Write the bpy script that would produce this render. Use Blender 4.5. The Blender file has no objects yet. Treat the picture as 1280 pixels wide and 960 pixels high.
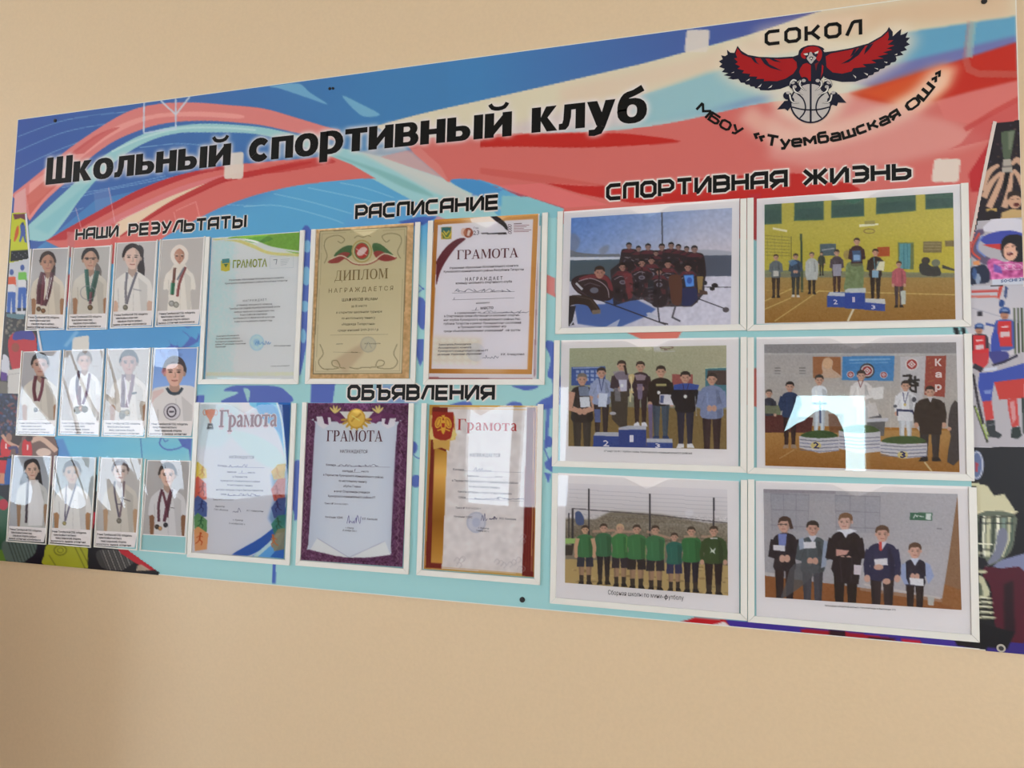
import bpy, math, random
import numpy as np
from mathutils import Matrix, Vector
from mathutils.geometry import tessellate_polygon

SC = bpy.context.scene
COL = SC.collection

# ------------------------------------------------------------------ camera
# The notice board hangs on the wall plane y = 0 (room side is -y).  The lens centre is
# 1.3 m from the board, 1.6 m above the floor, turned 17.5 deg to the left and tilted up 4 deg.
CAM = np.array([0.0, -1.3, 1.6])
FPX = 961.0
RB = np.array([[9.53877841e-01, 2.24671551e-02, -2.99353122e-01],
               [8.63901127e-05, 9.97174829e-01, 7.51155928e-02],
               [3.00195032e-01, -7.16769606e-02, 9.51181032e-01]])
BW = np.array([[1., 0, 0], [0, 0, -1.], [0, 1., 0]])
MW = BW @ RB.T                       # camera axes -> world axes
cd = bpy.data.cameras.new('camera'); cam = bpy.data.objects.new('camera', cd); COL.objects.link(cam)
cd.sensor_width = 36.0; cd.lens = FPX / 1280 * 36.0; cd.clip_start = 0.02
m4 = Matrix([list(MW[0]) + [CAM[0]], list(MW[1]) + [CAM[1]], list(MW[2]) + [CAM[2]], [0, 0, 0, 1]])
cam.matrix_world = m4
SC.camera = cam

# ------------------------------------------------------------------ world, lights, exposure
SC.view_settings.view_transform = 'Standard'; SC.view_settings.look = 'None'
SC.view_settings.gamma = 1.0; SC.view_settings.use_curve_mapping = False
SC.view_settings.exposure = 0.58
wd = bpy.data.worlds.new('overcast_sky'); SC.world = wd; wd.use_nodes = True
wd.node_tree.nodes['Background'].inputs[0].default_value = (0.75, 0.88, 1.0, 1)
wd.node_tree.nodes['Background'].inputs[1].default_value = 3.0
ROOM_D, ROOM_L, ROOM_R, ROOM_H = 4.2, -7.2, 3.2, 2.9     # depth, left x, right x, height
# windows of the opposite wall: (x0, x1, z0, z1)
WINS = [(-6.6, -4.9, 0.95, 2.45), (-4.5, -3.7, 1.05, 2.1), (-2.15, -1.25, 1.05, 2.05), (0.12, 0.72, 1.30, 1.96), (1.55, 3.0, 0.95, 2.45)]  # last window is added to balance the light, clear of the cover reflections
WPOW = [108, 3, 8, 14, 53]
WCOL = [(0.82, 0.97, 1.14), (0.84, 0.98, 1.12), (0.84, 0.98, 1.12), (0.62, 1.0, 1.08), (0.88, 0.96, 1.06)]
for (wx0, wx1, wz0, wz1), pw, wc in zip(WINS, WPOW, WCOL):           # daylight coming in through each window
    ld = bpy.data.lights.new('window_daylight', 'AREA'); lo = bpy.data.objects.new('window_daylight', ld)
    ld.shape = 'RECTANGLE'; ld.size = wx1 - wx0; ld.size_y = wz1 - wz0
    ld.energy = pw; ld.color = wc
    lo.location = ((wx0 + wx1) / 2, -ROOM_D - 0.13, (wz0 + wz1) / 2)
    lo.rotation_euler = (math.radians(90), 0, 0)            # faces +y, into the room
    COL.objects.link(lo)

# ------------------------------------------------------------------ measuring and mesh helpers
KALB = 0.92        # share of the light the lightest surfaces give back
def lin(c):
    c = np.asarray(c, dtype=np.float64) / 255.0
    return np.where(c <= 0.04045, c / 12.92, ((c + 0.055) / 1.055) ** 2.4)
def alb(c):
    return np.clip(lin(c) / KALB, 0.004, 0.88)
def surf(p, d=0.0):
    """points surveyed on the photograph -> (x, z) in metres on the plane d metres in front of the board"""
    p = np.atleast_2d(np.asarray(p, dtype=np.float64))
    v = np.stack([(p[:, 0] - 640) / FPX, -(p[:, 1] - 480) / FPX, -np.ones(len(p))], 1)
    w = v @ MW.T
    t = (1.3 - d) / w[:, 1]
    return np.stack([CAM[0] + w[:, 0] * t, CAM[2] + w[:, 2] * t], 1)
class Crop:
    """reading frame of an enlarged detail of the photograph"""
    def __init__(s, x, y, k): s.x, s.y, s.k = x, y, k
    def __call__(s, pts, d=0.0):
        p = np.atleast_2d(np.asarray(pts, dtype=np.float64))
        return surf(np.stack([s.x + p[:, 0] / s.k, s.y + p[:, 1] / s.k], 1), d)
IMG = Crop(0, 0, 1.0)
def cr(pts, n=6, closed=False):
    """smooth curve through the points"""
    P = np.asarray(pts, dtype=np.float64); N = len(P); out = []
    rng = range(N) if closed else range(N - 1)
    for i in rng:
        if closed: a, b, c, d = P[(i - 1) % N], P[i], P[(i + 1) % N], P[(i + 2) % N]
        else: a, b, c, d = P[max(i - 1, 0)], P[i], P[i + 1], P[min(i + 2, N - 1)]
        for k in range(n):
            t = k / n
            out.append(0.5 * ((2 * b) + (c - a) * t + (2 * a - 5 * b + 4 * c - d) * t * t + (3 * b - a - 3 * c + d) * t ** 3))
    if not closed: out.append(P[-1])
    return [tuple(q) for q in out]
def ell(cx, cy, rx, ry, ang=0, n=20, a0=0, a1=360):
    r = []; c, s = math.cos(math.radians(ang)), math.sin(math.radians(ang))
    full = abs(a1 - a0) >= 360
    for i in range(n if full else n + 1):
        a = math.radians(a0 + (a1 - a0) * i / n)
        x, y = rx * math.cos(a), ry * math.sin(a)
        r.append((cx + x * c - y * s, cy + x * s + y * c))
    return r
def band(pts, w, closed=False):
    """left and right edges of a stroke of width w (number or list) with mitred corners"""
    P = np.asarray(pts, dtype=np.float64); N = len(P)
    W = np.full(N, w, dtype=np.float64) if np.isscalar(w) else np.interp(np.linspace(0, 1, N), np.linspace(0, 1, len(w)), w)
    L, R = [], []
    for i in range(N):
        if closed: a, b = P[i] - P[i - 1], P[(i + 1) % N] - P[i]
        else:
            a = P[i] - P[i - 1] if i > 0 else P[1] - P[0]
            b = P[i + 1] - P[i] if i < N - 1 else P[-1] - P[-2]
        a = a / (np.linalg.norm(a) + 1e-9); b = b / (np.linalg.norm(b) + 1e-9)
        na, nb = np.array([-a[1], a[0]]), np.array([-b[1], b[0]])
        m = na + nb; l = np.linalg.norm(m)
        m = na if l < 0.2 else m / l
        k = 1.0 / max(0.5, float(m @ na))
        L.append(P[i] + m * k * W[i] / 2); R.append(P[i] - m * k * W[i] / 2)
    return L, R
def boxblur(a, r):
    r = max(1, int(r))
    for ax in (0, 1):
        n = a.shape[ax]
        c = np.cumsum(a, axis=ax)
        c = np.concatenate([np.zeros_like(np.take(c, [0], ax)), c], ax)
        hi = np.clip(np.arange(n) + r + 1, 0, n); lo = np.clip(np.arange(n) - r, 0, n)
        a = (np.take(c, hi, ax) - np.take(c, lo, ax)) / (2 * r + 1)
    return a

class Print:
    """a printed picture: painted with flat and soft shapes, then carried by the vertices of a fine flat mesh.
    quad: TL, TR, BR, BL corners (x, z) on the board plane; pitch: vertex spacing in metres"""
    def __init__(s, quad, pitch, base=(200, 200, 200)):
        q = np.asarray(quad, dtype=np.float64)
        s.o = q[0]; s.U = ((q[1] - q[0]) + (q[2] - q[3])) / 2; s.V = ((q[3] - q[0]) + (q[2] - q[1])) / 2
        s.nx = max(4, int(np.linalg.norm(s.U) / (pitch if np.isscalar(pitch) else pitch[0])))
        s.ny = max(4, int(np.linalg.norm(s.V) / (pitch if np.isscalar(pitch) else pitch[1])))
        s.W, s.H = s.nx * 2, s.ny * 2
        s.im = np.empty((s.H, s.W, 3), np.float32); s.im[:] = base
        s.M = np.linalg.inv(np.array([s.U, s.V]).T); s.crop = IMG; s.a = 1.0
    def T(s, pts):
        w = s.crop(pts) - s.o
        uv = w @ s.M.T
        return uv * np.array([s.W, s.H])
    def mask(s, pts):
        P = s.T(pts); m = np.zeros((s.H, s.W + 1), np.int8)
        N = len(P)
        for i in range(N):
            (x0, y0), (x1, y1) = P[i], P[(i + 1) % N]
            if y0 == y1: continue
            if y0 > y1: x0, y0, x1, y1 = x1, y1, x0, y0
            r0, r1 = max(0, math.ceil(y0 - .5)), min(s.H, math.ceil(y1 - .5))
            if r1 <= r0: continue
            r = np.arange(r0, r1)
            x = x0 + (r + .5 - y0) * (x1 - x0) / (y1 - y0)
            c = np.clip(np.ceil(x - .5), 0, s.W).astype(int)
            m[r, c] ^= 1
        return (np.cumsum(m[:, :-1], axis=1) & 1).astype(np.float32)
    def put(s, m, col, a=1.0, blur=0):
        if blur:
            b = blur * s.H / np.linalg.norm(s.V)       # metres -> cells
            for _ in range(3): m = boxblur(m, b * 0.6)
        m = (m * a)[..., None]
        s.im += (np.asarray(col, np.float32) - s.im) * m
    def poly(s, pts, col, a=1.0, blur=0):
        s.put(s.mask(pts), col, a, blur); return s
    def line(s, pts, w, col, a=1.0, blur=0, closed=False):
        L, R = band(pts, w, closed)
        if closed:
            m = np.abs(s.mask(L) - s.mask(R))
        else: m = s.mask(list(L) + list(R)[::-1])
        s.put(m, col, a, blur); return s
    def el(s, cx, cy, rx, ry, col, a=1.0, ang=0, blur=0):
        return s.poly(ell(cx, cy, rx, ry, ang), col, a, blur)
    def grad(s, p0, c0, p1, c1, m=None, a=1.0):
        """linear colour change from p0 to p1 (reading-frame points)"""
        A = s.T([p0, p1]); yy, xx = np.mgrid[0:s.H, 0:s.W]
        d = A[1] - A[0]; t = np.clip(((xx - A[0][0]) * d[0] + (yy - A[0][1]) * d[1]) / (d @ d), 0, 1)[..., None]
        g = np.asarray(c0, np.float32) * (1 - t) + np.asarray(c1, np.float32) * t
        m = (np.ones((s.H, s.W), np.float32) if m is None else m)[..., None] * a
        s.im += (g - s.im) * m; return s
    def noise(s, amp, size, seed=0, m=None):
        rs = np.random.RandomState(seed)
        n = rs.rand(s.H, s.W).astype(np.float32) - .5
        if size > 0:
            for _ in range(2): n = boxblur(n, size)
            n /= n.std() * 2 + 1e-6
        if m is not None: n = n * m
        s.im += (n * amp)[..., None]; return s
    def build(s, name, parent, d, mat, cut=None):
        im = s.im.reshape(s.ny, 2, s.nx, 2, 3).mean((1, 3))
        nx, ny = s.nx, s.ny
        u = np.linspace(0, 1, nx); v = np.linspace(0, 1, ny)
        uu, vv = np.meshgrid(u, v)
        P = s.o + uu[..., None] * s.U + vv[..., None] * s.V
        co = np.stack([P[..., 0], np.full(uu.shape, -d), P[..., 1]], -1).reshape(-1, 3)
        i = np.arange(nx * ny).reshape(ny, nx)
        f = np.stack([i[:-1, :-1], i[1:, :-1], i[1:, 1:], i[:-1, 1:]], -1).reshape(-1, 4)
        if cut is not None:
            c = co[f].mean(1); f = f[cut(c[:, 0], c[:, 2])]
        colr = np.ones((nx * ny, 4), np.float32); colr[:, :3] = alb(np.clip(im, 0, 255)).reshape(-1, 3)
        return fast_mesh(name, co, f, colr, mat, parent)
def fast_mesh(name, co, faces4, colr, mat, parent):
    me = bpy.data.meshes.new(name)
    n, k = len(faces4), 4
    me.vertices.add(len(co)); me.vertices.foreach_set('co', np.asarray(co, np.float32).ravel())
    me.loops.add(n * k); me.loops.foreach_set('vertex_index', np.asarray(faces4, np.int32).ravel())
    me.polygons.add(n); me.polygons.foreach_set('loop_start', np.arange(0, n * k, k, dtype=np.int32))
    me.update(calc_edges=True)
    if colr is not None:
        a = me.color_attributes.new('Col', 'FLOAT_COLOR', 'POINT'); a.data.foreach_set('color', colr.ravel())
    me.materials.append(mat)
    return link(name, me, parent)
def link(name, data, parent=None):
    o = bpy.data.objects.new(name, data); COL.objects.link(o)
    if parent is not None: o.parent = parent; o.matrix_parent_inverse = parent.matrix_world.inverted()
    return o
def thing(name, label, cat, loc, group=None):
    o = link(name, None); o.location = loc; o.empty_display_size = 0.03
    o['label'] = label; o['category'] = cat
    if group: o['group'] = group
    bpy.context.view_layer.update()
    return o
class MB:
    """collects faces (any polygon) with a flat colour each, builds one mesh"""
    def __init__(s): s.v, s.f, s.c = [], [], []
    def face(s, pts3, col=None):
        b = len(s.v); s.v += [tuple(p) for p in pts3]; s.f.append(tuple(range(b, b + len(pts3)))); s.c.append(col)
    def flat(s, pts, d, col, crop=IMG):
        """a flat printed shape (concave allowed) d metres in front of the board"""
        w = crop(pts, 0.0)
        s.flatw(w, d, col)
    def flatw(s, w, d, col):
        P = [Vector((float(a), float(b), 0)) for a, b in w]
        b = len(s.v); s.v += [(p.x, -d, p.y) for p in P]
        for t in tessellate_polygon([P]):
            a_, b_, c_ = (P[i] for i in t)
            ar = (b_.x - a_.x) * (c_.y - a_.y) - (b_.y - a_.y) * (c_.x - a_.x)
            if abs(ar) < 1e-12: continue
            if ar < 0: t = t[::-1]
            s.f.append(tuple(b + i for i in t)); s.c.append(col)
    def stroke(s, pts, w, d, col, crop=IMG, closed=False):
        L, R = band(pts, w, closed)
        L, R = crop(L), crop(R)
        N = len(L)
        for i in range(N if closed else N - 1):
            j = (i + 1) % N
            q = [L[i], L[j], R[j], R[i]]
            ar = sum(q[k][0] * q[(k + 1) % 4][1] - q[(k + 1) % 4][0] * q[k][1] for k in range(4))
            if ar < 0: q = q[::-1]
            s.face([(a, -d, b) for a, b in q], col)
    def box(s, a, b, col=None):
        (x0, y0, z0), (x1, y1, z1) = a, b
        V = [(x0, y0, z0), (x1, y0, z0), (x1, y1, z0), (x0, y1, z0), (x0, y0, z1), (x1, y0, z1), (x1, y1, z1), (x0, y1, z1)]
        for f in ((0, 3, 2, 1), (4, 5, 6, 7), (0, 1, 5, 4), (1, 2, 6, 5), (2, 3, 7, 6), (3, 0, 4, 7)):
            s.face([V[i] for i in f], col)
    def prism(s, poly, y0, y1, col=None):
        """poly (x, z) extruded between the planes y0 < y1 (y0 nearer the room)"""
        ar = sum(poly[k][0] * poly[(k + 1) % len(poly)][1] - poly[(k + 1) % len(poly)][0] * poly[k][1] for k in range(len(poly)))
        if ar < 0: poly = poly[::-1]
        s.face([(a, y0, b) for a, b in poly], col)
        s.face([(a, y1, b) for a, b in poly[::-1]], col)
        n = len(poly)
        for i in range(n):
            p, q = poly[i], poly[(i + 1) % n]
            s.face([(p[0], y0, p[1]), (p[0], y1, p[1]), (q[0], y1, q[1]), (q[0], y0, q[1])], col)
    def build(s, name, mat, parent=None, smooth=False):
        me = bpy.data.meshes.new(name); me.from_pydata(s.v, [], s.f)
        if s.c and s.c[0] is not None:
            a = me.color_attributes.new('Col', 'FLOAT_COLOR', 'CORNER')
            out = np.ones((len(me.loops), 4), np.float32); k = 0
            for f, c in zip(s.f, s.c):
                out[k:k + len(f), :3] = alb(c); k += len(f)
            a.data.foreach_set('color', out.ravel())
        me.materials.append(mat); me.update()
        if smooth: me.polygons.foreach_set('use_smooth', [True] * len(me.polygons))
        return link(name, me, parent)

# ------------------------------------------------------------------ materials
def mat_new(name):
    m = bpy.data.materials.new(name); m.use_nodes = True
    return m, m.node_tree, m.node_tree.nodes['Principled BSDF']
def mat_print(name, rough, spec):
    m, nt, b = mat_new(name)
    a = nt.nodes.new('ShaderNodeAttribute'); a.attribute_name = 'Col'
    nt.links.new(a.outputs['Color'], b.inputs['Base Color'])
    b.inputs['Roughness'].default_value = rough; b.inputs['Specular IOR Level'].default_value = spec
    return m
def mat_plain(name, col, rough=0.5, spec=0.5, grain=0.0, gscale=60, bump=0.0):
    m, nt, b = mat_new(name)
    c = alb(col)
    b.inputs['Roughness'].default_value = rough; b.inputs['Specular IOR Level'].default_value = spec
    if grain or bump:
        tc = nt.nodes.new('ShaderNodeTexCoord'); n = nt.nodes.new('ShaderNodeTexNoise')
        n.inputs['Scale'].default_value = gscale; n.inputs['Detail'].default_value = 4
        nt.links.new(tc.outputs['Object'], n.inputs['Vector'])
        r = nt.nodes.new('ShaderNodeValToRGB')
        r.color_ramp.elements[0].position = .3; r.color_ramp.elements[1].position = .7
        r.color_ramp.elements[0].color = tuple(np.clip(c * (1 - grain), 0, 1)) + (1,)
        r.color_ramp.elements[1].color = tuple(np.clip(c * (1 + grain), 0, .92)) + (1,)
        nt.links.new(n.outputs['Fac'], r.inputs['Fac']); nt.links.new(r.outputs['Color'], b.inputs['Base Color'])
        if bump:
            bp = nt.nodes.new('ShaderNodeBump'); bp.inputs['Strength'].default_value = bump; bp.inputs['Distance'].default_value = 0.002
            nt.links.new(n.outputs['Fac'], bp.inputs['Height']); nt.links.new(bp.outputs['Normal'], b.inputs['Normal'])
    else: b.inputs['Base Color'].default_value = tuple(c) + (1,)
    return m
def mat_clear(name, ior=1.5, gain=1.0, tint=(0.995, 0.995, 0.995)):
    """thin clear plastic: see-through with a mirror-like Fresnel reflection"""
    m = bpy.data.materials.new(name); m.use_nodes = True; nt = m.node_tree; nt.nodes.clear()
    o = nt.nodes.new('ShaderNodeOutputMaterial'); mx = nt.nodes.new('ShaderNodeMixShader')
    t = nt.nodes.new('ShaderNodeBsdfTransparent'); g = nt.nodes.new('ShaderNodeBsdfGlossy')
    t.inputs[0].default_value = tint + (1,); g.inputs[0].default_value = (1, 1, 1, 1); g.inputs['Roughness'].default_value = 0.015
    f = nt.nodes.new('ShaderNodeFresnel'); f.inputs[0].default_value = ior
    k = nt.nodes.new('ShaderNodeMath'); k.operation = 'MULTIPLY'; k.inputs[1].default_value = gain; k.use_clamp = True
    nt.links.new(f.outputs[0], k.inputs[0]); nt.links.new(k.outputs[0], mx.inputs[0])
    nt.links.new(t.outputs[0], mx.inputs[1]); nt.links.new(g.outputs[0], mx.inputs[2]); nt.links.new(mx.outputs[0], o.inputs[0])
    return m
M_FILM = mat_print('printed_film', 0.42, 0.2)
M_PRINT = mat_print('printed_paper', 0.6, 0.2)
M_WALL = mat_plain('painted_wall', (217, 193, 159), 0.32, 0.55, 0.02, 160.0, 0.10)
M_PVC = mat_plain('white_pvc', (222, 220, 214), 0.35, 0.4, 0.01, 40)
M_PAPER = mat_plain('white_paper', (218, 212, 212), 0.7, 0.2)
M_CLEAR = mat_clear('clear_plastic', 1.5, 1.05)
M_DARK = mat_plain('dark_metal', (30, 28, 30), 0.35, 0.5)
M_STEEL = mat_plain('steel', (170, 165, 155), 0.3, 0.6); M_STEEL.node_tree.nodes['Principled BSDF'].inputs['Metallic'].default_value = .8
# ------------------------------------------------------------------ lettering
X_ = .74
def rc(a, b, c, d): return [(a, b), (c, b), (c, d), (a, d)]
def quads(pts, w, closed=False):
    L, R = band(pts, w, closed); n = len(L)
    return [[tuple(L[i]), tuple(L[(i + 1) % n]), tuple(R[(i + 1) % n]), tuple(R[i])] for i in range(n if closed else n - 1)]
def ring(cx, cy, rx, ry, ix, iy, n=18, e=2.3):
    def se(rx, ry):
        r = []
        for i in range(n):
            a = 2 * math.pi * i / n; c, s = math.cos(a), math.sin(a)
            r.append((cx + rx * abs(c) ** (2 / e) * (1 if c > 0 else -1), cy + ry * abs(s) ** (2 / e) * (1 if s > 0 else -1)))
        return r
    o, i_ = se(rx, ry), se(ix, iy)
    return [[o[k], o[(k + 1) % n], i_[(k + 1) % n], i_[k]] for k in range(n)]
def bowl(x0, x1, y0, y1, th, tv, n=8):
    def d(x0, x1, y0, y1):
        r = min((y1 - y0) / 2, x1 - x0); cy = (y0 + y1) / 2
        return [(x0, y0)] + [(x1 - r + r * math.cos(a), cy + (y1 - y0) / 2 * math.sin(a)) for a in [(-90 + 180 * k / n) * math.pi / 180 for k in range(n + 1)]] + [(x0, y1)]
    o, i_ = d(x0, x1, y0, y1), d(x0, x1 - tv, y0 + th, y1 - th)
    return [[o[k], o[k + 1], i_[k + 1], i_[k]] for k in range(len(o) - 1)]
S, H_ = .27, .17
HEAVY = {
 'Ш': (1.06, [rc(0, 0, S, 1), rc(.395, 0, .665, 1), rc(.79, 0, 1.06, 1), rc(.1, 0, 1, .19)]),
 'к': (.75, [rc(0, 0, S, X_), [(.2, .28), (.42, X_), (.73, X_), (.46, .40), (.3, .34)], [(.25, .36), (.46, .42), (.76, 0), (.45, 0)]]),
 'о': (.8, ring(.4, .37, .4, .385, .13, .2)),
 'л': (.75, [rc(.48, 0, .75, X_), rc(.16, X_ - H_, .75, X_), [(.15, X_), (.36, X_), (.35, .36), (.13, .3)], [(.13, .3), (.35, .36), (.29, .1), (.1, .19)], [(.1, .19), (.29, .1), (.2, .0), (0, 0), (0, .18)]]),
 'ь': (.72, [rc(0, 0, S, X_)] + bowl(S - .03, .72, 0, .46, .15, .25)),
 'н': (.76, [rc(0, 0, S, X_), rc(.49, 0, .76, X_), rc(.1, .29, .6, .46)]),
 'ы': (1.06, [rc(0, 0, S, X_), rc(.79, 0, 1.06, X_)] + bowl(S - .03, .7, 0, .46, .15, .24)),
 'и': (.78, [rc(0, 0, S, X_), rc(.51, 0, .78, X_), [(.2, 0), (.2, .28), (.58, X_), (.58, X_ - .28)]]),
 'с': (.74, quads(ell(.4, .37, .27, .285, 0, 16, 42, 318), [.2, .25, .27, .25, .2])),
 'п': (.76, [rc(0, 0, S, X_), rc(.49, 0, .76, X_), rc(.1, X_ - H_, .6, X_)]),
 'р': (.78, [rc(0, -.25, S, X_)] + bowl(S - .06, .78, -.01, X_ + .01, .17, .26)),
 'т': (.72, [rc(0, X_ - H_, .72, X_), rc(.225, 0, .495, X_)]),
 'в': (.74, [rc(0, 0, S, X_)] + bowl(S - .03, .74, 0, .43, .13, .25) + bowl(S - .03, .7, .32, X_, .13, .23)),
 'у': (.8, [[(0, X_), (.29, X_), (.5, .2), (.4, .0), (.28, .02)], [(.52, X_), (.8, X_), (.52, -.04), (.32, .04)], [(.32, .04), (.52, -.04), (.42, -.22), (.22, -.08)], [(.22, -.08), (.42, -.22), (.22, -.27), (.06, -.25), (.06, -.08)]]),
 'б': (.82, ring(.41, .35, .41, .365, .14, .18) + quads(cr([(.14, .36), (.14, .56), (.24, .78), (.46, .86), (.7, .98)], 3), [.27, .24, .2, .18, .2])),
 ' ': (.3, [])}
HEAVY['й'] = (.78, HEAVY['и'][1] + quads(cr([(.14, 1.02), (.22, .9), (.39, .86), (.56, .9), (.64, 1.02)], 2), .12))
T_, s_ = .17, .055
def st(x, y0=0, y1=1, w=T_, sf=.09, top=True, bot=True):
    r = [rc(x, y0, x + w, y1)]
    if bot: r.append(rc(x - sf, y0, x + w + sf, y0 + .045))
    if top: r.append(rc(x - sf, y1 - .045, x + w + sf, y1))
    return r
SERIF = {
 'Г': (.74, st(.09) + [rc(.1, .95, .7, 1), [(.62, .95), (.7, .72), (.73, .72), (.73, 1), (.6, 1)]]),
 'Р': (.76, st(.09) + bowl(.24, .74, .46, 1, .05, T_)),
 'А': (.92, [[(.08, 0), (.15, 0), (.48, 1), (.42, 1)], [(.36, 1), (.5, 1), (.86, 0), (.67, 0)], rc(.22, .3, .62, .36), rc(0, 0, .24, .045), rc(.56, 0, .95, .045)]),
 'М': (1.1, st(.1, w=.06, sf=.07) + st(.86) + [[(.1, 1), (.28, 1), (.6, .2), (.52, .0)], [(.52, 0), (.56, .14), (.86, 1), (.92, 1)]]),
 'О': (.92, ring(.46, .5, .44, .51, .27, .45)),
 'Т': (.84, st(.335, top=False) + [rc(.0, .95, .84, 1), [(0, 1), (0, .72), (.03, .72), (.12, .96)], [(.84, 1), (.84, .72), (.81, .72), (.72, .96)]]),
 'Д': (.95, st(.62, bot=False) + [rc(.3, .955, .7, 1), [(.3, 1), (.36, 1), (.3, .4), (.16, .03), (.1, .03), (.25, .4)], rc(.02, 0, .93, .05), rc(.02, -.2, .07, .05), rc(.88, -.2, .93, .05)]),
 'И': (.98, st(.09) + st(.72) + [[(.2, .08), (.2, .2), (.76, .92), (.76, .8)]]),
 'П': (.96, st(.09) + st(.7) + [rc(.1, .95, .8, 1)]),
 'Л': (.92, st(.66) + [rc(.3, .955, .7, 1), [(.3, 1), (.36, 1), (.3, .4), (.2, .05), (.14, 0), (.12, .06), (.24, .4)], rc(.0, 0, .16, .1)]),
 'Н': (.96, st(.09) + st(.7) + [rc(.2, .47, .75, .53)]),
 'Е': (.76, st(.09) + [rc(.1, 0, .7, .05), rc(.1, .95, .68, 1), rc(.2, .48, .55, .54), [(.62, 0), (.72, 0), (.74, .25), (.7, .25)], [(.62, 1), (.7, 1), (.7, .77), (.66, .77)]]),
 'Ж': (1.3, st(.57, w=.15) + [[(.12, 0), (.24, 0), (.6, .55), (.55, .55)], [(.12, 1), (.24, 1), (.6, .48), (.55, .48)], [(1.06, 0), (1.2, 0), (.78, .55), (.7, .55)], [(1.06, 1), (1.18, 1), (.75, .48), (.7, .48)]]),
 'С': (.84, quads(ell(.47, .5, .36, .47, 0, 16, 40, 320), [.05, .12, .18, .12, .05])),
 'Я': (.84, st(.6) + bowl(-.62, -.1, .44, 1, .05, T_) + [[(.08, 0), (.25, 0), (.52, .46), (.42, .46)], rc(0, 0, .3, .045)]),
 'р': (.66, st(.07, -.28, .68, sf=.07) + bowl(.2, .64, -.02, .7, .05, .15)),
 'а': (.6, quads(cr([(.1, .56), (.3, .67), (.43, .5), (.43, .1), (.55, .04)], 3), [.1, .08, .15, .15, .06]) + quads(cr([(.43, .38), (.2, .3), (.12, .14), (.25, .03), (.43, .14)], 3), [.05, .08, .13, .08, .05])),
 'м': (.86, st(.08, 0, .68, w=.06, sf=.05) + st(.64, 0, .68, sf=.06) + [[(.08, .68), (.24, .68), (.48, .14), (.4, .0)], [(.4, 0), (.44, .1), (.66, .68), (.7, .68)]]),
 'о': (.64, ring(.32, .34, .31, .36, .16, .3)),
 'т': (.62, st(.235, 0, .68, top=False, sf=.07) + [rc(.0, .62, .62, .68), [(0, .68), (0, .48), (.03, .48), (.1, .65)], [(.62, .68), (.62, .48), (.59, .48), (.52, .65)]]),
 ' ': (.35, [])}
SERIF['Я'] = (.84, st(.6) + [[(.84 - a, b) for a, b in q] for q in bowl(.24, .74, .44, 1, .05, T_)] + SERIF['Я'][1][-2:])
c_ = .2
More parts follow.
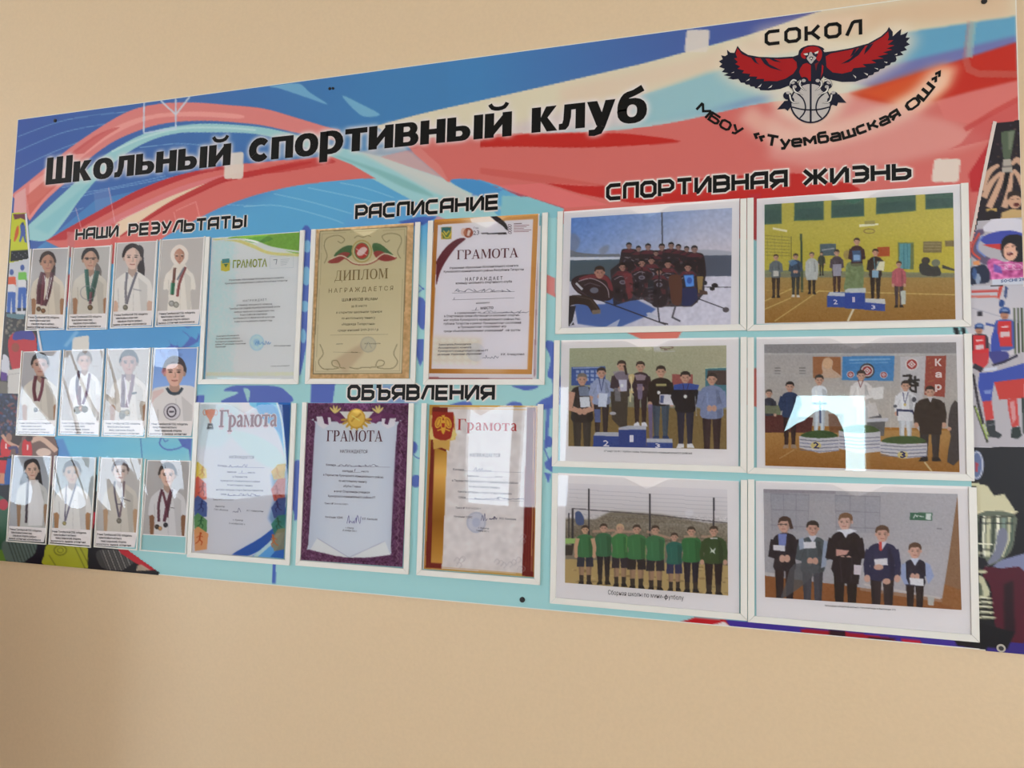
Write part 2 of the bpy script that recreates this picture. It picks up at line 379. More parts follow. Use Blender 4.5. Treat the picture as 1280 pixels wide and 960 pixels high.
TECH = {
 'О': (.9, [([(c_, 0), (.9 - c_, 0), (.9, c_), (.9, 1 - c_), (.9 - c_, 1), (c_, 1), (0, 1 - c_), (0, c_)], True)]),
 'С': (.88, [([(.9, 1), (c_, 1), (0, 1 - c_), (0, c_), (c_, 0), (.9, 0)], False)]),
 'Н': (.9, [([(0, -.09), (0, 1.09)], 0), ([(.9, -.09), (.9, 1.09)], 0), ([(0, .5), (.9, .5)], 0)]),
 'А': (.9, [([(0, -.09), (0, 1 - c_), (c_, 1), (.9, 1), (.9, -.09)], 0), ([(0, .38), (.9, .38)], 0)]),
 'Ш': (1.15, [([(0, 1.09), (0, 0), (1.15, 0), (1.15, 1.09)], 0), ([(.575, 1.09), (.575, 0)], 0)]),
 'И': (.9, [([(0, 1.09), (0, .0)], 0), ([(.9, 1.0), (.9, -.09)], 0), ([(0, -.02), (.12, .02), (.78, .98), (.92, 1.02)], 0)]),
 'Р': (.88, [([(0, -.09), (0, 1), (.88 - c_, 1), (.88, 1 - c_), (.88, .36 + c_ * .7), (.88 - c_, .34), (0, .34)], 0)]),
 'Е': (.82, [([(.88, 1), (0, 1), (0, 0), (.88, 0)], 0), ([(0, .5), (.84, .5)], 0)]),
 'З': (.86, [([(0, 1), (.86 - c_, 1), (.86, 1 - c_), (.86, .6), (.78, .5), (.86, .4), (.86, c_), (.86 - c_, 0), (0, 0)], 0), ([(.15, .5), (.8, .5)], 0)]),
 'У': (.9, [([(0, 1.09), (.42, .4)], 0), ([(.92, 1.09), (.4, .05), (.25, 0), (.08, 0)], 0)]),
 'Л': (.88, [([(.0, -.05), (.38, .92), (.5, 1), (.88, 1), (.88, -.09)], 0)]),
 'Ь': (.88, [([(0, 1.09), (0, 0), (.88 - c_, 0), (.88, c_ * .8), (.88, .62 - c_ * .6), (.88 - c_, .6), (0, .6)], 0)]),
 'Т': (.95, [([(0, 1), (.95, 1)], 0), ([(.475, 1), (.475, -.09)], 0)]),
 'Ы': (1.15, [([(0, 1.09), (0, 0), (.78 - c_, 0), (.78, c_ * .8), (.78, .62 - c_ * .6), (.78 - c_, .6), (0, .6)], 0), ([(1.15, 1.09), (1.15, -.09)], 0)]),
 'П': (.88, [([(0, -.09), (0, .85), (.12, 1), (.88, 1), (.88, -.09)], 0)]),
 'Б': (.88, [([(.86, 1), (0, 1), (0, 0), (.88 - c_, 0), (.88, c_ * .8), (.88, .62 - c_ * .6), (.88 - c_, .6), (0, .6)], 0)]),
 'Ъ': (1.05, [([(-.05, 1), (.25, 1), (.25, 0), (1.05 - c_, 0), (1.05, c_ * .8), (1.05, .62 - c_ * .6), (1.05 - c_, .6), (.25, .6)], 0)]),
 'Я': (.9, [([(.9, -.09), (.9, 1), (c_, 1), (0, 1 - c_), (0, .4 + c_ * .5), (c_, .38), (.9, .38)], 0), ([(.5, .38), (-.02, -.05)], 0)]),
 'В': (.88, [([(0, 0), (0, 1), (.86 - c_, 1), (.86, 1 - c_ * .7), (.86, .6), (.78, .51), (.88, .4), (.88, c_ * .7), (.88 - c_, 0)], True), ([(0, .51), (.8, .51)], 0)]),
 'Ж': (1.35, [([(.675, 1.09), (.675, -.09)], 0), ([(0, 1.05), (.5, .5), (0, -.05)], 0), ([(1.35, 1.05), (.85, .5), (1.35, -.05)], 0), ([(.45, .5), (.9, .5)], 0)]),
 'К': (.85, [([(0, -.09), (0, 1.09)], 0), ([(.85, 1.05), (.38, .5), (.88, -.05)], 0), ([(0, .5), (.4, .5)], 0)]),
 'М': (1.15, [([(0, -.09), (0, .95), (.1, .98), (.575, .35), (1.05, .98), (1.15, .95), (1.15, -.09)], 0)]),
 '«': (.95, [([(.36, .72), (.06, .4), (.36, .08)], 0), ([(.86, .72), (.56, .4), (.86, .08)], 0)]),
 '»': (.95, [([(.06, .82), (.36, .5), (.06, .18)], 0), ([(.52, .82), (.82, .5), (.52, .18)], 0)]),
 'у': (.75, [([(0, .78), (.38, .1)], 0), ([(.76, .78), (.3, -.22), (.05, -.25)], 0)]),
 'е': (.72, [([(.72, 0), (.12, 0), (0, .12), (0, .6), (.12, .72), (.6, .72), (.72, .6), (.72, .36), (0, .36)], 0)]),
 'м': (.9, [([(0, -.09), (0, .72), (.08, .72), (.45, .25), (.82, .72), (.9, .72), (.9, -.09)], 0)]),
 'б': (.75, [([(.72, 1.02), (.14, 1.02), (0, .88), (0, .12), (.12, 0), (.63, 0), (.75, .12), (.75, .52), (.63, .64), (0, .64)], 0)]),
 'а': (.75, [([(.05, .72), (.62, .72), (.75, .6), (.75, 0), (.14, 0), (0, .1), (0, .28), (.14, .38), (.75, .38)], 0)]),
 'ш': (1.0, [([(0, .8), (0, 0), (1.0, 0), (1.0, .8)], 0), ([(.5, .8), (.5, 0)], 0)]),
 'с': (.7, [([(.72, .72), (.12, .72), (0, .6), (0, .12), (.12, 0), (.72, 0)], 0)]),
 'к': (.72, [([(0, -.09), (0, .8)], 0), ([(.7, .78), (.32, .36), (.74, -.05)], 0), ([(0, .36), (.33, .36)], 0)]),
 'я': (.74, [([(.74, -.09), (.74, .72), (.14, .72), (0, .6), (0, .42), (.12, .3), (.74, .3)], 0), ([(.4, .3), (-.02, -.05)], 0)]),
 ' ': (.55, [])}
def tech(w):
    r = {}
    for k, (a, sts) in TECH.items():
        q = []
        for pts, cl in sts: q += quads([(x * 1.0, y * .83 + .09) for x, y in pts], w, bool(cl))
        r[k] = (a, q)
    return r
def lay(text, font, P0, P1, cap, gap=.1, up=None):
    """polygons (board plane) of a line of lettering set between two baseline points"""
    P0, P1 = np.asarray(P0), np.asarray(P1)
    adv = sum(font[c][0] for c in text) + gap * (len(text) - 1)
    ux = (P1 - P0) / adv; uy = np.array([0, 1.0]) * cap if up is None else np.asarray(up)
    out = []; x = 0
    for c in text:
        a, polys = font[c]
        for q in polys: out.append([P0 + ux * (x + px) + uy * py for px, py in q])
        x += a + gap
    return out
def lay_curve(text, font, crop, base, cap_px, gap):
    """lettering along a curved baseline given in the reading frame"""
    B = np.array(cr(base, 12)); seg = np.r_[0, np.cumsum(np.linalg.norm(np.diff(B, axis=0), axis=1))]
    adv = sum(font[c][0] for c in text) + gap * (len(text) - 1); k = seg[-1] / adv; out = []; x = 0
    for c in text:
        a, polys = font[c]; s0 = (x + a / 2) * k
        p = np.array([np.interp(s0, seg, B[:, i]) for i in (0, 1)])
        q0 = np.array([np.interp(max(s0 - 12, 0), seg, B[:, i]) for i in (0, 1)]); q1 = np.array([np.interp(min(s0 + 12, seg[-1]), seg, B[:, i]) for i in (0, 1)])
        t = (q1 - q0) / np.linalg.norm(q1 - q0); n = np.array([t[1], -t[0]])
        for q in polys: out.append(list(crop([tuple(p + t * (px - a / 2) * k + n * py * cap_px) for px, py in q])))
        x += a + gap
    return out
def add(mb, polys, d, col):
    for i, q in enumerate(polys):
        ar = sum(q[k][0] * q[(k + 1) % len(q)][1] - q[(k + 1) % len(q)][0] * q[k][1] for k in range(len(q)))
        if ar < 0: q = q[::-1]
        mb.face([(p[0], -d - (i % 10) * 1.2e-5, p[1]) for p in q], col)      # overlapping strokes lie on one another
def glow(pr, polys, col, a, blur, gain=1.0):
    m = np.zeros((pr.H, pr.W), np.float32); old = pr.crop; pr.crop = lambda p: np.asarray(p)
    for q in polys: m = np.maximum(m, pr.mask(q))
    pr.crop = old
    b = blur * pr.H / np.linalg.norm(pr.V)
    for _ in range(2): m = boxblur(m, b * .7)
    pr.put(np.clip(m * gain, 0, 1), col, a)
_fc = bpy.data.curves.new('type_setter', 'FONT'); _fo = bpy.data.objects.new('type_setter', _fc); COL.objects.link(_fo); _fc.resolution_u = 1
_cache = {}
def typ(mb, text, P0, P1, cap, d, col, fat=0.0):
    """small type in the built-in font, stretched between P0 and P1 (board plane)"""
    key = (text, fat)
    if key not in _cache:
        _fc.body = text; _fc.offset = fat
        bpy.context.view_layer.update(); dg = bpy.context.evaluated_depsgraph_get()
        me = bpy.data.meshes.new_from_object(_fo.evaluated_get(dg))
        v = np.array([q.co[:2] for q in me.vertices]); f = [tuple(p.vertices) for p in me.polygons]
        bpy.data.meshes.remove(me); _cache[key] = (v, f)
    v, f = _cache[key]
    if len(v) == 0: return
    P0, P1 = np.asarray(P0), np.asarray(P1)
    x0, x1 = v[:, 0].min(), v[:, 0].max(); ux = (P1 - P0) / (x1 - x0)
    w = P0 + (v[:, :1] - x0) * ux + v[:, 1:] / .7 * np.array([[0, cap]])
    b = len(mb.v); mb.v += [(p[0], -d, p[1]) for p in w]
    for t in f: mb.f.append(tuple(b + i for i in t)); mb.c.append(col)
# ------------------------------------------------------------------ the room
def struct(name, mb, mat):
    o = mb.build(name, mat); o['kind'] = 'structure'; return o
WB = 0.008                                                    # the wall lies 8 mm behind the board's face
b = MB(); b.box((ROOM_L, WB, 0), (ROOM_R, WB + 0.12, ROOM_H)); struct('wall_front', b, M_WALL)
M_FLOOR = mat_plain('linoleum_floor', (150, 118, 88), 0.35, 0.5, 0.12, 5)
b = MB(); b.box((ROOM_L - .12, -ROOM_D - .12, -0.1), (ROOM_R + .12, WB + .12, 0)); struct('floor', b, M_FLOOR)
M_CEIL = mat_plain('white_ceiling', (225, 222, 215), 0.8, 0.2)
b = MB(); b.box((ROOM_L - .12, -ROOM_D - .12, ROOM_H), (ROOM_R + .12, WB + .12, ROOM_H + .1)); struct('ceiling', b, M_CEIL)
b = MB(); b.box((ROOM_L - .12, -ROOM_D - .12, 0), (ROOM_L, WB + .12, ROOM_H)); struct('wall_left', b, M_WALL)
b = MB(); b.box((ROOM_R, -ROOM_D - .12, 0), (ROOM_R + .12, WB + .12, ROOM_H)); struct('wall_right', b, M_WALL)
b = MB(); xs = [ROOM_L] + [v for w in WINS for v in w[:2]] + [ROOM_R]
for i in range(0, len(xs), 2): b.box((xs[i], -ROOM_D - .12, 0), (xs[i + 1], -ROOM_D, ROOM_H))
for w in WINS:
    b.box((w[0], -ROOM_D - .12, 0), (w[1], -ROOM_D, w[2])); b.box((w[0], -ROOM_D - .12, w[3]), (w[1], -ROOM_D, ROOM_H))
struct('wall_back', b, M_WALL)
for k, w in enumerate(WINS):                                  # casements with a mullion and a transom
    b = MB(); x0, x1, z0, z1 = w; y0, y1 = -ROOM_D - .09, -ROOM_D - .03
    f = .06 if x1 - x0 > .8 else .02
    bars = [((x0, z0), (x0 + f, z1)), ((x1 - f, z0), (x1, z1)), ((x0 + f, z0), (x1 - f, z0 + f)), ((x0 + f, z1 - f), (x1 - f, z1))]
    if x1 - x0 > .8: bars.append((((x0 + x1) / 2 - .035, z0 + f), ((x0 + x1) / 2 + .035, z1 - f)))
    for a, c in bars:
        b.box((a[0], y0, a[1]), (c[0], y1, c[1]))
    struct('window_%d' % (k + 1), b, M_PVC)
b = MB(); b.box((ROOM_L, WB - 0.015, 0), (ROOM_R, WB, 0.09)); struct('baseboard_front', b, mat_plain('brown_baseboard', (120, 80, 55), .4))

# added beige sheet at the small window, cut to a head outline for reflections
CY = -ROOM_D + .06
cl = [(0.02, 2.06), (0.285, 2.06), (0.285, 1.965), (0.24, 1.82), (0.192, 1.69), (0.26, 1.74), (0.32, 1.77), (0.39, 1.835), (0.46, 1.838), (0.52, 1.80), (0.555, 1.71), (0.568, 1.60), (0.572, 1.22), (0.02, 1.22)]
b = MB(); b.prism([(x, z) for x, z in cl], CY, CY + .004)
cu = b.build('reflection_cutout', mat_plain('cutout_cloth', (150, 132, 112), .9, .1, .05, 30)); cu['label'] = 'added beige sheet with head outline shaping the reflection of the small window'; cu['category'] = 'reflection_cutout'
b = MB(); b.box((-0.05, CY - .01, 2.06), (.8, CY + .02, 2.08)); b.build('cutout_rail', M_PVC, cu)

# unseen cabinet added left of the view to shade the wall beside it
cb = thing('cupboard', 'brown two door cupboard against the wall, left of the board', 'cupboard', (-2.3, WB, 0))
M_WOOD = mat_plain('brown_laminate', (128, 92, 62), .45, .4, .12, 12)
b = MB(); b.box((-2.85, -.52, .0), (-1.74, WB - .016, 1.36)); b.box((-2.87, -.55, 1.36), (-1.72, WB - .016, 1.385)); b.build('body', M_WOOD, cb)
for x0, x1, hx in ((-2.84, -2.3, -2.36), (-2.29, -1.75, -2.23)):
    b = MB(); b.box((x0, -.54, .07), (x1, -.521, 1.35)); d = b.build('door', M_WOOD, cb)
    b = MB(); b.box((hx - .006, -.565, .75), (hx + .006, -.541, .90)); b.build('handle', M_STEEL, d)

# ------------------------------------------------------------------ the notice board
XL, XR, ZT, ZB = -1.6206, 0.3815, 2.3105, 1.3092
board = thing('notice_board', 'large blue, red and white printed sports club board on the beige wall', 'notice board', ((XL + XR) / 2, WB, ZB))
b = MB(); b.box((XL, 0.0002, ZB), (XR, WB - 0.0002, ZT)); b.build('backing_panel', M_PVC, board)
# background print of the board
bg = Print([(XL + .0015, ZT - .0015), (XR - .0015, ZT - .0015), (XR - .0015, ZB + .0015), (XL + .0015, ZB + .0015)], (0.0024, 0.0021), (150, 197, 200))
C1, C2, C3, C4 = Crop(0, 60, 4), Crop(300, 60, 4), Crop(600, 20, 4), Crop(960, 0, 4)
# general tones: deeper blue on the left, pale teal below and right
bg.poly([(-10, 130), (700, 60), (640, 300), (400, 330), (250, 480), (130, 560), (60, 700), (-30, 720)], (88, 160, 204), 1, .05)
bg.poly([(0, 380), (130, 400), (240, 400), (240, 440), (150, 450), (60, 470)], (62, 130, 190), .8, .05)
bg.poly([(60, 540), (240, 545), (240, 575), (60, 575)], (95, 178, 208), .8, .02)
bg.poly([(170, 690), (690, 740), (690, 770), (150, 730)], (158, 205, 208), .8, .02)
# upper blue field
up = [(10, 140), (22, 150), (540, 76), (1047, 6), (1060, 4)]
low = [(930, 46), (860, 65), (800, 81), (700, 104), (620, 122), (530, 142), (470, 158), (520, 190), (300, 210), (120, 250), (60, 300), (10, 340)]
m = bg.mask([(0, 120), (540, 40), (1052, -10), (1049, 8)] + low)
bg.grad((30, 200), (66, 92, 160), (470, 120), (68, 125, 178), m)
m2 = bg.mask([(560, 40), (1052, -10), (1049, 8)] + low[:6] + [(560, 135)])
bg.grad((600, 120), (68, 126, 180), (1000, 30), (76, 84, 150), m2)
bg.poly([(60, 240), (340, 180), (340, 240), (150, 300), (40, 340)], (64, 105, 170), .6, .03)
bg.crop = C2
bg.poly(cr([(150, 195), (290, 180), (350, 225), (440, 285), (320, 245), (200, 205)], 4, True), (120, 175, 205), .85)
bg.poly(cr([(512, 240), (600, 280), (700, 335), (620, 345), (560, 300)], 3, True), (125, 180, 205), .8)
bg.crop = C1
for p in ([(92, 445), (300, 370), (500, 335), (720, 315)], [(85, 520), (300, 430), (480, 390), (620, 375)], [(80, 610), (250, 530), (400, 470)],
          [(700, 500), (900, 480), (1120, 500)], [(310, 700), (500, 660)], [(330, 740), (560, 700), (830, 640)], [(370, 780), (420, 740), (700, 680), (900, 640)],
          [(1130, 785), (1280, 790)], [(300, 840), (420, 800)]):
    bg.line(cr(p, 5), 4, (140, 185, 215), .6)
bg.poly([(470, 720), (545, 700), (600, 850), (560, 880), (480, 830)], (110, 135, 185), .5)
# broad pink arc and pale teal arc on the left
arc_o = [(60, 735), (130, 680), (180, 640), (340, 510), (500, 400), (620, 330), (720, 295), (850, 276), (1000, 276), (1150, 288), (1320, 305), (1480, 350), (1630, 395), (1700, 410)]
arc_i = [(1700, 470), (1480, 425), (1320, 390), (1200, 376), (1050, 366), (900, 370), (780, 388), (680, 420), (560, 475), (430, 570), (320, 680), (220, 775), (150, 865)]
bg.poly(cr(arc_o, 5) + cr(arc_i, 5), (214, 128, 124))
bg.poly(cr([(150, 640 + 40), (330, 560), (500, 440), (650, 365), (800, 330), (1000, 320), (1200, 335), (1200, 355), (1000, 345), (800, 350), (650, 395), (500, 480), (330, 620), (220, 740), (140, 790)], 4), (230, 160, 152), .8)
bg.poly(cr([(345, 535), (470, 445), (560, 405), (600, 400), (520, 450), (420, 530)], 3), (188, 72, 74), .6)
bg.poly([(75, 735), (130, 700), (135, 840), (70, 835)], (216, 160, 158))
bg.poly([(135, 740), (300, 600), (330, 640), (230, 745), (150, 840)], (196, 92, 80), .7)
bg.line(cr([(150, 850), (240, 740), (320, 675)], 4), 14, (224, 140, 132), .8)
t_o = [(135, 895), (250, 790), (370, 680), (480, 570), (600, 492), (720, 432), (870, 394), (1050, 380), (1280, 395), (1420, 420), (1560, 460), (1700, 500), (1900, 545), (2060, 602), (2240, 665), (2380, 737), (2500, 850)]
t_i = [(2300, 905), (2220, 860), (2100, 785), (1980, 720), (1860, 655), (1740, 600), (1650, 550), (1500, 490), (1280, 432), (1000, 424), (880, 430), (760, 462), (640, 525), (520, 620), (400, 760), (330, 860), (240, 960), (140, 960)]
bg.poly(cr(t_o, 5) + cr(t_i, 5), (152, 198, 202))
bg.poly(cr([(170, 900), (300, 800), (430, 690), (540, 600), (420, 730), (300, 870), (240, 930)], 4), (120, 182, 192), .5, .004)
bg.line(cr([(560, 520), (720, 450), (900, 405), (1100, 400), (1280, 412)], 5), 10, (195, 222, 220), .7)
bg.crop = C2
bg.poly(cr([(420, 520), (640, 590), (800, 650), (940, 720), (960, 745), (820, 700), (640, 610), (480, 545)], 4), (118, 172, 172), .7, .003)
bg.poly(cr([(520, 500), (720, 545), (860, 600), (1040, 665), (1180, 735), (1200, 760), (1040, 720), (860, 640), (700, 580)], 4), (190, 205, 198), .6, .004)
# lower red and pink sweep
bg.crop = C1
sw_u = [(230, 965), (400, 868), (600, 758), (700, 708), (850, 650), (1000, 612), (1150, 586), (1290, 575), (1450, 560), (1620, 545), (1660, 545)]
sw_l = [(1880, 655), (1800, 655), (1680, 665), (1480, 690), (1320, 725), (1200, 762), (1100, 800), (980, 860), (850, 930), (700, 1000), (300, 1000)]
bg.poly(cr(sw_u, 5) + [(1760, 585)] + cr(sw_l, 5), (208, 106, 100))
bg.poly(cr([(230, 965), (400, 868), (600, 758), (700, 708), (850, 650), (1000, 612), (1150, 586), (1150, 602), (1000, 632), (850, 682), (700, 745), (600, 795), (400, 905), (330, 960)], 4), (176, 42, 48), .85)
bg.poly(cr([(380, 950), (600, 830), (850, 715), (1000, 665), (1150, 630), (1150, 650), (1000, 690), (850, 750), (640, 870), (520, 950)], 4), (214, 126, 130), .8)
bg.poly(cr([(480, 960), (560, 890), (750, 790), (900, 725), (1100, 655), (1130, 655), (1000, 715), (850, 790), (700, 880), (600, 950)], 4), (226, 200, 172))
bg.line(cr([(600, 945), (720, 865), (850, 785), (1000, 710), (1120, 658), (1250, 632), (1400, 602), (1560, 572)], 5), [6, 18, 26, 30, 30, 30, 26, 8], (178, 44, 46), .9)
bg.poly(cr([(1180, 640), (1400, 585), (1600, 550), (1680, 570), (1600, 590), (1400, 625)], 4), (186, 54, 52), .7)
for p in ([(545, 700), (575, 870)], [(380, 800), (410, 910)], [(600, 860), (740, 800)]): bg.line(p, 4, (225, 180, 185), .6)
bg.line([(880, 815), (980, 770), (1000, 850)], 5, (225, 150, 145), .7); bg.line([(870, 820), (890, 900)], 5, (225, 150, 145), .7)
# thin pale lines over the light blue field
bg.crop = C2
for p in ([(20, 795), (200, 790), (440, 850), (520, 880)], [(170, 730), (350, 770), (560, 830)], [(340, 700), (560, 745), (780, 800)], [(500, 675), (620, 700), (770, 750)]):
    bg.line(cr(p, 5), 5, (140, 195, 218), .7)
bg.poly([(520, 860), (800, 760), (980, 840), (960, 900), (520, 920)], (90, 150, 205), .5, .01)
bg.poly([(790, 870), (900, 845), (985, 845), (920, 885), (850, 895)], (66, 88, 165), .9)
bg.poly([(985, 840), (1060, 870), (1060, 900), (960, 885)], (205, 140, 150), .8)
# cream bands right of the crossing
bg.crop = IMG
bg.poly(cr([(470, 158), (530, 142), (620, 122), (700, 104), (800, 81), (860, 65), (930, 46), (1047, 7)], 5) + [(1300, -30), (1300, 60), (1130, 78), (960, 70), (880, 96), (800, 120), (760, 150), (540, 192), (500, 180)], (214, 205, 178))
bg.poly([(700, 110), (860, 75), (960, 45), (1000, 60), (880, 92), (800, 112), (700, 140)], (216, 190, 168), .6, .012)
bg.poly([(1080, -20), (1300, -40), (1300, 20), (1140, 34), (1040, 50), (1000, 30)], (212, 182, 150), .9, .015)
bg.poly([(560, 180), (700, 140), (860, 110), (900, 150), (620, 175)], (205, 190, 190), .9, .012)
bg.poly([(800, 122), (880, 93), (970, 70), (1080, 60), (1060, 110), (960, 128), (860, 150), (780, 160)], (146, 186, 194), 1, .006)
bg.poly([(830, 148), (890, 138), (960, 118), (1010, 110), (930, 134)], (104, 130, 182), .8, .008)
bg.poly([(1125, 42), (1276, 20), (1300, 17), (1300, 50), (1200, 68), (1110, 85), (1100, 60)], (98, 158, 190), 1, .003)
bg.poly([(1040, 100), (1130, 78), (1276, 44), (1300, 38), (1300, 60), (1200, 84), (1090, 110)], (112, 116, 170), 1, .005)
# red and pink field on the right
bg.poly(cr([(500, 172), (560, 172), (620, 168), (740, 165), (800, 160), (860, 150), (940, 132), (1000, 124), (1060, 116)], 4) + [(1300, 90), (1300, 330), (700, 280), (690, 262), (640, 238), (600, 225), (560, 228), (520, 195)], (204, 106, 100))
bg.poly([(450, 190), (500, 180), (560, 228), (600, 252), (640, 262), (600, 262), (540, 240)], (206, 196, 190), .6, .003)
bg.crop = C3
bg.poly(cr([(0, 625), (150, 600), (350, 590), (600, 588), (750, 592), (1000, 628), (800, 648), (500, 660), (200, 655), (0, 658)], 4), (184, 42, 36))
bg.poly(cr([(330, 838), (500, 850), (640, 850), (900, 830), (1280, 800), (1600, 790), (1900, 870), (1500, 930), (1000, 930), (760, 935), (500, 890)], 3), (184, 42, 38))
bg.poly([(0, 760), (350, 800), (640, 850), (350, 838), (300, 835), (60, 800), (0, 790)], (196, 88, 80), .7)
bg.poly([(300, 838), (640, 945), (420, 960), (200, 900), (90, 850)], (216, 112, 112), .8)
bg.poly([(0, 830), (130, 870), (420, 960), (380, 975), (200, 905), (100, 860), (0, 855)], (160, 72, 92), .9)
bg.poly([(-40, 815), (10, 830), (100, 868), (130, 860), (60, 900), (-40, 900)], (84, 120, 185), .8)
bg.poly([(110, 900), (240, 905), (420, 965), (400, 1010), (100, 1010)], (130, 185, 195))
bg.crop = C2
bg.poly(cr([(1050, 668), (1120, 655), (1200, 665), (1280, 700), (1290, 730), (1180, 735)], 4, True), (72, 140, 195))
bg.poly([(700, 545), (900, 500), (1000, 590), (1040, 660), (860, 600)], (214, 140, 132), .55)
bg.crop = C4
bg.poly([(0, 560), (250, 480), (420, 470), (700, 560), (900, 600), (1110, 700), (960, 750), (600, 830), (200, 840), (0, 800)], (214, 146, 138), .85, .01)
bg.poly([(900, 750), (1100, 700), (1280, 560), (1280, 480), (1140, 560), (1060, 600), (960, 720)], (196, 84, 82), .7)
bg.poly([(1000, 870), (1110, 700), (1130, 610), (1060, 960), (1010, 960)], (180, 40, 46), .9)
bg.poly([(840, 505), (1000, 460), (1270, 395), (1300, 480), (1130, 570), (1000, 620), (880, 600)], (212, 118, 112), .8)
bg.line([(980, 650), (1130, 560), (1280, 480)], 26, (190, 66, 62), .7)
bg.poly([(400, 470), (540, 430), (700, 385), (900, 320), (1265, 205), (1280, 395), (1000, 462), (830, 508), (600, 520), (480, 490)], (186, 46, 34), 1, .002)
bg.poly([(400, 468), (560, 425), (720, 370), (880, 320), (900, 420), (840, 500), (700, 530), (560, 510)], (205, 84, 44), .95, .008)
bg.poly([(600, 530), (720, 470), (860, 330), (950, 330), (900, 440), (740, 560)], (236, 185, 152), .9, .01)
bg.line([(1010, 110), (985, 300), (1000, 350), (1050, 372), (1270, 375)], 34, (190, 120, 110), .45)
bg.line([(1022, 110), (1002, 290)], 34, (150, 182, 176), .6)
# glow behind the emblem and its writing
for p, w, a in ((cr([(-120, 560), (0, 650), (150, 700), (400, 650), (640, 560), (780, 470), (860, 360)], 5), 110, .55), (cr([(-60, 190), (100, 150), (300, 130), (480, 120)], 4), 90, .5)):
    bg.line(p, w, (232, 210, 190), a, .012)
bg.crop = Crop(890, 20, 4.923)
bg.poly([(20, 330), (120, 170), (240, 220), (520, 230), (560, 150), (700, 160), (900, 170), (1060, 60), (1180, 40), (1260, 160), (1150, 300), (860, 460), (760, 620), (600, 700), (430, 620), (330, 490), (120, 420)], (226, 212, 190), .85, .014)
bg.crop = IMG
for q in ([(858, 38), (887, 38), (884, 66), (855, 66)], [(281, 192), (305, 190), (304, 224), (280, 224)], [(1167, 199), (1200, 199), (1197, 228), (1163, 228)], [(91, 422), (112, 419), (111, 450), (90, 450)]):
    c = np.mean(q, 0); r = []
    for i in range(4):
        p, a_, b_ = np.array(q[i]), np.array(q[i - 1]), np.array(q[(i + 1) % 4])
        r += [p + (a_ - p) * .12, p + (a_ - p) * .03 + (b_ - p) * .03, p + (b_ - p) * .12]
    bg.poly(r, (218, 208, 196), .93)
bg.crop = C1
bg.line([(722, 270), (720, 428), (880, 402), (880, 255)], 8, (190, 205, 222), .9)
bg.line([(805, 265), (880, 335), (950, 245)], 9, (200, 212, 222), .85)
# blue paint splashes around the pockets
BL = (74, 92, 172); PT = (148, 192, 196)
bg.crop = Crop(240, 465, 4.267)
bg.poly(cr([(170, 100), (215, 75), (300, 70), (440, 75), (500, 100), (520, 165), (160, 165), (250, 110)], 4, True), BL, .95)
bg.poly([(638, 60), (765, 60), (750, 165), (632, 165)], BL, .95)
bg.poly([(980, 70), (1200, 70), (1200, 165), (975, 165)], (110, 130, 185), .8, .004)
bg.poly([(22, 125), (68, 125), (66, 165), (22, 165)], BL, .9)
bg.poly(cr([(275, 85), (310, 100), (300, 160), (285, 120)], 3, True), PT)
bg.crop = IMG
bg.poly(cr([(376, 296), (388, 286), (400, 330), (392, 360), (390, 420), (384, 430), (374, 470), (372, 400)], 4, True), BL, .9)
for c in ((384, 308, 5, 8), (383, 345, 6, 12), (381, 383, 6, 7), (379, 420, 4, 9)): bg.el(*c, (120, 172, 205))
bg.poly(cr([(522, 372), (532, 378), (531, 410), (524, 408), (520, 392)], 3, True), BL, .9); bg.poly([(521, 424), (530, 424), (529, 450), (525, 458), (519, 440)], BL, .9)
bg.line([(522, 366), (530, 360)], 1.2, BL); bg.line([(522, 355), (530, 362)], 1.2, BL)
bg.poly([(676, 340), (694, 348), (694, 372), (676, 362)], (206, 116, 112), .9)
bg.poly(cr([(680, 428), (694, 430), (696, 470), (684, 470), (688, 448)], 3, True), BL, .9)
bg.poly(cr([(690, 465), (700, 470), (700, 505), (668, 512), (676, 500), (690, 492)], 3, True), BL, .9)
bg.poly([(683, 505), (688, 505), (684, 560), (680, 560)], BL, .85); bg.el(686, 552, 5, 7, BL, .9)
bg.poly([(680, 578), (692, 568), (690, 590), (682, 585)], BL, .9); bg.poly([(680, 590), (689, 592), (685, 604)], BL, .9); bg.line([(680, 560), (690, 585)], 1.5, BL)
bg.poly(cr([(640, 482), (672, 482), (668, 486), (656, 488), (650, 486)], 3, True), BL, .9)
bg.poly(cr([(632, 508), (640, 502), (652, 504), (650, 510)], 3, True), BL, .9); bg.poly(cr([(560, 508), (575, 502), (588, 502), (588, 510)], 3, True), BL, .9)
bg.el(516, 559, 6, 8, BL, .9); bg.el(520, 601, 7, 8, BL, .9); bg.line(cr([(515, 566), (520, 571), (526, 573)], 3), 1.2, BL)
bg.poly(cr([(366, 583), (376, 580), (374, 640), (368, 650), (362, 640)], 4, True), BL, .9)
bg.el(365, 645, 3, 9, PT); bg.poly([(341, 704), (345, 704), (345, 729), (340, 728)], (64, 92, 175), .95)
bg.line([(511, 670), (512, 664)], 1.5, (40, 50, 60))
bg.crop = Crop(60, 380, 4.571)
bg.poly(cr([(640, 262), (700, 250), (770, 255), (860, 215), (862, 165), (850, 205), (820, 185), (800, 210), (760, 250), (740, 230), (745, 215), (735, 240), (700, 225), (690, 205), (700, 240)], 2, True), BL, .9)
bg.line([(770, 155), (800, 175), (820, 205)], 4, BL, .9); bg.line(cr([(780, 125), (800, 135), (820, 125)], 3), 5, BL, .9)
bg.poly([(842, 522), (896, 522), (892, 556), (842, 556)], BL, .95)
bg.line(cr([(650, 760), (640, 800), (680, 830), (740, 825), (790, 800)], 4), 8, BL, .9)
bg.line(cr([(660, 765), (670, 785), (690, 775)], 3), 5, BL, .9)
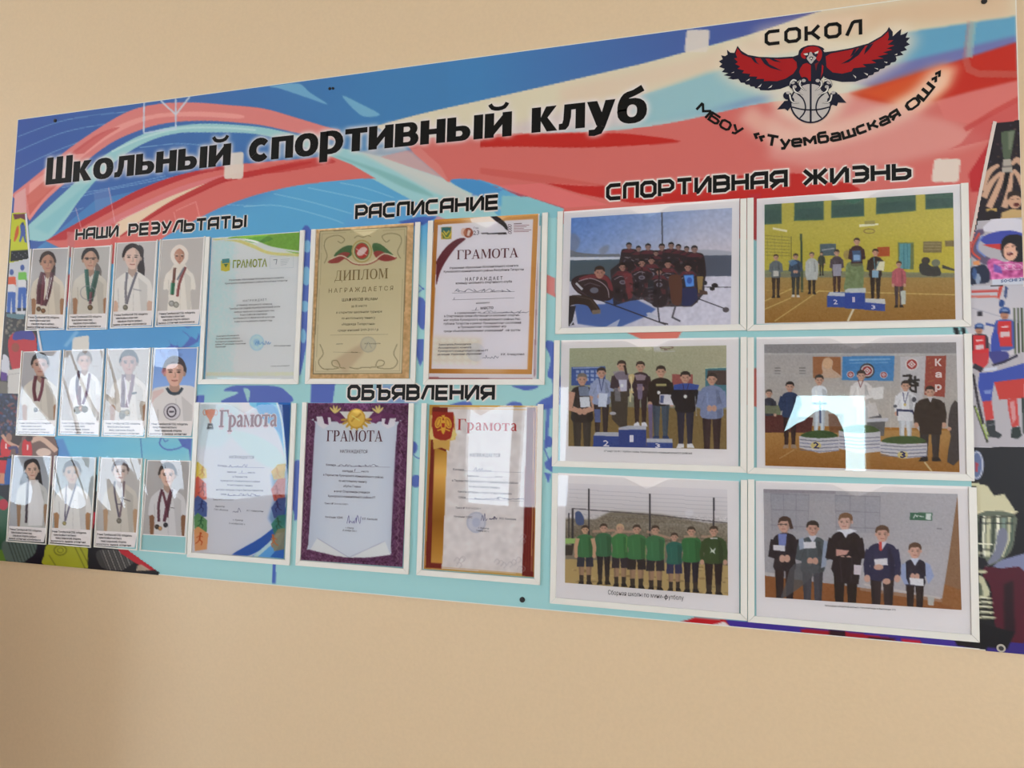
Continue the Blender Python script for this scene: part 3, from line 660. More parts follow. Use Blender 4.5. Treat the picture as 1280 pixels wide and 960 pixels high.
bg.poly([(745, 770), (825, 768), (815, 900), (805, 830), (770, 815)], BL, .9)
bg.line([(530, 765), (540, 880)], 5, (60, 90, 160), .9)
bg.line([(580, 480), (570, 740)], 4, (66, 100, 160), .7)
bg.poly([(90, 240), (160, 150), (180, 160), (110, 245)], (130, 180, 215), .7, .003)
bg.poly([(40, 770), (90, 770), (130, 870), (60, 870)], (80, 120, 190), .7, .003)
bg.crop = IMG
bg.poly([(770, 410), (856, 408), (846, 424), (806, 426)], (212, 104, 90), .9); bg.poly([(936, 243), (950, 242), (948, 300), (936, 300)], (178, 46, 56), .9); bg.poly([(930, 460), (952, 460), (952, 510), (930, 505)], (196, 90, 80), .9)
for q_ in ([(1190, 409), (1197, 409), (1199, 420), (1193, 420)], [(1200, 409), (1205, 409), (1207, 420), (1202, 420)]): bg.poly(q_, (24, 24, 26))
bg.poly([(84, 290), (95, 290), (92, 322), (86, 322)], (196, 110, 110), .8); bg.poly([(84, 345), (92, 340), (84, 384), (80, 384)], (190, 60, 70), .9); bg.poly([(140, 280), (150, 280), (144, 330), (138, 330)], (205, 96, 92), .9)
# dark, red and violet strip along the bottom edge
bg.crop = IMG
bg.poly([(846, 778), (868, 771), (908, 774), (912, 785), (900, 790)], (176, 20, 30))
bg.poly([(880, 783), (905, 776), (920, 790)], (215, 205, 205))
bg.poly([(906, 774), (1300, 800), (1300, 840), (918, 790)], (62, 44, 140))
bg.poly([(1000, 785), (1050, 788), (1110, 796), (1130, 806), (1060, 804), (1000, 796)], (150, 18, 36))
bg.poly([(1036, 786), (1056, 788), (1056, 800), (1036, 798)], (30, 14, 26), .9); bg.poly([(1085, 795), (1120, 797), (1110, 803), (1085, 800)], (60, 16, 30), .9)
bg.poly([(1125, 797), (1150, 800), (1155, 810), (1130, 808)], (176, 26, 48))
bg.poly([(1190, 795), (1300, 800), (1300, 808), (1230, 812), (1195, 806)], (24, 14, 20))
# slanted collage of the right margin and of the left margin: dark base, pictures are separate prints
bg.poly([(1240, 155), (1300, 148), (1300, 830), (1224, 800), (1222, 300)], (40, 34, 38))
bg.line([(1243, 153), (1213, 300)], 3.5, (222, 206, 196))
bg.poly([(1200, 400), (1240, 400), (1240, 560), (1215, 560), (1212, 420)], (196, 192, 198))
bg.crop = Crop(0, 260, 5.333)
bg.poly([(80, 40), (175, 40), (195, 280), (250, 830), (250, 1400), (360, 2400), (-300, 2400), (-60, 700)], (70, 66, 70))
bg.line([(175, 40), (195, 270), (215, 560), (260, 850), (280, 960)], 14, (206, 208, 216))
INK = (10, 10, 10)
# big title
title = []
capm = float(surf((58.7, 197.5))[0][1] - surf((57, 231.3))[0][1])
for w, a, b in (('Школьный', (57, 231.3), (288, 206.3)), ('спортивный', (310.7, 202.4), (639.5, 169.9)), ('клуб', (664.3, 166.3), (808.7, 152))):
    title.append([]); title[-1] += lay(w, HEAVY, surf(a)[0], surf(b)[0], capm, .05)
glow(bg, sum(title, []), (222, 214, 212), .9, .009, 2.0)
def ground_copy(w): return tech(w)
T19, T34 = tech(.25), tech(.42)
heads = []
HC1, HC2, HC3, HC4, HC5, EC = Crop(80, 255, 5.333), Crop(430, 230, 6.095), Crop(425, 470, 6.095), Crop(740, 195, 5.818), Crop(940, 190, 5.818), Crop(890, 20, 4.923)
for name, words in (('results', [('НАШИ', HC1, (82, 242), HC1, (356, 219), 74), ('РЕЗУЛЬТАТЫ', HC1, (435, 214), HC1, (1208, 156), 78)]),
                    ('timetable', [('РАСПИСАНИЕ', HC2, (94, 270), HC2, (1166, 194), 104)]),
                    ('notices', [('ОБЪЯВЛЕНИЯ', HC3, (66, 183), HC3, (1168, 183), 112)]),
                    ('life', [('СПОРТИВНАЯ', HC4, (114, 322), HC5, (246, 256), 114), ('ЖИЗНЬ', HC5, (380, 244), HC5, (1144, 198), 114)])):
    A, B = [], []
    for t, ca, pa, cb, pb, h in words:
        P0, P1 = ca(pa)[0], cb(pb)[0]; cap = float(ca((pa[0], pa[1] - h))[0][1] - P0[1])
        A, B = lay(t, T19, P0, P1, cap, .32), lay(t, T34, P0, P1, cap, .32)
        glow(bg, B, (225, 215, 208), .55, .003, 1.3)
        heads.append((A, B))
bg.build('background_print', board, 0.0, M_FILM)
for tw in title:
    b = MB(); add(b, tw, .0004, INK); b.build('title_word', M_FILM, board)
for A, B in heads:
    b = MB(); add(b, B, .0003, (222, 212, 206)); add(b, A, .0005, INK); b.build('heading_word', M_FILM, board)
# lettering round the emblem
b = MB(); P0, P1 = EC((334, 183))[0], EC((914, 117))[0]; cap = float(EC((334, 93))[0][1] - P0[1])
add(b, lay('СОКОЛ', tech(.23), P0, P1, cap, .45), .0005, INK); b.build('emblem_word', M_FILM, board); b = MB()
k = Crop(860, 90, 8); k2 = Crop(840, 0, 3.765)
add(b, lay_curve('МБОУ', tech(.245), k, [(84, 378), (172, 458), (275, 528), (388, 590), (515, 646)], 94, .34), .0005, INK); b.build('emblem_word', M_FILM, board); b = MB()
T22 = tech(.25)
add(b, lay_curve('«Туембашская', T22, k2, [(378, 652), (450, 684), (540, 694), (620, 688), (700, 676), (780, 663), (860, 641), (940, 612), (1010, 586), (1075, 548)], 52, .32), .0005, INK); b.build('emblem_word', M_FILM, board); b = MB()
add(b, lay_curve('ОШ»', T22, k2, [(1122, 524), (1180, 480), (1232, 418), (1282, 345)], 44, .34), .0005, INK)
b.build('emblem_word', M_FILM, board)

# ------------------------------------------------------------------ bird emblem with basketball
NAVY, RED, GREY, LITE = (26, 28, 46), (158, 26, 30), (176, 170, 166), (212, 208, 200)
b = MB(); E_ = EC
def zig(a, c, n, depth, side=1):
    """feathered edge from a to c"""
    a, c = np.array(a, float), np.array(c, float); d = (c - a) / n; nn = np.array([-d[1], d[0]]) / np.linalg.norm(d) * depth * side; r = []
    for i in range(n): r += [tuple(a + d * i), tuple(a + d * (i + .35) + nn)]
    return r + [tuple(c)]
lw = [(545, 235), (500, 250), (400, 256), (290, 252), (222, 240), (180, 215), (157, 184), (138, 228), (112, 226), (92, 208), (96, 238), (80, 248), (56, 242), (66, 266), (42, 280), (62, 296), (44, 314), (78, 326), (60, 346), (100, 352), (72, 366), (118, 374), (96, 384), (130, 392), (162, 388)] \
   + zig((170, 400), (320, 458), 5, 8) + [(350, 459), (420, 450), (480, 427), (530, 402), (560, 380)]
rw = [(680, 225), (760, 215), (860, 197), (960, 170), (1040, 125), (1076, 92), (1088, 68), (1112, 98), (1112, 126), (1140, 100), (1165, 80), (1160, 118), (1180, 112), (1206, 98), (1192, 134), (1219, 134), (1196, 160), (1218, 176), (1184, 192), (1200, 210), (1160, 222), (1178, 240), (1130, 250)] \
   + zig((1136, 268), (930, 388), 6, -9) + [(882, 405), (800, 407), (740, 395), (690, 380)]
b.flat(lw, .0005, NAVY, E_); b.flat(rw, .0005, NAVY, E_)
lr = [(156, 198), (184, 236), (230, 256), (320, 263), (420, 266), (495, 262), (520, 285), (524, 320), (500, 355), (455, 385), (400, 402), (350, 400), (318, 402), (322, 388), (272, 388), (280, 374), (228, 372), (238, 358), (186, 352), (198, 336), (156, 326), (174, 312), (142, 296), (160, 284), (136, 262), (156, 258), (146, 232)]
rr = [(700, 250), (730, 232), (860, 207), (965, 180), (1050, 130), (1084, 96), (1088, 130), (1080, 152), (1116, 150), (1080, 178), (1122, 182), (1072, 202), (1108, 208), (1050, 226), (1085, 234), (1018, 250), (1055, 262), (978, 272), (1010, 290), (925, 298), (948, 314), (870, 322), (858, 342), (800, 356), (742, 348), (708, 318), (694, 285)]
b.flat(lr, .0006, RED, E_); b.flat(rr, .0006, RED, E_)
for p in ([(238, 256), (264, 259), (276, 285), (294, 302), (262, 286)], [(296, 257), (328, 262), (352, 298), (434, 340), (362, 322), (322, 296)], [(346, 262), (378, 264), (428, 286), (386, 281)],
          [(906, 194), (944, 184), (902, 242), (842, 285), (790, 298), (852, 262)], [(958, 182), (996, 168), (968, 206), (934, 240), (944, 205)], [(872, 205), (894, 200), (872, 238), (848, 254)]):
    b.flat(p, .0007, NAVY, E_)
for p in ([(116, 352), (136, 344), (134, 350)], [(208, 402), (232, 386), (228, 396)], [(278, 442), (306, 418), (298, 436)], [(344, 446), (372, 424), (364, 440)],
          [(1122, 240), (1140, 232), (1138, 242)], [(1056, 282), (1080, 284), (1076, 292)], [(998, 320), (1020, 324), (1022, 332)], [(934, 350), (960, 358), (956, 368)], [(866, 362), (886, 374), (886, 386)]):
    b.flat(p, .0007, LITE, E_)
body = [(536, 214), (548, 200), (562, 192), (590, 182), (625, 180), (660, 186), (682, 196), (692, 206), (684, 214), (698, 232), (704, 300), (690, 370), (664, 404), (612, 416), (556, 404), (528, 372), (524, 300), (530, 240)]
b.flat(body, .0008, NAVY, E_)
b.flat(cr([(556, 220), (575, 198), (612, 188), (650, 193), (674, 216), (676, 250), (660, 280), (640, 262), (650, 236), (610, 226), (572, 232), (578, 262), (560, 262), (546, 242)], 3, True), .0009, RED, E_)
b.flat([(545, 320), (560, 298), (585, 290), (608, 305), (608, 402), (565, 396), (545, 370), (536, 345)], .0009, RED, E_)
b.flat([(676, 300), (686, 310), (682, 350), (668, 384), (674, 350)], .0009, RED, E_)
b.flat([(632, 296), (660, 284), (648, 300), (640, 340)], .0009, (110, 24, 30), E_)
b.flat([(562, 234), (588, 230), (590, 242), (574, 244)], .001, LITE, E_); b.flat([(630, 226), (656, 216), (652, 230), (634, 236)], .001, LITE, E_)
b.flat(cr([(600, 226), (612, 224), (622, 244), (642, 258), (628, 276), (610, 296), (594, 280), (582, 262), (594, 246)], 2, True), .001, GREY, E_)
b.flat([(596, 258), (610, 250), (624, 256), (612, 278)], .0011, NAVY, E_); b.flat([(602, 262), (610, 256), (618, 262), (610, 270)], .0012, LITE, E_)
# tail tips behind the ball, ball, seams
for p in ([(400, 577), (446, 524), (520, 520), (520, 570), (482, 564), (466, 586), (448, 572)], [(827, 535), (780, 482), (730, 500), (724, 560), (742, 548), (768, 556), (776, 534)]): b.flat(p, .0008, NAVY, E_)
b.flat(ell(607, 536, 128, 126, 0, 36), .0011, NAVY, E_); b.flat(ell(607, 536, 118, 116, 0, 36), .0012, (184, 178, 174), E_)
for p, w in (([(607, 418), (607, 654)], 12), (cr([(492, 562), (550, 576), (607, 580), (665, 576), (722, 562)], 4), 9), (cr([(524, 478), (560, 512), (575, 560), (566, 600), (540, 630)], 4), 9), (cr([(690, 478), (655, 512), (640, 560), (648, 600), (674, 630)], 4), 9)):
    b.stroke(p, w, .0013, NAVY, E_)
# talons
for mx in (1, -1):
    f = (lambda p: [(607 + mx * (x - 607), y + (0 if mx > 0 else 0)) for x, y in p])
    for cx, cy, r in ((566, 402, 26), (500, 425, 28), (462, 492, 26), (522, 448, 22), (484, 520, 20)): b.flat(f(ell(cx + 2, cy, r, r * .95)), .0014, NAVY, E_)
    for cx, cy in ((564, 400), (496, 412), (508, 438), (468, 474)): b.flat(f(ell(cx, cy, 13, 10)), .0015, GREY, E_)
    for p in ([(545, 400), (540, 425), (556, 448), (582, 462)], [(500, 442), (510, 466), (534, 478), (562, 490)], [(478, 486), (486, 520), (506, 536), (536, 538)], [(520, 402), (500, 396), (484, 410), (478, 432)]):
        b.stroke(f(cr(p, 4)), [16, 16, 12, 3], .0015, NAVY, E_); b.stroke(f(cr(p, 4)), [9, 9, 6, 1], .0016, LITE, E_)
t = b.build('bird_emblem', M_FILM, board); t['label'] = 'red and navy bird of prey emblem gripping a grey basketball'
# ------------------------------------------------------------------ plastic pockets
RW, RD = 0.010, 0.004                                          # rail width and thickness
def wave(k):
    rs = random.Random(k)
    t = [(rs.uniform(.6, 2.2), rs.uniform(.6, 2.2), rs.uniform(0, 6.28), rs.uniform(.3, 1)) for _ in range(4)]
    return lambda u, v: sum(a * math.sin(fx * 3.1 * u + fy * 3.1 * v + ph) for fx, fy, ph, a in t) / 4
def cover_mesh(name, parent, x0, x1, z0, z1, d, tilt=(0, 0), bulge=0.0, wob=0.0, seed=1, notch=(0.0, 0.0), mat=None, nx=34, nz=40):
    """flexible clear sheet; tilt is metres of lift across the sheet, bulge and wob bend it; V notch cut into the top edge"""
    w = wave(seed); co, f = [], []
    for j in range(nz + 1):
        v = j / nz
        for i in range(nx + 1):
            u = i / nx
            zt = z1 - notch[1] * max(0.0, 1 - abs(u - .5) * (x1 - x0) / (notch[0] + 1e-6)) if notch[0] else z1
            z = z0 + (zt - z0) * v
            y = -(d + tilt[0] * (u - .5) + tilt[1] * (v - .5) + bulge * math.sin(math.pi * u) * math.sin(math.pi * v) + wob * w(u, v))
            co.append((x0 + (x1 - x0) * u, y, z))
    for j in range(nz):
        for i in range(nx):
            a = j * (nx + 1) + i; f.append((a, a + 1, a + nx + 2, a + nx + 1))
    o = fast_mesh(name, co, f, None, mat or M_CLEAR, parent)
    o.data.polygons.foreach_set('use_smooth', [True] * len(f)); return o
def pocket(name, quad, label, group, cov, cat='document pocket'):
    q = surf(quad, RD)
    xl, xr = (q[0][0] + q[3][0]) / 2, (q[1][0] + q[2][0]) / 2
    zt, zb = (q[0][1] + q[1][1]) / 2, (q[2][1] + q[3][1]) / 2
    t = thing(name, label, cat, ((xl + xr) / 2, 0, zb), group)
    e = .00025; w = RW
    for poly in ([(xl, zt), (xl + w, zt), (xl + w, zb + w + e), (xl, zb + e)], [(xr - w, zt), (xr, zt), (xr, zb + e), (xr - w, zb + w + e)],
                 [(xl + e, zb), (xr - e, zb), (xr - w - e, zb + w), (xl + w + e, zb + w)]):
        b = MB(); b.prism(poly, -RD, -0.0006); o = b.build('rail', M_PVC, t)
        m = o.modifiers.new('soft_edge', 'BEVEL'); m.width = .0006; m.segments = 2
    cover_mesh('clear_cover', t, xl + w * .75, xr - w * .75, zb + w * .75, zt - .003, **cov)
    return t, (xl, xr, zt, zb)
def cov(d=.0026, tilt=(0, 0), bulge=0.0, wob=0.0, seed=1, notch=(.036, .018)): return dict(d=d, tilt=tilt, bulge=bulge, wob=wob, seed=seed, notch=notch)
PKT = [
 ('c1', [(257.2, 296.4), (380.3, 287.2), (372.5, 480.8), (246.9, 479.7)], 'white railed clear pocket holding the pale certificate with green corner', cov(wob=.0006, seed=3)),
 ('c2', [(389.2, 286.8), (525.2, 277.2), (518.5, 480.3), (380.8, 479.8)], 'white railed clear pocket holding the gold bordered diploma', cov(wob=.0003, seed=5)),
 ('c3', [(535, 276.3), (685, 265), (680, 481.3), (528.8, 480.5)], 'white railed clear pocket holding the brown bordered certificate', cov(wob=.0003, seed=7)),
 ('c4', [(244.9, 502.8), (370.9, 504), (360.6, 706.4), (231.9, 696.8)], 'white railed clear pocket holding the blue certificate with trophy', cov(wob=.0008, seed=9)),
 ('c5', [(378.8, 503), (517.5, 503.8), (510, 717.5), (368, 707.5)], 'white railed clear pocket holding the purple bordered certificate', cov(wob=.0006, seed=11)),
 ('c6', [(528.6, 503.9), (678.7, 505.2), (674.8, 731.1), (518.5, 719.2)], 'white railed clear pocket holding the red and gold striped certificate', cov(wob=.0002, seed=13)),
 ('g1', [(697.1, 264.4), (933.8, 247.7), (932.7, 413.7), (693.7, 416.7)], 'white railed clear pocket holding the hockey team photograph', cov(wob=.0002, seed=15)),
 ('g2', [(934.4, 247.2), (1210.5, 228.6), (1214.3, 409.2), (933.6, 412.6)], 'white railed clear pocket holding the yellow gym hall photograph', cov(wob=.0002, seed=17)),
 ('g3', [(692.4, 425.2), (933.6, 421.2), (933.6, 591.4), (690, 582.7)], 'white railed clear pocket holding the seven people podium photograph', cov(wob=.0002, seed=19)),
 ('g4', [(934.2, 421.6), (1213.6, 416.9), (1219.4, 602), (934.4, 591.7)], 'white railed clear pocket holding the martial arts podium photograph', cov()),
 ('g5', [(690.1, 590.5), (934, 601.1), (934.2, 775.1), (687.4, 755.1)], 'white railed clear pocket holding the green shirt football photograph', cov(wob=.0003, seed=23)),
 ('g6', [(934.7, 601), (1221, 607.5), (1224.5, 805), (935, 776)], 'white railed clear pocket holding the five schoolchildren photograph', cov(wob=.0003, seed=25))]
PR = {}
for k, q, lb, cv in PKT:
    _, PR[k] = pocket('display_pocket', q, lb, 'railed display pockets on the board', cv)
KALB = 0.80                                                    # sheets and prints below are seen through a clear cover
M_PAPER = mat_plain('white_paper', (218, 212, 212), 0.7, 0.2)
def sheet(name, quad, label, cat, group=None, d=.0009, col=None):
    q = surf(quad, d); c = q.mean(0)
    t = thing(name, label, cat, (c[0], 0, q[2:, 1].mean()), group)
    b = MB(); b.prism([tuple(p) for p in q], -d, -d + .00025); b.build('paper', M_PAPER, t)
    return t, q
D_S, D_P, D_L = .0009, .0010, .00125
class Lines:
    def __init__(s, crop): s.mb, s.crop = MB(), crop
    def t(s, text, x0, y0, x1, y1, cap, col=(60, 55, 58), fat=.006, font=None, gap=.1):
        P0, P1 = s.crop((x0, y0))[0], s.crop((x1, y1))[0]; c = float(s.crop((x0, y0 - cap))[0][1] - P0[1])
        if font: add(s.mb, lay(text, font, P0, P1, c, gap), D_L, col)
        else: typ(s.mb, text, P0, P1, c, D_L, col, fat)
    def l(s, pts, w, col=(60, 55, 58), closed=False): s.mb.stroke(pts, w, D_L, col, s.crop, closed)
    def p(s, pts, col, k=0): s.mb.flat(pts, D_L + k * 3e-5, col, s.crop)
    def build(s, parent, name='lettering'):
        o = s.mb.build(name, M_PRINT, parent); o['kind'] = 'stuff'; return o
def scribble(L, x, y, w, h, col, seed=0, n=14, lw=2.2):
    rs = random.Random(seed); pts = []
    for i in range(n): pts.append((x + w * i / (n - 1) + rs.uniform(-.06, .06) * w, y - h * (rs.random() if i % 2 else -.1 * rs.random())))
    L.l(cr(pts, 4), lw, col)
# ------------------------------------------------------------------ the six certificates
GR = 'certificates in the railed pockets'
TXT = (74, 68, 72)
F1 = Crop(240, 270, 4.3636)
t, q = sheet('certificate', [(264.7, 297.5), (374.1, 289.5), (368.3, 476.5), (256.5, 475.5)], 'pale certificate with green top corner and small crest', 'certificate', GR)
p = Print(q, (.0016, .0015), (222, 226, 222)); p.crop = F1
p.poly([(60, 120), (240, 120), (220, 900), (40, 900)], (196, 222, 222), .8, .01)
p.poly([(170, 300), (240, 200), (260, 600), (200, 900), (120, 900)], (208, 228, 226), .6, .008)
p.poly(cr([(190, 128), (300, 100), (600, 70), (600, 200), (500, 190), (400, 160), (300, 135)], 4, True), (130, 178, 70))
p.poly(cr([(280, 130), (400, 112), (440, 130), (360, 152)], 3, True), (92, 150, 62), .8)
p.line(cr([(120, 130), (240, 135), (330, 165), (430, 205), (600, 215)], 5), [6, 16, 20, 16, 16], (222, 208, 130), .9)
p.line(cr([(110, 140), (240, 128), (340, 140), (440, 175), (600, 200)], 5), [3, 8, 10, 10, 8], (236, 240, 232), .95)
p.poly([(70, 850), (565, 850), (565, 870), (70, 870)], (226, 222, 196), .8)
p.el(355, 690, 40, 45, (150, 192, 216), .55); p.el(355, 690, 33, 38, (206, 222, 228), .6); p.el(355, 690, 18, 20, (140, 186, 216), .5, 0, .001)
p.noise(5, 2, 3); p.build('print', t, D_P, M_PRINT)
L = Lines(F1); G = (150, 168, 60)
L.t('ГРАМОТА', 224, 284, 411, 276, 40, (140, 150, 50), .025)
L.p([(160, 245), (210, 240), (208, 298), (186, 304), (160, 298)], (205, 190, 60)); L.p([(166, 236), (206, 232), (206, 256), (166, 260)], (70, 140, 140), 1); L.p([(175, 262), (198, 262), (187, 282)], (60, 110, 70), 1)
L.l([(428, 222), (555, 214), (555, 282), (428, 286)], 1.5, (190, 195, 198), True); L.l([(445, 240), (465, 238), (460, 265)], 3, (110, 110, 120))
for i in range(4): L.l([(485, 238 + i * 10), (535 - i * 6, 235 + i * 10)], 2, (170, 175, 178))
for a in [('Управление образования Исполнительного комитета', 203, 354, 502, 340, 8), ('Кукморского муниципального района Республики Татарстан', 183, 373, 522, 356, 8), ('Н А Г Р А Ж Д А Е Т', 280, 469, 408, 462, 11),
          ('ученицу восьмого класса', 245, 491, 438, 484, 9), ('Туембашской средней общеобразовательной школы', 205, 511, 482, 498, 9), ('занявшую первое место в муниципальном этапе', 232, 528, 450, 520, 8),
          ('Всероссийской олимпиады', 265, 544, 412, 538, 8), ('школьников по физической культуре', 228, 562, 453, 554, 8), ('в две тысячи двадцать первом году', 235, 580, 440, 573, 8),
          ('Заместитель Руководителя', 135, 660, 258, 654, 7), ('Исполнительного комитета', 133, 674, 262, 669, 7), ('Кукморского муниципального', 130, 690, 278, 685, 7), ('района РТ начальник Управления', 130, 704, 295, 699, 7), ('образования', 128, 718, 186, 716, 7),
          ('И.И. Ахмадуллина', 450, 712, 540, 710, 7), ('г. Кукмор, две тысячи двадцать', 430, 822, 535, 818, 5)]:
    L.t(*a, TXT)
scribble(L, 350, 700, 80, 24, (90, 150, 200), 3)
L.build(t)

F2 = Crop(370, 260, 4.176)
t, q = sheet('certificate', [(394.4, 286.8), (516.6, 279.6), (511.3, 473.1), (386.3, 474.3)], 'cream diploma with tan marbled border and winged beast crest', 'certificate', GR)
p = Print(q, (.0015, .0014), (205, 170, 124)); p.noise(14, 2, 5); p.noise(10, 6, 6); p.crop = F2
inner = [(128, 124), (578, 100), (552, 862), (92, 864)]
p.poly(inner, (206, 194, 160)); m = p.mask(inner); p.grad((330, 150), (196, 184, 146), (330, 800), (212, 200, 170), m)
p.line(inner, 3, (92, 84, 62), 1, 0, True); p.line([(140, 136), (566, 113), (541, 850), (105, 852)], 1.6, (150, 138, 104), .8, 0, True)
p.poly([(190, 800), (300, 730), (360, 700), (350, 760), (260, 860)], (186, 160, 132), .5, .004)
OR_ = (132, 118, 84)
for s_ in (cr([(150, 290), (165, 250), (150, 200), (165, 160), (220, 145), (255, 165), (240, 185), (220, 175)], 4), cr([(545, 265), (530, 230), (550, 180), (540, 145), (490, 135), (450, 150), (470, 180), (490, 168)], 4),
           cr([(128, 710), (145, 760), (120, 800), (140, 835), (180, 840), (230, 830), (215, 795), (190, 800), (200, 825), (260, 835)], 4), cr([(528, 710), (510, 760), (530, 800), (510, 832), (470, 838), (420, 828), (430, 795), (460, 800), (450, 822), (390, 830)], 4),
           cr([(305, 160), (325, 148), (350, 155), (375, 146), (392, 152)], 3), cr([(280, 830), (320, 838), (350, 830), (390, 832)], 3)):
    p.line(s_, 4, OR_, .9)
p.poly(cr([(200, 250), (250, 205), (300, 200), (290, 250), (240, 270)], 3, True), (70, 110, 66)); p.poly(cr([(400, 190), (440, 190), (490, 230), (505, 250), (450, 262), (410, 240)], 3, True), (70, 110, 66))
p.poly(cr([(168, 285), (215, 250), (250, 232), (285, 240), (250, 270), (215, 290)], 3, True), (150, 60, 56)); p.poly(cr([(405, 235), (440, 225), (490, 250), (528, 262), (480, 280), (430, 270)], 3, True), (150, 60, 56))
p.line(cr([(180, 270), (240, 250), (300, 285), (350, 292), (400, 280), (460, 240), (520, 258)], 4), 6, (216, 206, 180)); p.line(cr([(185, 282), (250, 262), (300, 292), (350, 298), (400, 288), (460, 256), (515, 270)], 4), 5, (150, 60, 56))
p.el(345, 228, 54, 60, (176, 158, 96)); p.el(345, 228, 46, 52, (200, 190, 150)); p.el(345, 227, 40, 45, (96, 120, 70)); p.el(345, 226, 35, 40, (176, 52, 46))
p.poly(cr([(320, 235), (335, 215), (355, 205), (372, 215), (362, 235), (345, 250), (325, 250)], 3, True), (220, 206, 200), .9); p.line([(315, 215), (345, 232), (372, 248)], 4, (220, 206, 200), .8)
p.el(378, 712, 42, 42, (160, 158, 150), .5); p.el(378, 712, 36, 36, (202, 194, 168), .7); p.line([(360, 735), (378, 700), (396, 732)], 3, (140, 140, 140), .6)
p.build('print', t, D_P, M_PRINT)
L = Lines(F2); OL = (136, 116, 78)
L.t('ДИПЛОМ', 202, 381, 480, 368, 52, OL, font=SERIF, gap=.1)
L.t('Н А Г Р А Ж Д А Е Т С Я', 172, 444, 508, 430, 22, (128, 110, 74), .004)
D2 = (98, 88, 66)
for a in [('ШАФИКОВ Ислам', 242, 488, 427, 481, 15), ('за III место', 290, 520, 372, 516, 13), ('в открытом школьном турнире', 212, 552, 450, 546, 12), ('по настольному теннису', 240, 582, 415, 578, 12), ('«Надежда Татарстана»', 240, 613, 414, 610, 12), ('среди юношей 2009-2010 г.р.', 220, 645, 435, 640, 12),
          ('директор', 212, 713, 246, 712, 7), ('И.И. Ахмадуллин', 360, 712, 442, 710, 7), ('Казань', 290, 757, 325, 756, 7)]: L.t(*a, D2, .01 if 'ШАФ' in a[0] else 0)
L.l([(180, 664), (482, 660)], 1.5, (150, 138, 104)); L.l([(195, 752), (340, 756)], 1.2, (130, 120, 90))
L.build(t)

F3 = Crop(520, 250, 4)
t, q = sheet('certificate', [(534.4, 291), (676, 282), (670.5, 476.3), (534.2, 474.8)], 'white sheet with brown stripe, half hidden behind the brown bordered certificate', 'certificate', None, d=.0006)
p = Print(q, .002, (222, 212, 214)); p.crop = F3; p.poly([(40, 884), (580, 892), (580, 899), (40, 893)], (140, 56, 58)); p.line([(606, 300), (590, 880)], 6, (150, 100, 110), .8)
p.build('print', t, .0007, M_PRINT)
t, q = sheet('certificate', [(543, 274.5), (674.5, 267), (664.8, 467.8), (535, 466.5)], 'white certificate with broad orange brown border and dark swoosh', 'certificate', GR)
p = Print(q, (.0014, .0013), (190, 130, 54)); p.crop = F3
m = p.mask([(90, 98), (620, 68), (575, 870), (60, 865)])
p.grad((90, 500), (178, 118, 46), (340, 480), (200, 146, 80), m)
p.poly([(240, 60), (430, 60), (430, 130), (240, 130)], (214, 190, 168), .9, .01); p.poly([(230, 840), (450, 840), (450, 880), (230, 880)], (214, 184, 150), .8, .01)
p.poly([(112, 126), (584, 98), (556, 846), (80, 842)], (222, 212, 216))
p.poly([(90, 680), (330, 690), (320, 820), (84, 815)], (212, 202, 180), .7, .006)
for i in range(5):
    for j in range(6): p.poly([(100 + j * 38 - i * 2, 690 + i * 28), (118 + j * 38, 702 + i * 28), (100 + j * 38, 714 + i * 28), (84 + j * 38, 702 + i * 28)], (226, 218, 208), .5)
p.poly(cr([(250, 196), (200, 240), (150, 310), (120, 370), (104, 425), (104, 330), (108, 300), (150, 240), (205, 198)], 3, True), (106, 38, 52))
p.poly(cr([(368, 82), (400, 80), (450, 120), (458, 155), (430, 130), (395, 105)], 3, True), (34, 26, 30)); p.poly([(325, 168), (450, 164), (455, 174), (330, 172)], (34, 26, 30))
p.poly([(270, 95), (368, 80), (400, 110), (330, 160), (290, 130)], (226, 216, 216), .7)
p.el(263, 166, 24, 25, (150, 74, 50)); p.poly([(255, 180), (262, 150), (275, 155), (268, 182)], (224, 200, 190))
p.el(240, 162, 14, 20, (206, 150, 116), .5)
p.poly([(128, 138), (180, 136), (180, 198), (128, 198)], (196, 160, 60)); p.poly([(130, 140), (178, 138), (176, 160), (130, 162)], (50, 110, 110)); p.poly([(132, 162), (176, 162), (170, 196), (138, 196)], (70, 110, 60), .8)
for z_ in ([(135, 165), (150, 190), (165, 190), (178, 165)], [(140, 155), (153, 175), (168, 155)]): p.line(z_, 5, (226, 196, 70))
p.el(300, 760, 46, 46, (190, 192, 206), .35)
p.build('print', t, D_P, M_PRINT)
L = Lines(F3); L.t('ГРАМОТА', 205, 298, 512, 287, 46, (92, 36, 46), font=SERIF, gap=.06)
L.t('23', 287, 176, 318, 174, 22, (110, 100, 110)); L.t('Год', 290, 145, 314, 144, 9, (120, 110, 120))
for i in range(6): L.l([(490, 120 + i * 8), (530 + (i * 37 % 50), 118 + i * 8)], 3.5 if i == 0 else 2.5, (140, 70, 70) if i else (90, 40, 40))
for i in range(4): L.l(ell(470, 128 + i * 12, 9, 5, 20, 8), 2.5, (120, 100, 110), True)
B3 = (70, 52, 62)
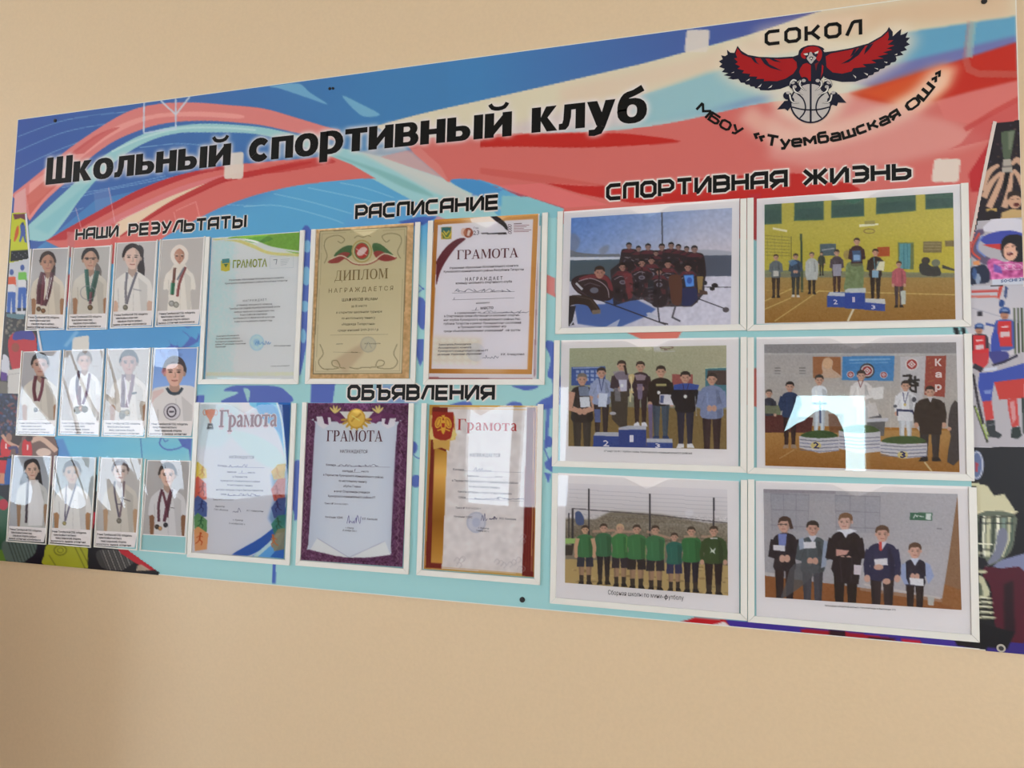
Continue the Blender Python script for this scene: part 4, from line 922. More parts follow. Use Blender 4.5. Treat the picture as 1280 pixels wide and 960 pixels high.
for a in [('Управление образования Исполнительного комитета', 168, 346, 512, 333, 10), ('Кукморского муниципального района Республики Татарстан', 140, 364, 540, 352, 10), ('Н А Г Р А Ж Д А Е Т', 248, 405, 434, 399, 16),
          ('команду школьного спортивного клуба', 200, 422, 480, 413, 11), ('награждается', 302, 520, 368, 517, 8), ('место', 324, 548, 388, 545, 16), ('в соревнованиях по', 195, 570, 325, 567, 9),
          ('в Спартакиаде среди обучающихся школьных спортив-', 142, 586, 520, 580, 10), ('ных клубов Кукморского муниципального района Рес-', 140, 605, 526, 600, 10), ('публики Татарстан в рамках Президентских состязаний', 140, 624, 526, 618, 10),
          ('и Президентских спортивных игр', 212, 641, 452, 636, 10), ('среди общеобразовательных учреждений    -ой группы', 140, 661, 522, 655, 10),
          ('Заместитель Руководителя', 115, 728, 276, 725, 9), ('Исполнительного комитета', 113, 744, 277, 741, 9), ('Кукморского муниципального района РТ', 112, 760, 362, 757, 9), ('начальник Управления образования', 110, 777, 328, 773, 9), ('И.И.  Ахмадуллина', 425, 777, 542, 775, 10)]: L.t(*a, B3, .012)
for a in ((183, 466, 494, 458), (183, 500, 492, 490), (280, 553, 315, 551), (325, 567, 555, 563)): L.l([a[:2], a[2:]], 1.6, (120, 110, 118))
scribble(L, 190, 458, 300, 14, (110, 108, 122), 5, 34, 1.8); scribble(L, 335, 565, 220, 14, (110, 108, 122), 6, 26, 1.8); scribble(L, 335, 790, 75, 26, (96, 96, 112), 7, 12, 2.2); L.l([(298, 552), (304, 538)], 2.5, (90, 90, 110)); L.l([(190, 498), (194, 488)], 2, (90, 90, 110)); L.l([(432, 655), (436, 645)], 3, B3)
L.build(t)

F4 = Crop(230, 480, 4.174)
t, q = sheet('certificate', [(249.6, 503.2), (363, 504), (354.6, 698), (239.1, 690.8)], 'white and blue certificate with orange cup and colourful athlete figures', 'certificate', GR)
p = Print(q, (.0015, .0014), (212, 212, 226)); p.crop = F4
p.poly([(82, 97), (300, 97), (260, 260), (200, 330), (70, 330)], (200, 214, 226), .8, .008)
p.poly(cr([(340, 97), (560, 97), (552, 480), (530, 420), (515, 330), (480, 240), (420, 160)], 3, True), (120, 186, 220)); p.poly(cr([(240, 250), (350, 260), (480, 330), (530, 430), (430, 430), (300, 330)], 3, True), (196, 218, 234), .7, .003)
p.poly(cr([(400, 170), (500, 260), (530, 400), (545, 420), (520, 250), (490, 140), (440, 100), (380, 100)], 3, True), (82, 160, 208), .9)
p.poly([(490, 97), (556, 97), (545, 500), (530, 420), (520, 300)], (28, 88, 160)); p.line(cr([(485, 100), (508, 180), (522, 300), (530, 420)], 5), 10, (206, 226, 236))
p.poly(cr([(545, 480), (535, 620), (490, 720), (400, 800), (250, 890), (330, 896), (420, 850), (500, 770), (540, 690)], 4, True), (22, 96, 178))
p.poly([(540, 690), (500, 770), (420, 850), (350, 900), (525, 912), (540, 760)], (98, 170, 222)); p.line(cr([(520, 740), (460, 820), (370, 900)], 4), 18, (196, 220, 238)); p.poly(cr([(450, 900), (500, 840), (530, 780), (525, 912)], 3), (22, 110, 190))
p.poly([(455, 470), (545, 440), (540, 700), (480, 760), (440, 700), (470, 600)], (40, 110, 160), .5, .004)
for y0, y1, c1, c2 in ((405, 490, (230, 196, 70), (214, 176, 60)), (480, 600, (206, 86, 66), (196, 84, 70)), (580, 690, (62, 96, 160), (48, 76, 140)), (670, 770, (90, 150, 96), (40, 130, 110)), (740, 860, (222, 160, 110), (150, 140, 110))):
    p.poly([(75, y0), (118 + (y0 % 3) * 6, y0 + 40), (122, y1), (60, y1 + 10), (56, y0 + 20)], c1, .95); p.poly([(490, y0 + 15), (530, y0 + 10), (525, y1), (470, y1 + 10), (455, (y0 + y1) / 2 + 10)], c2, .85)
def run(x, y, s, c, k=1):
    p.el(x + k * 6 * s, y - 32 * s, 6 * s, 7 * s, c); p.line([(x + k * 4 * s, y - 26 * s), (x, y)], 9 * s, c); p.line([(x, y), (x + k * 14 * s, y + 12 * s), (x + k * 8 * s, y + 30 * s)], 5 * s, c); p.line([(x, y), (x - k * 10 * s, y + 14 * s), (x - k * 22 * s, y + 20 * s)], 5 * s, c); p.line([(x + k * 2 * s, y - 20 * s), (x + k * 18 * s, y - 14 * s)], 4 * s, c); p.line([(x + k * 2 * s, y - 20 * s), (x - k * 16 * s, y - 10 * s)], 4 * s, c)
for a in ((98, 460, .8, (190, 140, 30)), (98, 550, 1, (150, 40, 40)), (92, 640, .9, (24, 50, 110)), (90, 725, .9, (24, 96, 60)), (84, 810, 1, (190, 84, 40))): run(*a)
for a in ((490, 470, .8, (200, 150, 40), -1), (488, 565, 1, (160, 40, 40), -1), (490, 640, .9, (24, 40, 100), -1), (494, 730, .9, (24, 90, 70), -1), (470, 820, 1, (196, 110, 60), -1)): run(*a)
p.poly(cr([(116, 138), (164, 136), (160, 165), (148, 185), (143, 205), (138, 205), (133, 185), (120, 165)], 3, True), (214, 130, 90)); p.line(ell(112, 150, 9, 14), 3, (210, 130, 90), .9, 0, True); p.line(ell(168, 150, 9, 14), 3, (210, 130, 90), .9, 0, True)
p.poly([(128, 208), (152, 208), (156, 236), (122, 236)], (46, 50, 60)); p.line([(132, 222), (148, 222)], 4, (180, 180, 186))
p.build('print', t, D_P, M_PRINT)
L = Lines(F4)
SER2 = dict(SERIF)
gl = lay('Грамота', SERIF, F4((186, 224))[0], F4((487, 220))[0], float(F4((186, 138))[0][1] - F4((186, 224))[0][1]), .02)
b2 = []
for qd in gl:
    c = np.mean(qd, 0); b2.append([c + (np.array(v) - c) * 1.25 + np.sign(np.array(v) - c) * .0012 for v in qd])
add(L.mb, b2, D_L, (214, 196, 200)); b2 = []
for qd in gl:
    c = np.mean(qd, 0); b2.append([np.array(v) + np.sign(np.array(v) - c) * .0006 for v in qd])
add(L.mb, b2, D_L + .00018, (122, 36, 48))
for a in [('НАГРАЖДАЕТСЯ', 238, 388, 366, 390, 14), ('Команда', 178, 430, 225, 432, 10), ('занявшая', 226, 462, 275, 464, 9), ('место', 335, 466, 372, 467, 9), ('в Первенстве', 256, 488, 332, 489, 9), ('Кукморского муниципального района', 193, 508, 398, 513, 9), ('по настольному теннису', 228, 530, 360, 535, 9),
          ('на Кубок ветерана спорта Виктора Кириллова', 170, 555, 415, 560, 9), ('среди', 193, 578, 222, 579, 9), ('Приказ № 55 от 04.10.2021 г.', 153, 606, 262, 608, 7), ('Директор', 165, 641, 214, 643, 8), ('ГАУ «Колос»', 160, 658, 232, 662, 8), ('Р.Г. Нафигуллин', 330, 664, 416, 668, 8), ('г. Кукмор', 258, 712, 310, 715, 8), ('5 октября 2021 г.', 238, 730, 322, 736, 8)]: L.t(*a, (74, 70, 92), .008)
L.l([(225, 432), (420, 437)], 1.4, (120, 118, 140)); L.l([(285, 466), (330, 467)], 1.4, (120, 118, 140)); L.l([(225, 580), (395, 586)], 1.4, (120, 118, 140))
scribble(L, 240, 434, 95, 16, (90, 90, 130), 8, 12, 2); scribble(L, 232, 582, 160, 12, (90, 90, 130), 9, 22, 2); scribble(L, 256, 668, 40, 22, (80, 80, 120), 10, 7, 2); L.l([(302, 464), (306, 452)], 2, (80, 80, 120))
L.build(t)

F5 = Crop(360, 480, 4)
t, q = sheet('certificate', [(385, 503.8), (511.8, 504.3), (503, 708.8), (374.5, 700)], 'certificate with purple ornamental border, gold medal and paper scroll', 'certificate', GR)
p = Print(q, (.0015, .0014), (98, 52, 92)); p.noise(26, 1, 11); p.noise(14, 4, 12); p.crop = F5
for x0, y0, x1, y1 in ((116, 190, 76, 850), (566, 190, 545, 890)):
    p.line([(x0 + (x1 - x0) * k / 40 + (6 if k % 2 else -6), y0 + (y1 - y0) * k / 40) for k in range(41)], 3, (158, 122, 146), .8)
for k in range(26): p.el(75 + k * 19.5, 872 + k * 1.4, 6, 5, (140, 100, 130), .6); p.el(84 + k * .4 * (1 if k < 99 else 0), 140 + k * 28, 3, 6, (140, 100, 130), .5)
p.poly([(146, 185), (180, 175), (240, 195), (440, 195), (500, 180), (540, 180), (512, 850), (104, 820)], (92, 84, 112), .5, .006)
p.poly(cr([(140, 200), (150, 190), (540, 190), (545, 210), (524, 500), (514, 800), (500, 850), (320, 866), (110, 826), (104, 800), (125, 500)], 3, True), (202, 208, 218))
m = p.mask([(138, 195), (545, 195), (512, 850), (320, 866), (104, 822)]); p.grad((120, 500), (184, 192, 206), (220, 500), (210, 212, 218), m, .6); p.grad((524, 500), (186, 192, 206), (430, 500), (210, 212, 218), m, .3)
p.poly([(114, 826), (150, 768), (306, 866), (240, 858)], (224, 222, 226)); p.poly([(306, 866), (484, 782), (512, 852), (420, 864)], (224, 222, 226)); p.line([(150, 770), (306, 866), (484, 784)], 3, (150, 150, 170), .7)
p.poly([(145, 165), (215, 160), (218, 200), (180, 226), (150, 205)], (220, 214, 222)); p.poly([(470, 175), (540, 172), (532, 210), (500, 225), (468, 205)], (220, 214, 222))
p.poly(cr([(170, 150), (225, 140), (300, 150), (350, 160), (410, 150), (470, 142), (540, 155), (530, 170), (470, 175), (440, 200), (400, 185), (300, 190), (260, 200), (225, 170), (180, 170)], 2, True), (104, 46, 96)); p.poly([(175, 165), (200, 160), (205, 205), (185, 200)], (96, 40, 88)); p.poly([(490, 165), (512, 165), (500, 205), (482, 200)], (96, 40, 88))
p.poly([(215, 150), (265, 170), (268, 200), (225, 178)], (124, 62, 112)); p.poly([(420, 168), (470, 152), (460, 180), (420, 196)], (124, 62, 112)); p.poly([(258, 140), (430, 140), (400, 175), (290, 175)], (226, 218, 214))
for cx, k in ((236, -1), (452, 1)):
    for a in (-50, -20, 10, 40): p.poly(ell(cx + k * a * .3, 125 + abs(a) * .2, 5, 20, a * k), (222, 202, 130))
for a in range(0, 181, 22): p.poly(ell(343 + 62 * math.cos(math.radians(a)), 178 + 40 * math.sin(math.radians(a)), 16, 6, a), (200, 162, 70))
p.el(343, 175, 46, 50, (196, 156, 60)); p.el(343, 174, 39, 43, (222, 186, 92)); p.line(cr([(318, 190), (335, 170), (350, 165), (366, 150)], 3), 8, (190, 146, 56)); p.line(cr([(320, 160), (340, 172), (360, 185)], 3), 5, (240, 214, 130))
p.build('print', t, D_P, M_PRINT)
L = Lines(F5); L.t('ГРАМОТА', 194, 286, 474, 288, 54, (86, 42, 60), font=SERIF, gap=.06)
for a in [('НАГРАЖДАЕТСЯ', 262, 344, 398, 346, 15), ('Команда', 192, 408, 240, 410, 10), ('занявшая', 272, 438, 326, 440, 9), ('место', 368, 441, 404, 442, 9), ('в Первенстве Кукморского муниципального района', 178, 458, 478, 471, 10), ('по настольному теннису', 256, 488, 396, 494, 10), ('«Кубок Главы»', 278, 515, 366, 518, 10),
          ('и зачет Спартакиады учащихся', 232, 540, 410, 547, 10), ('Кукморского муниципального района РТ', 202, 564, 438, 573, 10), ('Приказ № 23 от 04.10.2021 г.', 185, 600, 305, 605, 8), ('Начальник УДМС', 188, 668, 276, 673, 9), ('Е.П. Камашев', 374, 678, 448, 681, 9), ('г. Кукмор', 290, 722, 330, 724, 8), ('25 октября 2021 г.', 274, 734, 346, 739, 8)]: L.t(*a, (80, 62, 84), .008)
L.l([(244, 411), (512, 416)], 1.4, (130, 120, 140)); L.l([(300, 441), (365, 442)], 1.4, (130, 120, 140))
scribble(L, 250, 411, 205, 10, (110, 104, 128), 12, 28, 1.8); scribble(L, 298, 694, 66, 44, (110, 100, 160), 13, 12, 2); L.l([(334, 438), (338, 424)], 2.5, (110, 100, 130))
L.build(t)

F6 = Crop(510, 480, 3.763)
t, q = sheet('certificate', [(537, 506), (672.6, 507.4), (668.7, 721.8), (528.6, 711.2)], 'certificate with red bands, gold ribbon and double headed eagle crest', 'certificate', GR)
p = Print(q, (.0014, .0013), (214, 206, 204)); p.crop = F6
p.noise(7, 5, 21)
p.poly([(100, 98), (612, 100), (612, 112), (100, 110)], (190, 150, 70)); p.line([(110, 116), (600, 122)], 4, (206, 160, 90), .7)
p.poly([(70, 860), (597, 895), (597, 912), (70, 874)], (196, 160, 90)); p.line([(95, 855), (590, 892)], 4, (200, 150, 90), .6)
p.poly([(102, 98), (140, 98), (112, 872), (68, 870)], (190, 142, 60)); p.poly([(118, 110), (190, 112), (160, 866), (84, 862)], (118, 30, 28)); p.line([(100, 300), (84, 850)], 4, (200, 140, 80), .8)
m = p.mask([(128, 300), (186, 320), (164, 842), (110, 838)]); p.grad((0, 300), (176, 130, 44), (0, 400), (222, 178, 96), m); p.grad((0, 420), (222, 178, 96), (0, 640), (150, 96, 20), m * (np.arange(p.H)[:, None] > p.T([(140, 410)])[0][1])); p.grad((0, 640), (150, 96, 20), (0, 830), (200, 150, 70), m * (np.arange(p.H)[:, None] > p.T([(140, 640)])[0][1]))
p.poly([(560, 112), (600, 112), (590, 905), (536, 900), (548, 500)], (112, 26, 28)); p.poly([(600, 112), (612, 112), (597, 908), (588, 906)], (190, 140, 66)); p.line([(592, 130), (580, 880)], 4, (214, 170, 110), .8)
for dx in (0, 12, 22): p.line([(570 + dx * .8, 420), (552 + dx, 880)], 2, (160, 60, 50), .7)
for i in range(26):
    rs = random.Random(i); x, y = rs.uniform(180, 540), rs.uniform(720, 880)
    if x < 250 or x > 400: p.line(cr([(x, y), (x + 14, y - 18), (x + 26, y - 4), (x + 12, y + 10)], 3), 4, (176, 168, 170), .5)
p.poly([(108, 148), (160, 150), (222, 152), (226, 262), (200, 268), (104, 262)], (212, 182, 110)); p.poly([(118, 132), (216, 134), (220, 230), (200, 258), (170, 270), (130, 256), (112, 232)], (156, 40, 32))
p.poly([(120, 262), (200, 268), (196, 316), (160, 300), (122, 308)], (206, 168, 90)); p.poly([(102, 235), (116, 200), (124, 262), (112, 262)], (222, 200, 130)); p.poly([(214, 205), (232, 240), (212, 268), (204, 258)], (222, 200, 130))
GD = (216, 172, 62)
p.el(146, 182, 16, 28, GD, 1, 20); p.el(190, 184, 16, 28, GD, 1, -20); p.poly([(152, 172), (184, 172), (176, 226), (168, 240), (160, 226)], GD); p.el(158, 164, 7, 9, GD); p.el(178, 164, 7, 9, GD); p.poly([(160, 148), (176, 148), (172, 160), (164, 160)], GD); p.poly([(160, 186), (176, 186), (174, 206), (162, 206)], (170, 40, 34)); p.line([(140, 220), (160, 214), (180, 214), (200, 222)], 6, GD)
p.line(ell(146, 182, 8, 20, 20), 3, (150, 60, 34), .7, 0, True); p.line(ell(190, 184, 8, 20, -20), 3, (150, 60, 34), .7, 0, True)
p.el(322, 650, 46, 50, (140, 150, 180), .4); p.el(322, 650, 38, 42, (208, 206, 212), .5); p.el(322, 650, 20, 22, (140, 150, 180), .3, 0, .001)
p.build('print', t, D_P, M_PRINT)
L = Lines(F6); L.t('Грамота', 233, 216, 515, 222, 52, (172, 46, 44), font=SERIF, gap=.06)
for a in [('НАГРАЖДАЕТСЯ', 292, 342, 434, 344, 16), ('Команда', 213, 406, 264, 408, 10), ('занявшая', 280, 435, 334, 438, 9), ('место', 412, 440, 445, 441, 9), ('в Первенстве Кукморского муниципального района', 208, 458, 518, 470, 10), ('по настольному теннису', 288, 486, 434, 492, 10), ('памяти ветерана спорта Тагира Каримова', 236, 510, 488, 521, 10), ('среди', 238, 536, 272, 538, 10),
          ('Приказ № 72 от 16.02.2021 г.', 226, 585, 345, 590, 8), ('Начальник УДМС', 218, 626, 304, 631, 9), ('И.О. Камашев', 432, 636, 510, 641, 9), ('г. Кукмор', 332, 680, 382, 683, 8), ('7 марта 2021 г.', 322, 692, 384, 697, 8)]: L.t(*a, (96, 84, 94), .008)
L.l([(264, 409), (545, 416)], 1.4, (140, 132, 142)); L.l([(340, 438), (410, 440)], 1.4, (140, 132, 142)); L.l([(272, 540), (545, 552)], 1.4, (140, 132, 142))
scribble(L, 312, 410, 85, 18, (110, 104, 128), 14, 12, 2); scribble(L, 280, 542, 265, 11, (110, 104, 128), 15, 32, 2); scribble(L, 345, 640, 30, 50, (100, 96, 130), 16, 6, 2.2); scribble(L, 382, 636, 36, 14, (110, 104, 128), 17, 12, 3)
L.build(t)
# ------------------------------------------------------------------ figures in the printed photographs
SK = (190, 150, 130)
def head(p, x, y, h, hair=(48, 40, 38), skin=SK, turn=0, face=True, long=False):
    """printed head: y is the crown, h its height"""
    w = h * .37; cy = y + h * .55
    if long: p.poly(cr([(x - w * 1.3, cy), (x - w, y), (x + w, y), (x + w * 1.3, cy), (x + w * 1.4, y + h * 1.5), (x + w * .7, y + h * 1.5), (x - w * .7, y + h * 1.4), (x - w * 1.4, y + h * 1.4)], 3, True), hair)
    p.el(x, y + h * .36, w * 1.12, h * .37, hair)
    p.el(x - w, cy, w * .18, h * .1, skin); p.el(x + w, cy, w * .18, h * .1, skin)
    p.poly(ell(x + turn * w * .15, cy + h * .03, w * .92, h * .42), skin)
    p.poly([(x - w, y + h * .42), (x - w * .95, y + h * .12), (x, y), (x + w * .95, y + h * .12), (x + w, y + h * .42), (x + w * .6, y + h * .3), (x - w * .6, y + h * .3)], hair)
    if face:
        dk = tuple(int(c * .55) for c in skin)
        for s_ in (-1, 1): p.el(x + s_ * w * .42 + turn * w * .2, cy - h * .01, w * .2, h * .045, dk, .8); p.line([(x + s_ * w * .65 + turn * w * .2, cy - h * .1), (x + s_ * w * .2 + turn * w * .2, cy - h * .09)], h * .03, dk, .6)
        p.line([(x + turn * w * .25, cy), (x + turn * w * .3, cy + h * .14)], h * .04, dk, .35); p.line([(x - w * .3 + turn * w * .2, cy + h * .24), (x + w * .3 + turn * w * .2, cy + h * .24)], h * .045, (150, 84, 80), .8)
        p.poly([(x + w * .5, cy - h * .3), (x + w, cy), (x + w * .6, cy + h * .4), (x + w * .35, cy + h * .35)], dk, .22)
def fig(p, x, y, H, top, bot, w=.27, hair=(48, 40, 38), skin=SK, arms='down', leg=None, sock=None, shoe=(34, 32, 36), long=False, hh=.145, skirt=False, shorts=None, legs=True, item=None, bare=False, turn=0, belly=0, collar=None):
    h = H * hh; W = w * H / 2 * .9; y1 = y + h * 1.05; yh = y + H * .53; dk = tuple(int(c * .68) for c in top); lt = tuple(min(255, int(c * 1.18) + 6) for c in top)
    db = tuple(int(c * .65) for c in bot)
    if legs:
        if skirt: p.poly([(x - W * .7, yh - H * .06), (x + W * .7, yh - H * .06), (x + W, y + H * .8), (x - W, y + H * .8)], bot); lg = (40, 36, 40)
        else: lg = bot
        for s_ in (-1, 1):
            if shorts: p.poly([(x, yh - H * .03), (x + s_ * W * .85, yh - H * .03), (x + s_ * W * .95, y + H * .7), (x + s_ * W * .1, y + H * .7)], bot); lg = leg or skin
            p.poly([(x + s_ * W * .04, yh), (x + s_ * W * .8, yh), (x + s_ * W * .62, y + H * .96), (x + s_ * W * .2, y + H * .96)], lg)
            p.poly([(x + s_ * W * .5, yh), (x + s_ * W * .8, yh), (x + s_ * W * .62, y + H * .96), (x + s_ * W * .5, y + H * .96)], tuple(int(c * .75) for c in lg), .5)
            if sock: p.poly([(x + s_ * W * .18, y + H * .84), (x + s_ * W * .68, y + H * .84), (x + s_ * W * .62, y + H * .96), (x + s_ * W * .2, y + H * .96)], sock)
            if shorts: p.poly([(x + s_ * W * .06, yh - H * .03), (x + s_ * W * .88, yh - H * .03), (x + s_ * W * .95, y + H * .7), (x + s_ * W * .1, y + H * .7)], bot)
            p.poly([(x + s_ * W * .15, y + H * .945), (x + s_ * W * .66, y + H * .945), (x + s_ * W * .85, y + H), (x + s_ * W * .15, y + H)], shoe)
    p.poly([(x - h * .16, y + h * .8), (x + h * .16, y + h * .8), (x + h * .2, y1 + h * .2), (x - h * .2, y1 + h * .2)], tuple(int(c * .85) for c in skin))
    p.poly(cr([(x - h * .22, y1), (x + h * .22, y1), (x + W * .8, y1 + H * .03), (x + W, y1 + H * .1), (x + W * (.82 + belly), y + H * .4), (x + W * .85, yh), (x - W * .85, yh), (x - W * (.82 + belly), y + H * .4), (x - W, y1 + H * .1), (x - W * .8, y1 + H * .03)], 3, True), top)
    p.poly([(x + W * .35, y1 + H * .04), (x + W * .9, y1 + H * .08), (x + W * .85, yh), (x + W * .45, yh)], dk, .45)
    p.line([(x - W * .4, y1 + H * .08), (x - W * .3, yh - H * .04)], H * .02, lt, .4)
    a = H * .062; sl = skin if bare else top
    for s_ in (-1, 1):
        sh = (x + s_ * W * .86, y1 + H * .065)
        if arms == 'down': e, hd = (x + s_ * W * 1.06, y + H * .38), (x + s_ * W * 1.02, y + H * .52)
        elif arms == 'front': e, hd = (x + s_ * W * 1.08, y + H * .38), (x + s_ * W * .2, y + H * .42)
        elif arms == 'back': e, hd = (x + s_ * W * 1.15, y + H * .34), (x + s_ * W * .9, y + H * .44)
        elif arms == 'none': continue
        elif arms == 'over': e, hd = (x + s_ * W * 1.5, y1 + H * .04), (x + s_ * W * 2.0, y1 + H * .03)
        p.line([sh, ((sh[0] + e[0]) / 2, (sh[1] + e[1]) / 2)], a * 1.15, top if bare else sl); p.line([sh, e, hd], [a * 1.1, a, a * .8], sl)
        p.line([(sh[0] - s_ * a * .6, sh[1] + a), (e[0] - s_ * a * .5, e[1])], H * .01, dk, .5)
        if arms != 'back': p.el(hd[0], hd[1], a * .5, a * .6, skin)
    if collar is not None: p.poly([(x - h * .28, y1 - h * .05), (x, y1 + h * .4), (x + h * .28, y1 - h * .05), (x + h * .1, y1 - h * .1), (x - h * .1, y1 - h * .1)], collar)
    head(p, x, y, h, hair, skin, turn, h > 14, long)
    if item: c, iw, ih = item; p.poly([(x - iw / 2, y + H * .38), (x + iw / 2, y + H * .385), (x + iw / 2, y + H * .38 + ih), (x - iw / 2, y + H * .38 + ih)], c)
def photo(label, outer, quad, crop, pitch=(.0011, .0011)):
    t, _ = sheet('photo_sheet', outer, label, 'photograph', 'large photographs on the right of the board')
    p = Print(surf(quad, D_P), pitch, (180, 180, 180)); p.crop = crop
    return t, p
# hockey team on snow
k = Crop(690, 240, 4.923)
t, p = photo('printed photograph of a hockey team posing on snow under blue sky', [(705, 264.5), (924.5, 248), (923.5, 406), (701, 414)], [(714, 272.5), (914.5, 258.7), (913.4, 405.5), (709.9, 408.2)], k)
p.grad((150, 140), (78, 122, 188), (900, 330), (204, 192, 196)); p.grad((500, 100), (100, 138, 192), (500, 400), (190, 190, 202), None, .45)
p.poly([(60, 520), (1150, 510), (1150, 900), (60, 900)], (202, 198, 208)); p.noise(7, 3, 31)
p.poly([(80, 345), (150, 370), (200, 378), (290, 385), (420, 382), (420, 400), (80, 402)], (110, 108, 108), .8); p.poly(cr([(110, 270), (150, 262), (175, 300), (160, 350), (120, 390), (108, 390)], 3, True), (120, 122, 136), .55, .002)
p.poly(cr([(290, 360), (320, 335), (350, 330), (345, 365), (310, 390)], 3, True), (130, 128, 136), .6, .002); p.poly(cr([(900, 360), (1000, 358), (1110, 370), (1110, 395), (900, 395)], 3, True), (160, 162, 172), .8, .001)
p.poly([(100, 402), (430, 402), (430, 420), (100, 425)], (206, 206, 214))
p.poly([(100, 422), (440, 415), (440, 560), (100, 550)], (82, 98, 108)); p.poly([(920, 392), (1110, 390), (1110, 518), (920, 520)], (88, 96, 112))
for x in range(110, 440, 14): p.line([(x, 424), (x, 530)], 2, (66, 80, 92), .5)
for x in range(940, 1105, 14): p.line([(x, 394), (x, 516)], 2, (70, 78, 94), .5)
p.line([(676, 122), (680, 330)], 8, (70, 70, 80)); p.line([(682, 122), (690, 124)], 8, (70, 70, 80))
p.poly([(330, 640), (480, 640), (640, 720), (590, 760), (420, 830), (300, 830), (160, 810), (140, 690), (330, 690)], (66, 98, 160), .9, .0015); p.poly([(330, 830), (420, 780), (400, 830)], (200, 198, 206), .8)
JD, JR = (52, 42, 48), (104, 50, 60)
for x, y, s_ in ((475, 312, 42), (533, 332, 38), (592, 318, 44), (676, 318, 46), (733, 310, 44), (778, 322, 40), (828, 334, 38), (876, 330, 48), (640, 360, 36)):
    p.poly(cr([(x - s_ * 1.2, y + s_ * 1.5), (x - s_ * .6, y + s_ * .95), (x + s_ * .6, y + s_ * .95), (x + s_ * 1.25, y + s_ * 1.5), (x + s_ * 1.3, y + 220), (x - s_ * 1.3, y + 220)], 3, True), JD)
    p.poly([(x - s_ * 1.15, y + s_ * 1.4), (x - s_ * .4, y + s_ * 1.0), (x + s_ * .4, y + s_ * 1.0), (x + s_ * 1.15, y + s_ * 1.4), (x + s_ * .6, y + s_ * 1.5), (x - s_ * .6, y + s_ * 1.5)], JR, .8)
    head(p, x, y, s_, (40, 36, 38), (150, 120, 112)); p.line([(x - s_ * .5, y + s_ * 2.2), (x + s_ * .5, y + s_ * 2.2)], 6, (150, 146, 156), .5)
p.poly([(425, 430), (930, 400), (938, 620), (890, 680), (860, 705), (640, 705), (560, 660), (480, 670), (380, 700), (360, 480)], (46, 40, 46), .85)
rs = random.Random(4)
for x, y, s_ in ((612, 400, 46), (714, 420, 50), (553, 412, 50), (836, 440, 50), (436, 436, 52), (660, 470, 44)):
    bd = cr([(x - s_ * 1.35, y + s_ * 1.9), (x - s_ * .6, y + s_), (x + s_ * .6, y + s_), (x + s_ * 1.35, y + s_ * 1.9), (x + s_ * 1.2, y + 190), (x + s_ * .7, y + 235), (x - s_ * .7, y + 235), (x - s_ * 1.2, y + 190)], 3, True)
    p.poly(bd, (50, 42, 50)); p.line(bd, 4, (84, 74, 84), .7, 0, True)
    p.poly([(x - s_ * 1.3, y + s_ * 1.8), (x - s_ * .6, y + s_), (x + s_ * .6, y + s_), (x + s_ * 1.3, y + s_ * 1.8), (x + s_ * .7, y + s_ * 1.5), (x - s_ * .7, y + s_ * 1.5)], JR, .95)
    p.line([(x - s_ * 1.0, y + s_ * 2.0), (x - s_ * .3, y + s_ * 1.6), (x + s_ * .4, y + s_ * 1.7)], 4, (196, 186, 194), .7)
    head(p, x, y, s_, (40, 34, 36), (164, 124, 112)); p.el(x, y + s_ * 2.3, 20, 13, (140, 138, 152), .8); p.el(x, y + s_ * 2.3, 12, 7, (70, 60, 76), .8)
    p.poly([(x - s_ * .9, y + s_ * 3), (x - s_ * .3, y + s_ * 2.9), (x - s_ * .35, y + s_ * 3.6), (x - s_ * .85, y + s_ * 3.6)], (34, 30, 38)); p.poly([(x + s_ * .3, y + s_ * 3), (x + s_ * .9, y + s_ * 2.9), (x + s_ * .9, y + s_ * 3.6), (x + s_ * .35, y + s_ * 3.6)], (96, 52, 60), .8)
p.poly([(440, 500), (490, 500), (500, 560), (495, 650), (470, 660), (455, 580)], (130, 60, 66), .8)
for i in range(60):
    x, y = rs.uniform(430, 900), rs.uniform(420, 680); c = rs.choice([(120, 60, 66), (92, 88, 98), (30, 26, 30), (30, 26, 30), (60, 62, 84)])
    p.el(x, y, rs.uniform(3, 12), rs.uniform(3, 11), c, .6, rs.uniform(0, 90))
for i in range(70): x, y = rs.uniform(430, 920), rs.uniform(400, 690); p.line([(x, y), (x + rs.uniform(-16, 16), y + rs.uniform(4, 18))], rs.uniform(2, 5), rs.choice([(150, 64, 72), (170, 160, 170), (120, 116, 130), (150, 64, 72)]), .65)
p.poly(cr([(720, 520), (790, 515), (800, 600), (790, 690), (740, 685), (725, 600)], 3, True), (96, 62, 52)); p.poly([(590, 540), (625, 540), (628, 600), (590, 600)], (46, 50, 58)); 
for i in range(5): p.line([(590, 590 + i * 22), (625, 585 + i * 22)], 5, (120, 120, 130), .5)
p.poly([(800, 590), (890, 590), (895, 660), (850, 702), (800, 700)], (44, 52, 92)); p.poly([(808, 510), (872, 508), (876, 582), (822, 586)], (96, 150, 214)); p.line([(808, 510), (872, 508), (876, 582), (822, 586)], 5, (50, 60, 90), 1, 0, True); p.el(845, 545, 16, 20, (60, 96, 170))
p.poly([(890, 520), (930, 520), (920, 620), (900, 620)], (150, 124, 80)); p.poly([(905, 600), (955, 612), (955, 632), (905, 632)], (88, 66, 60))
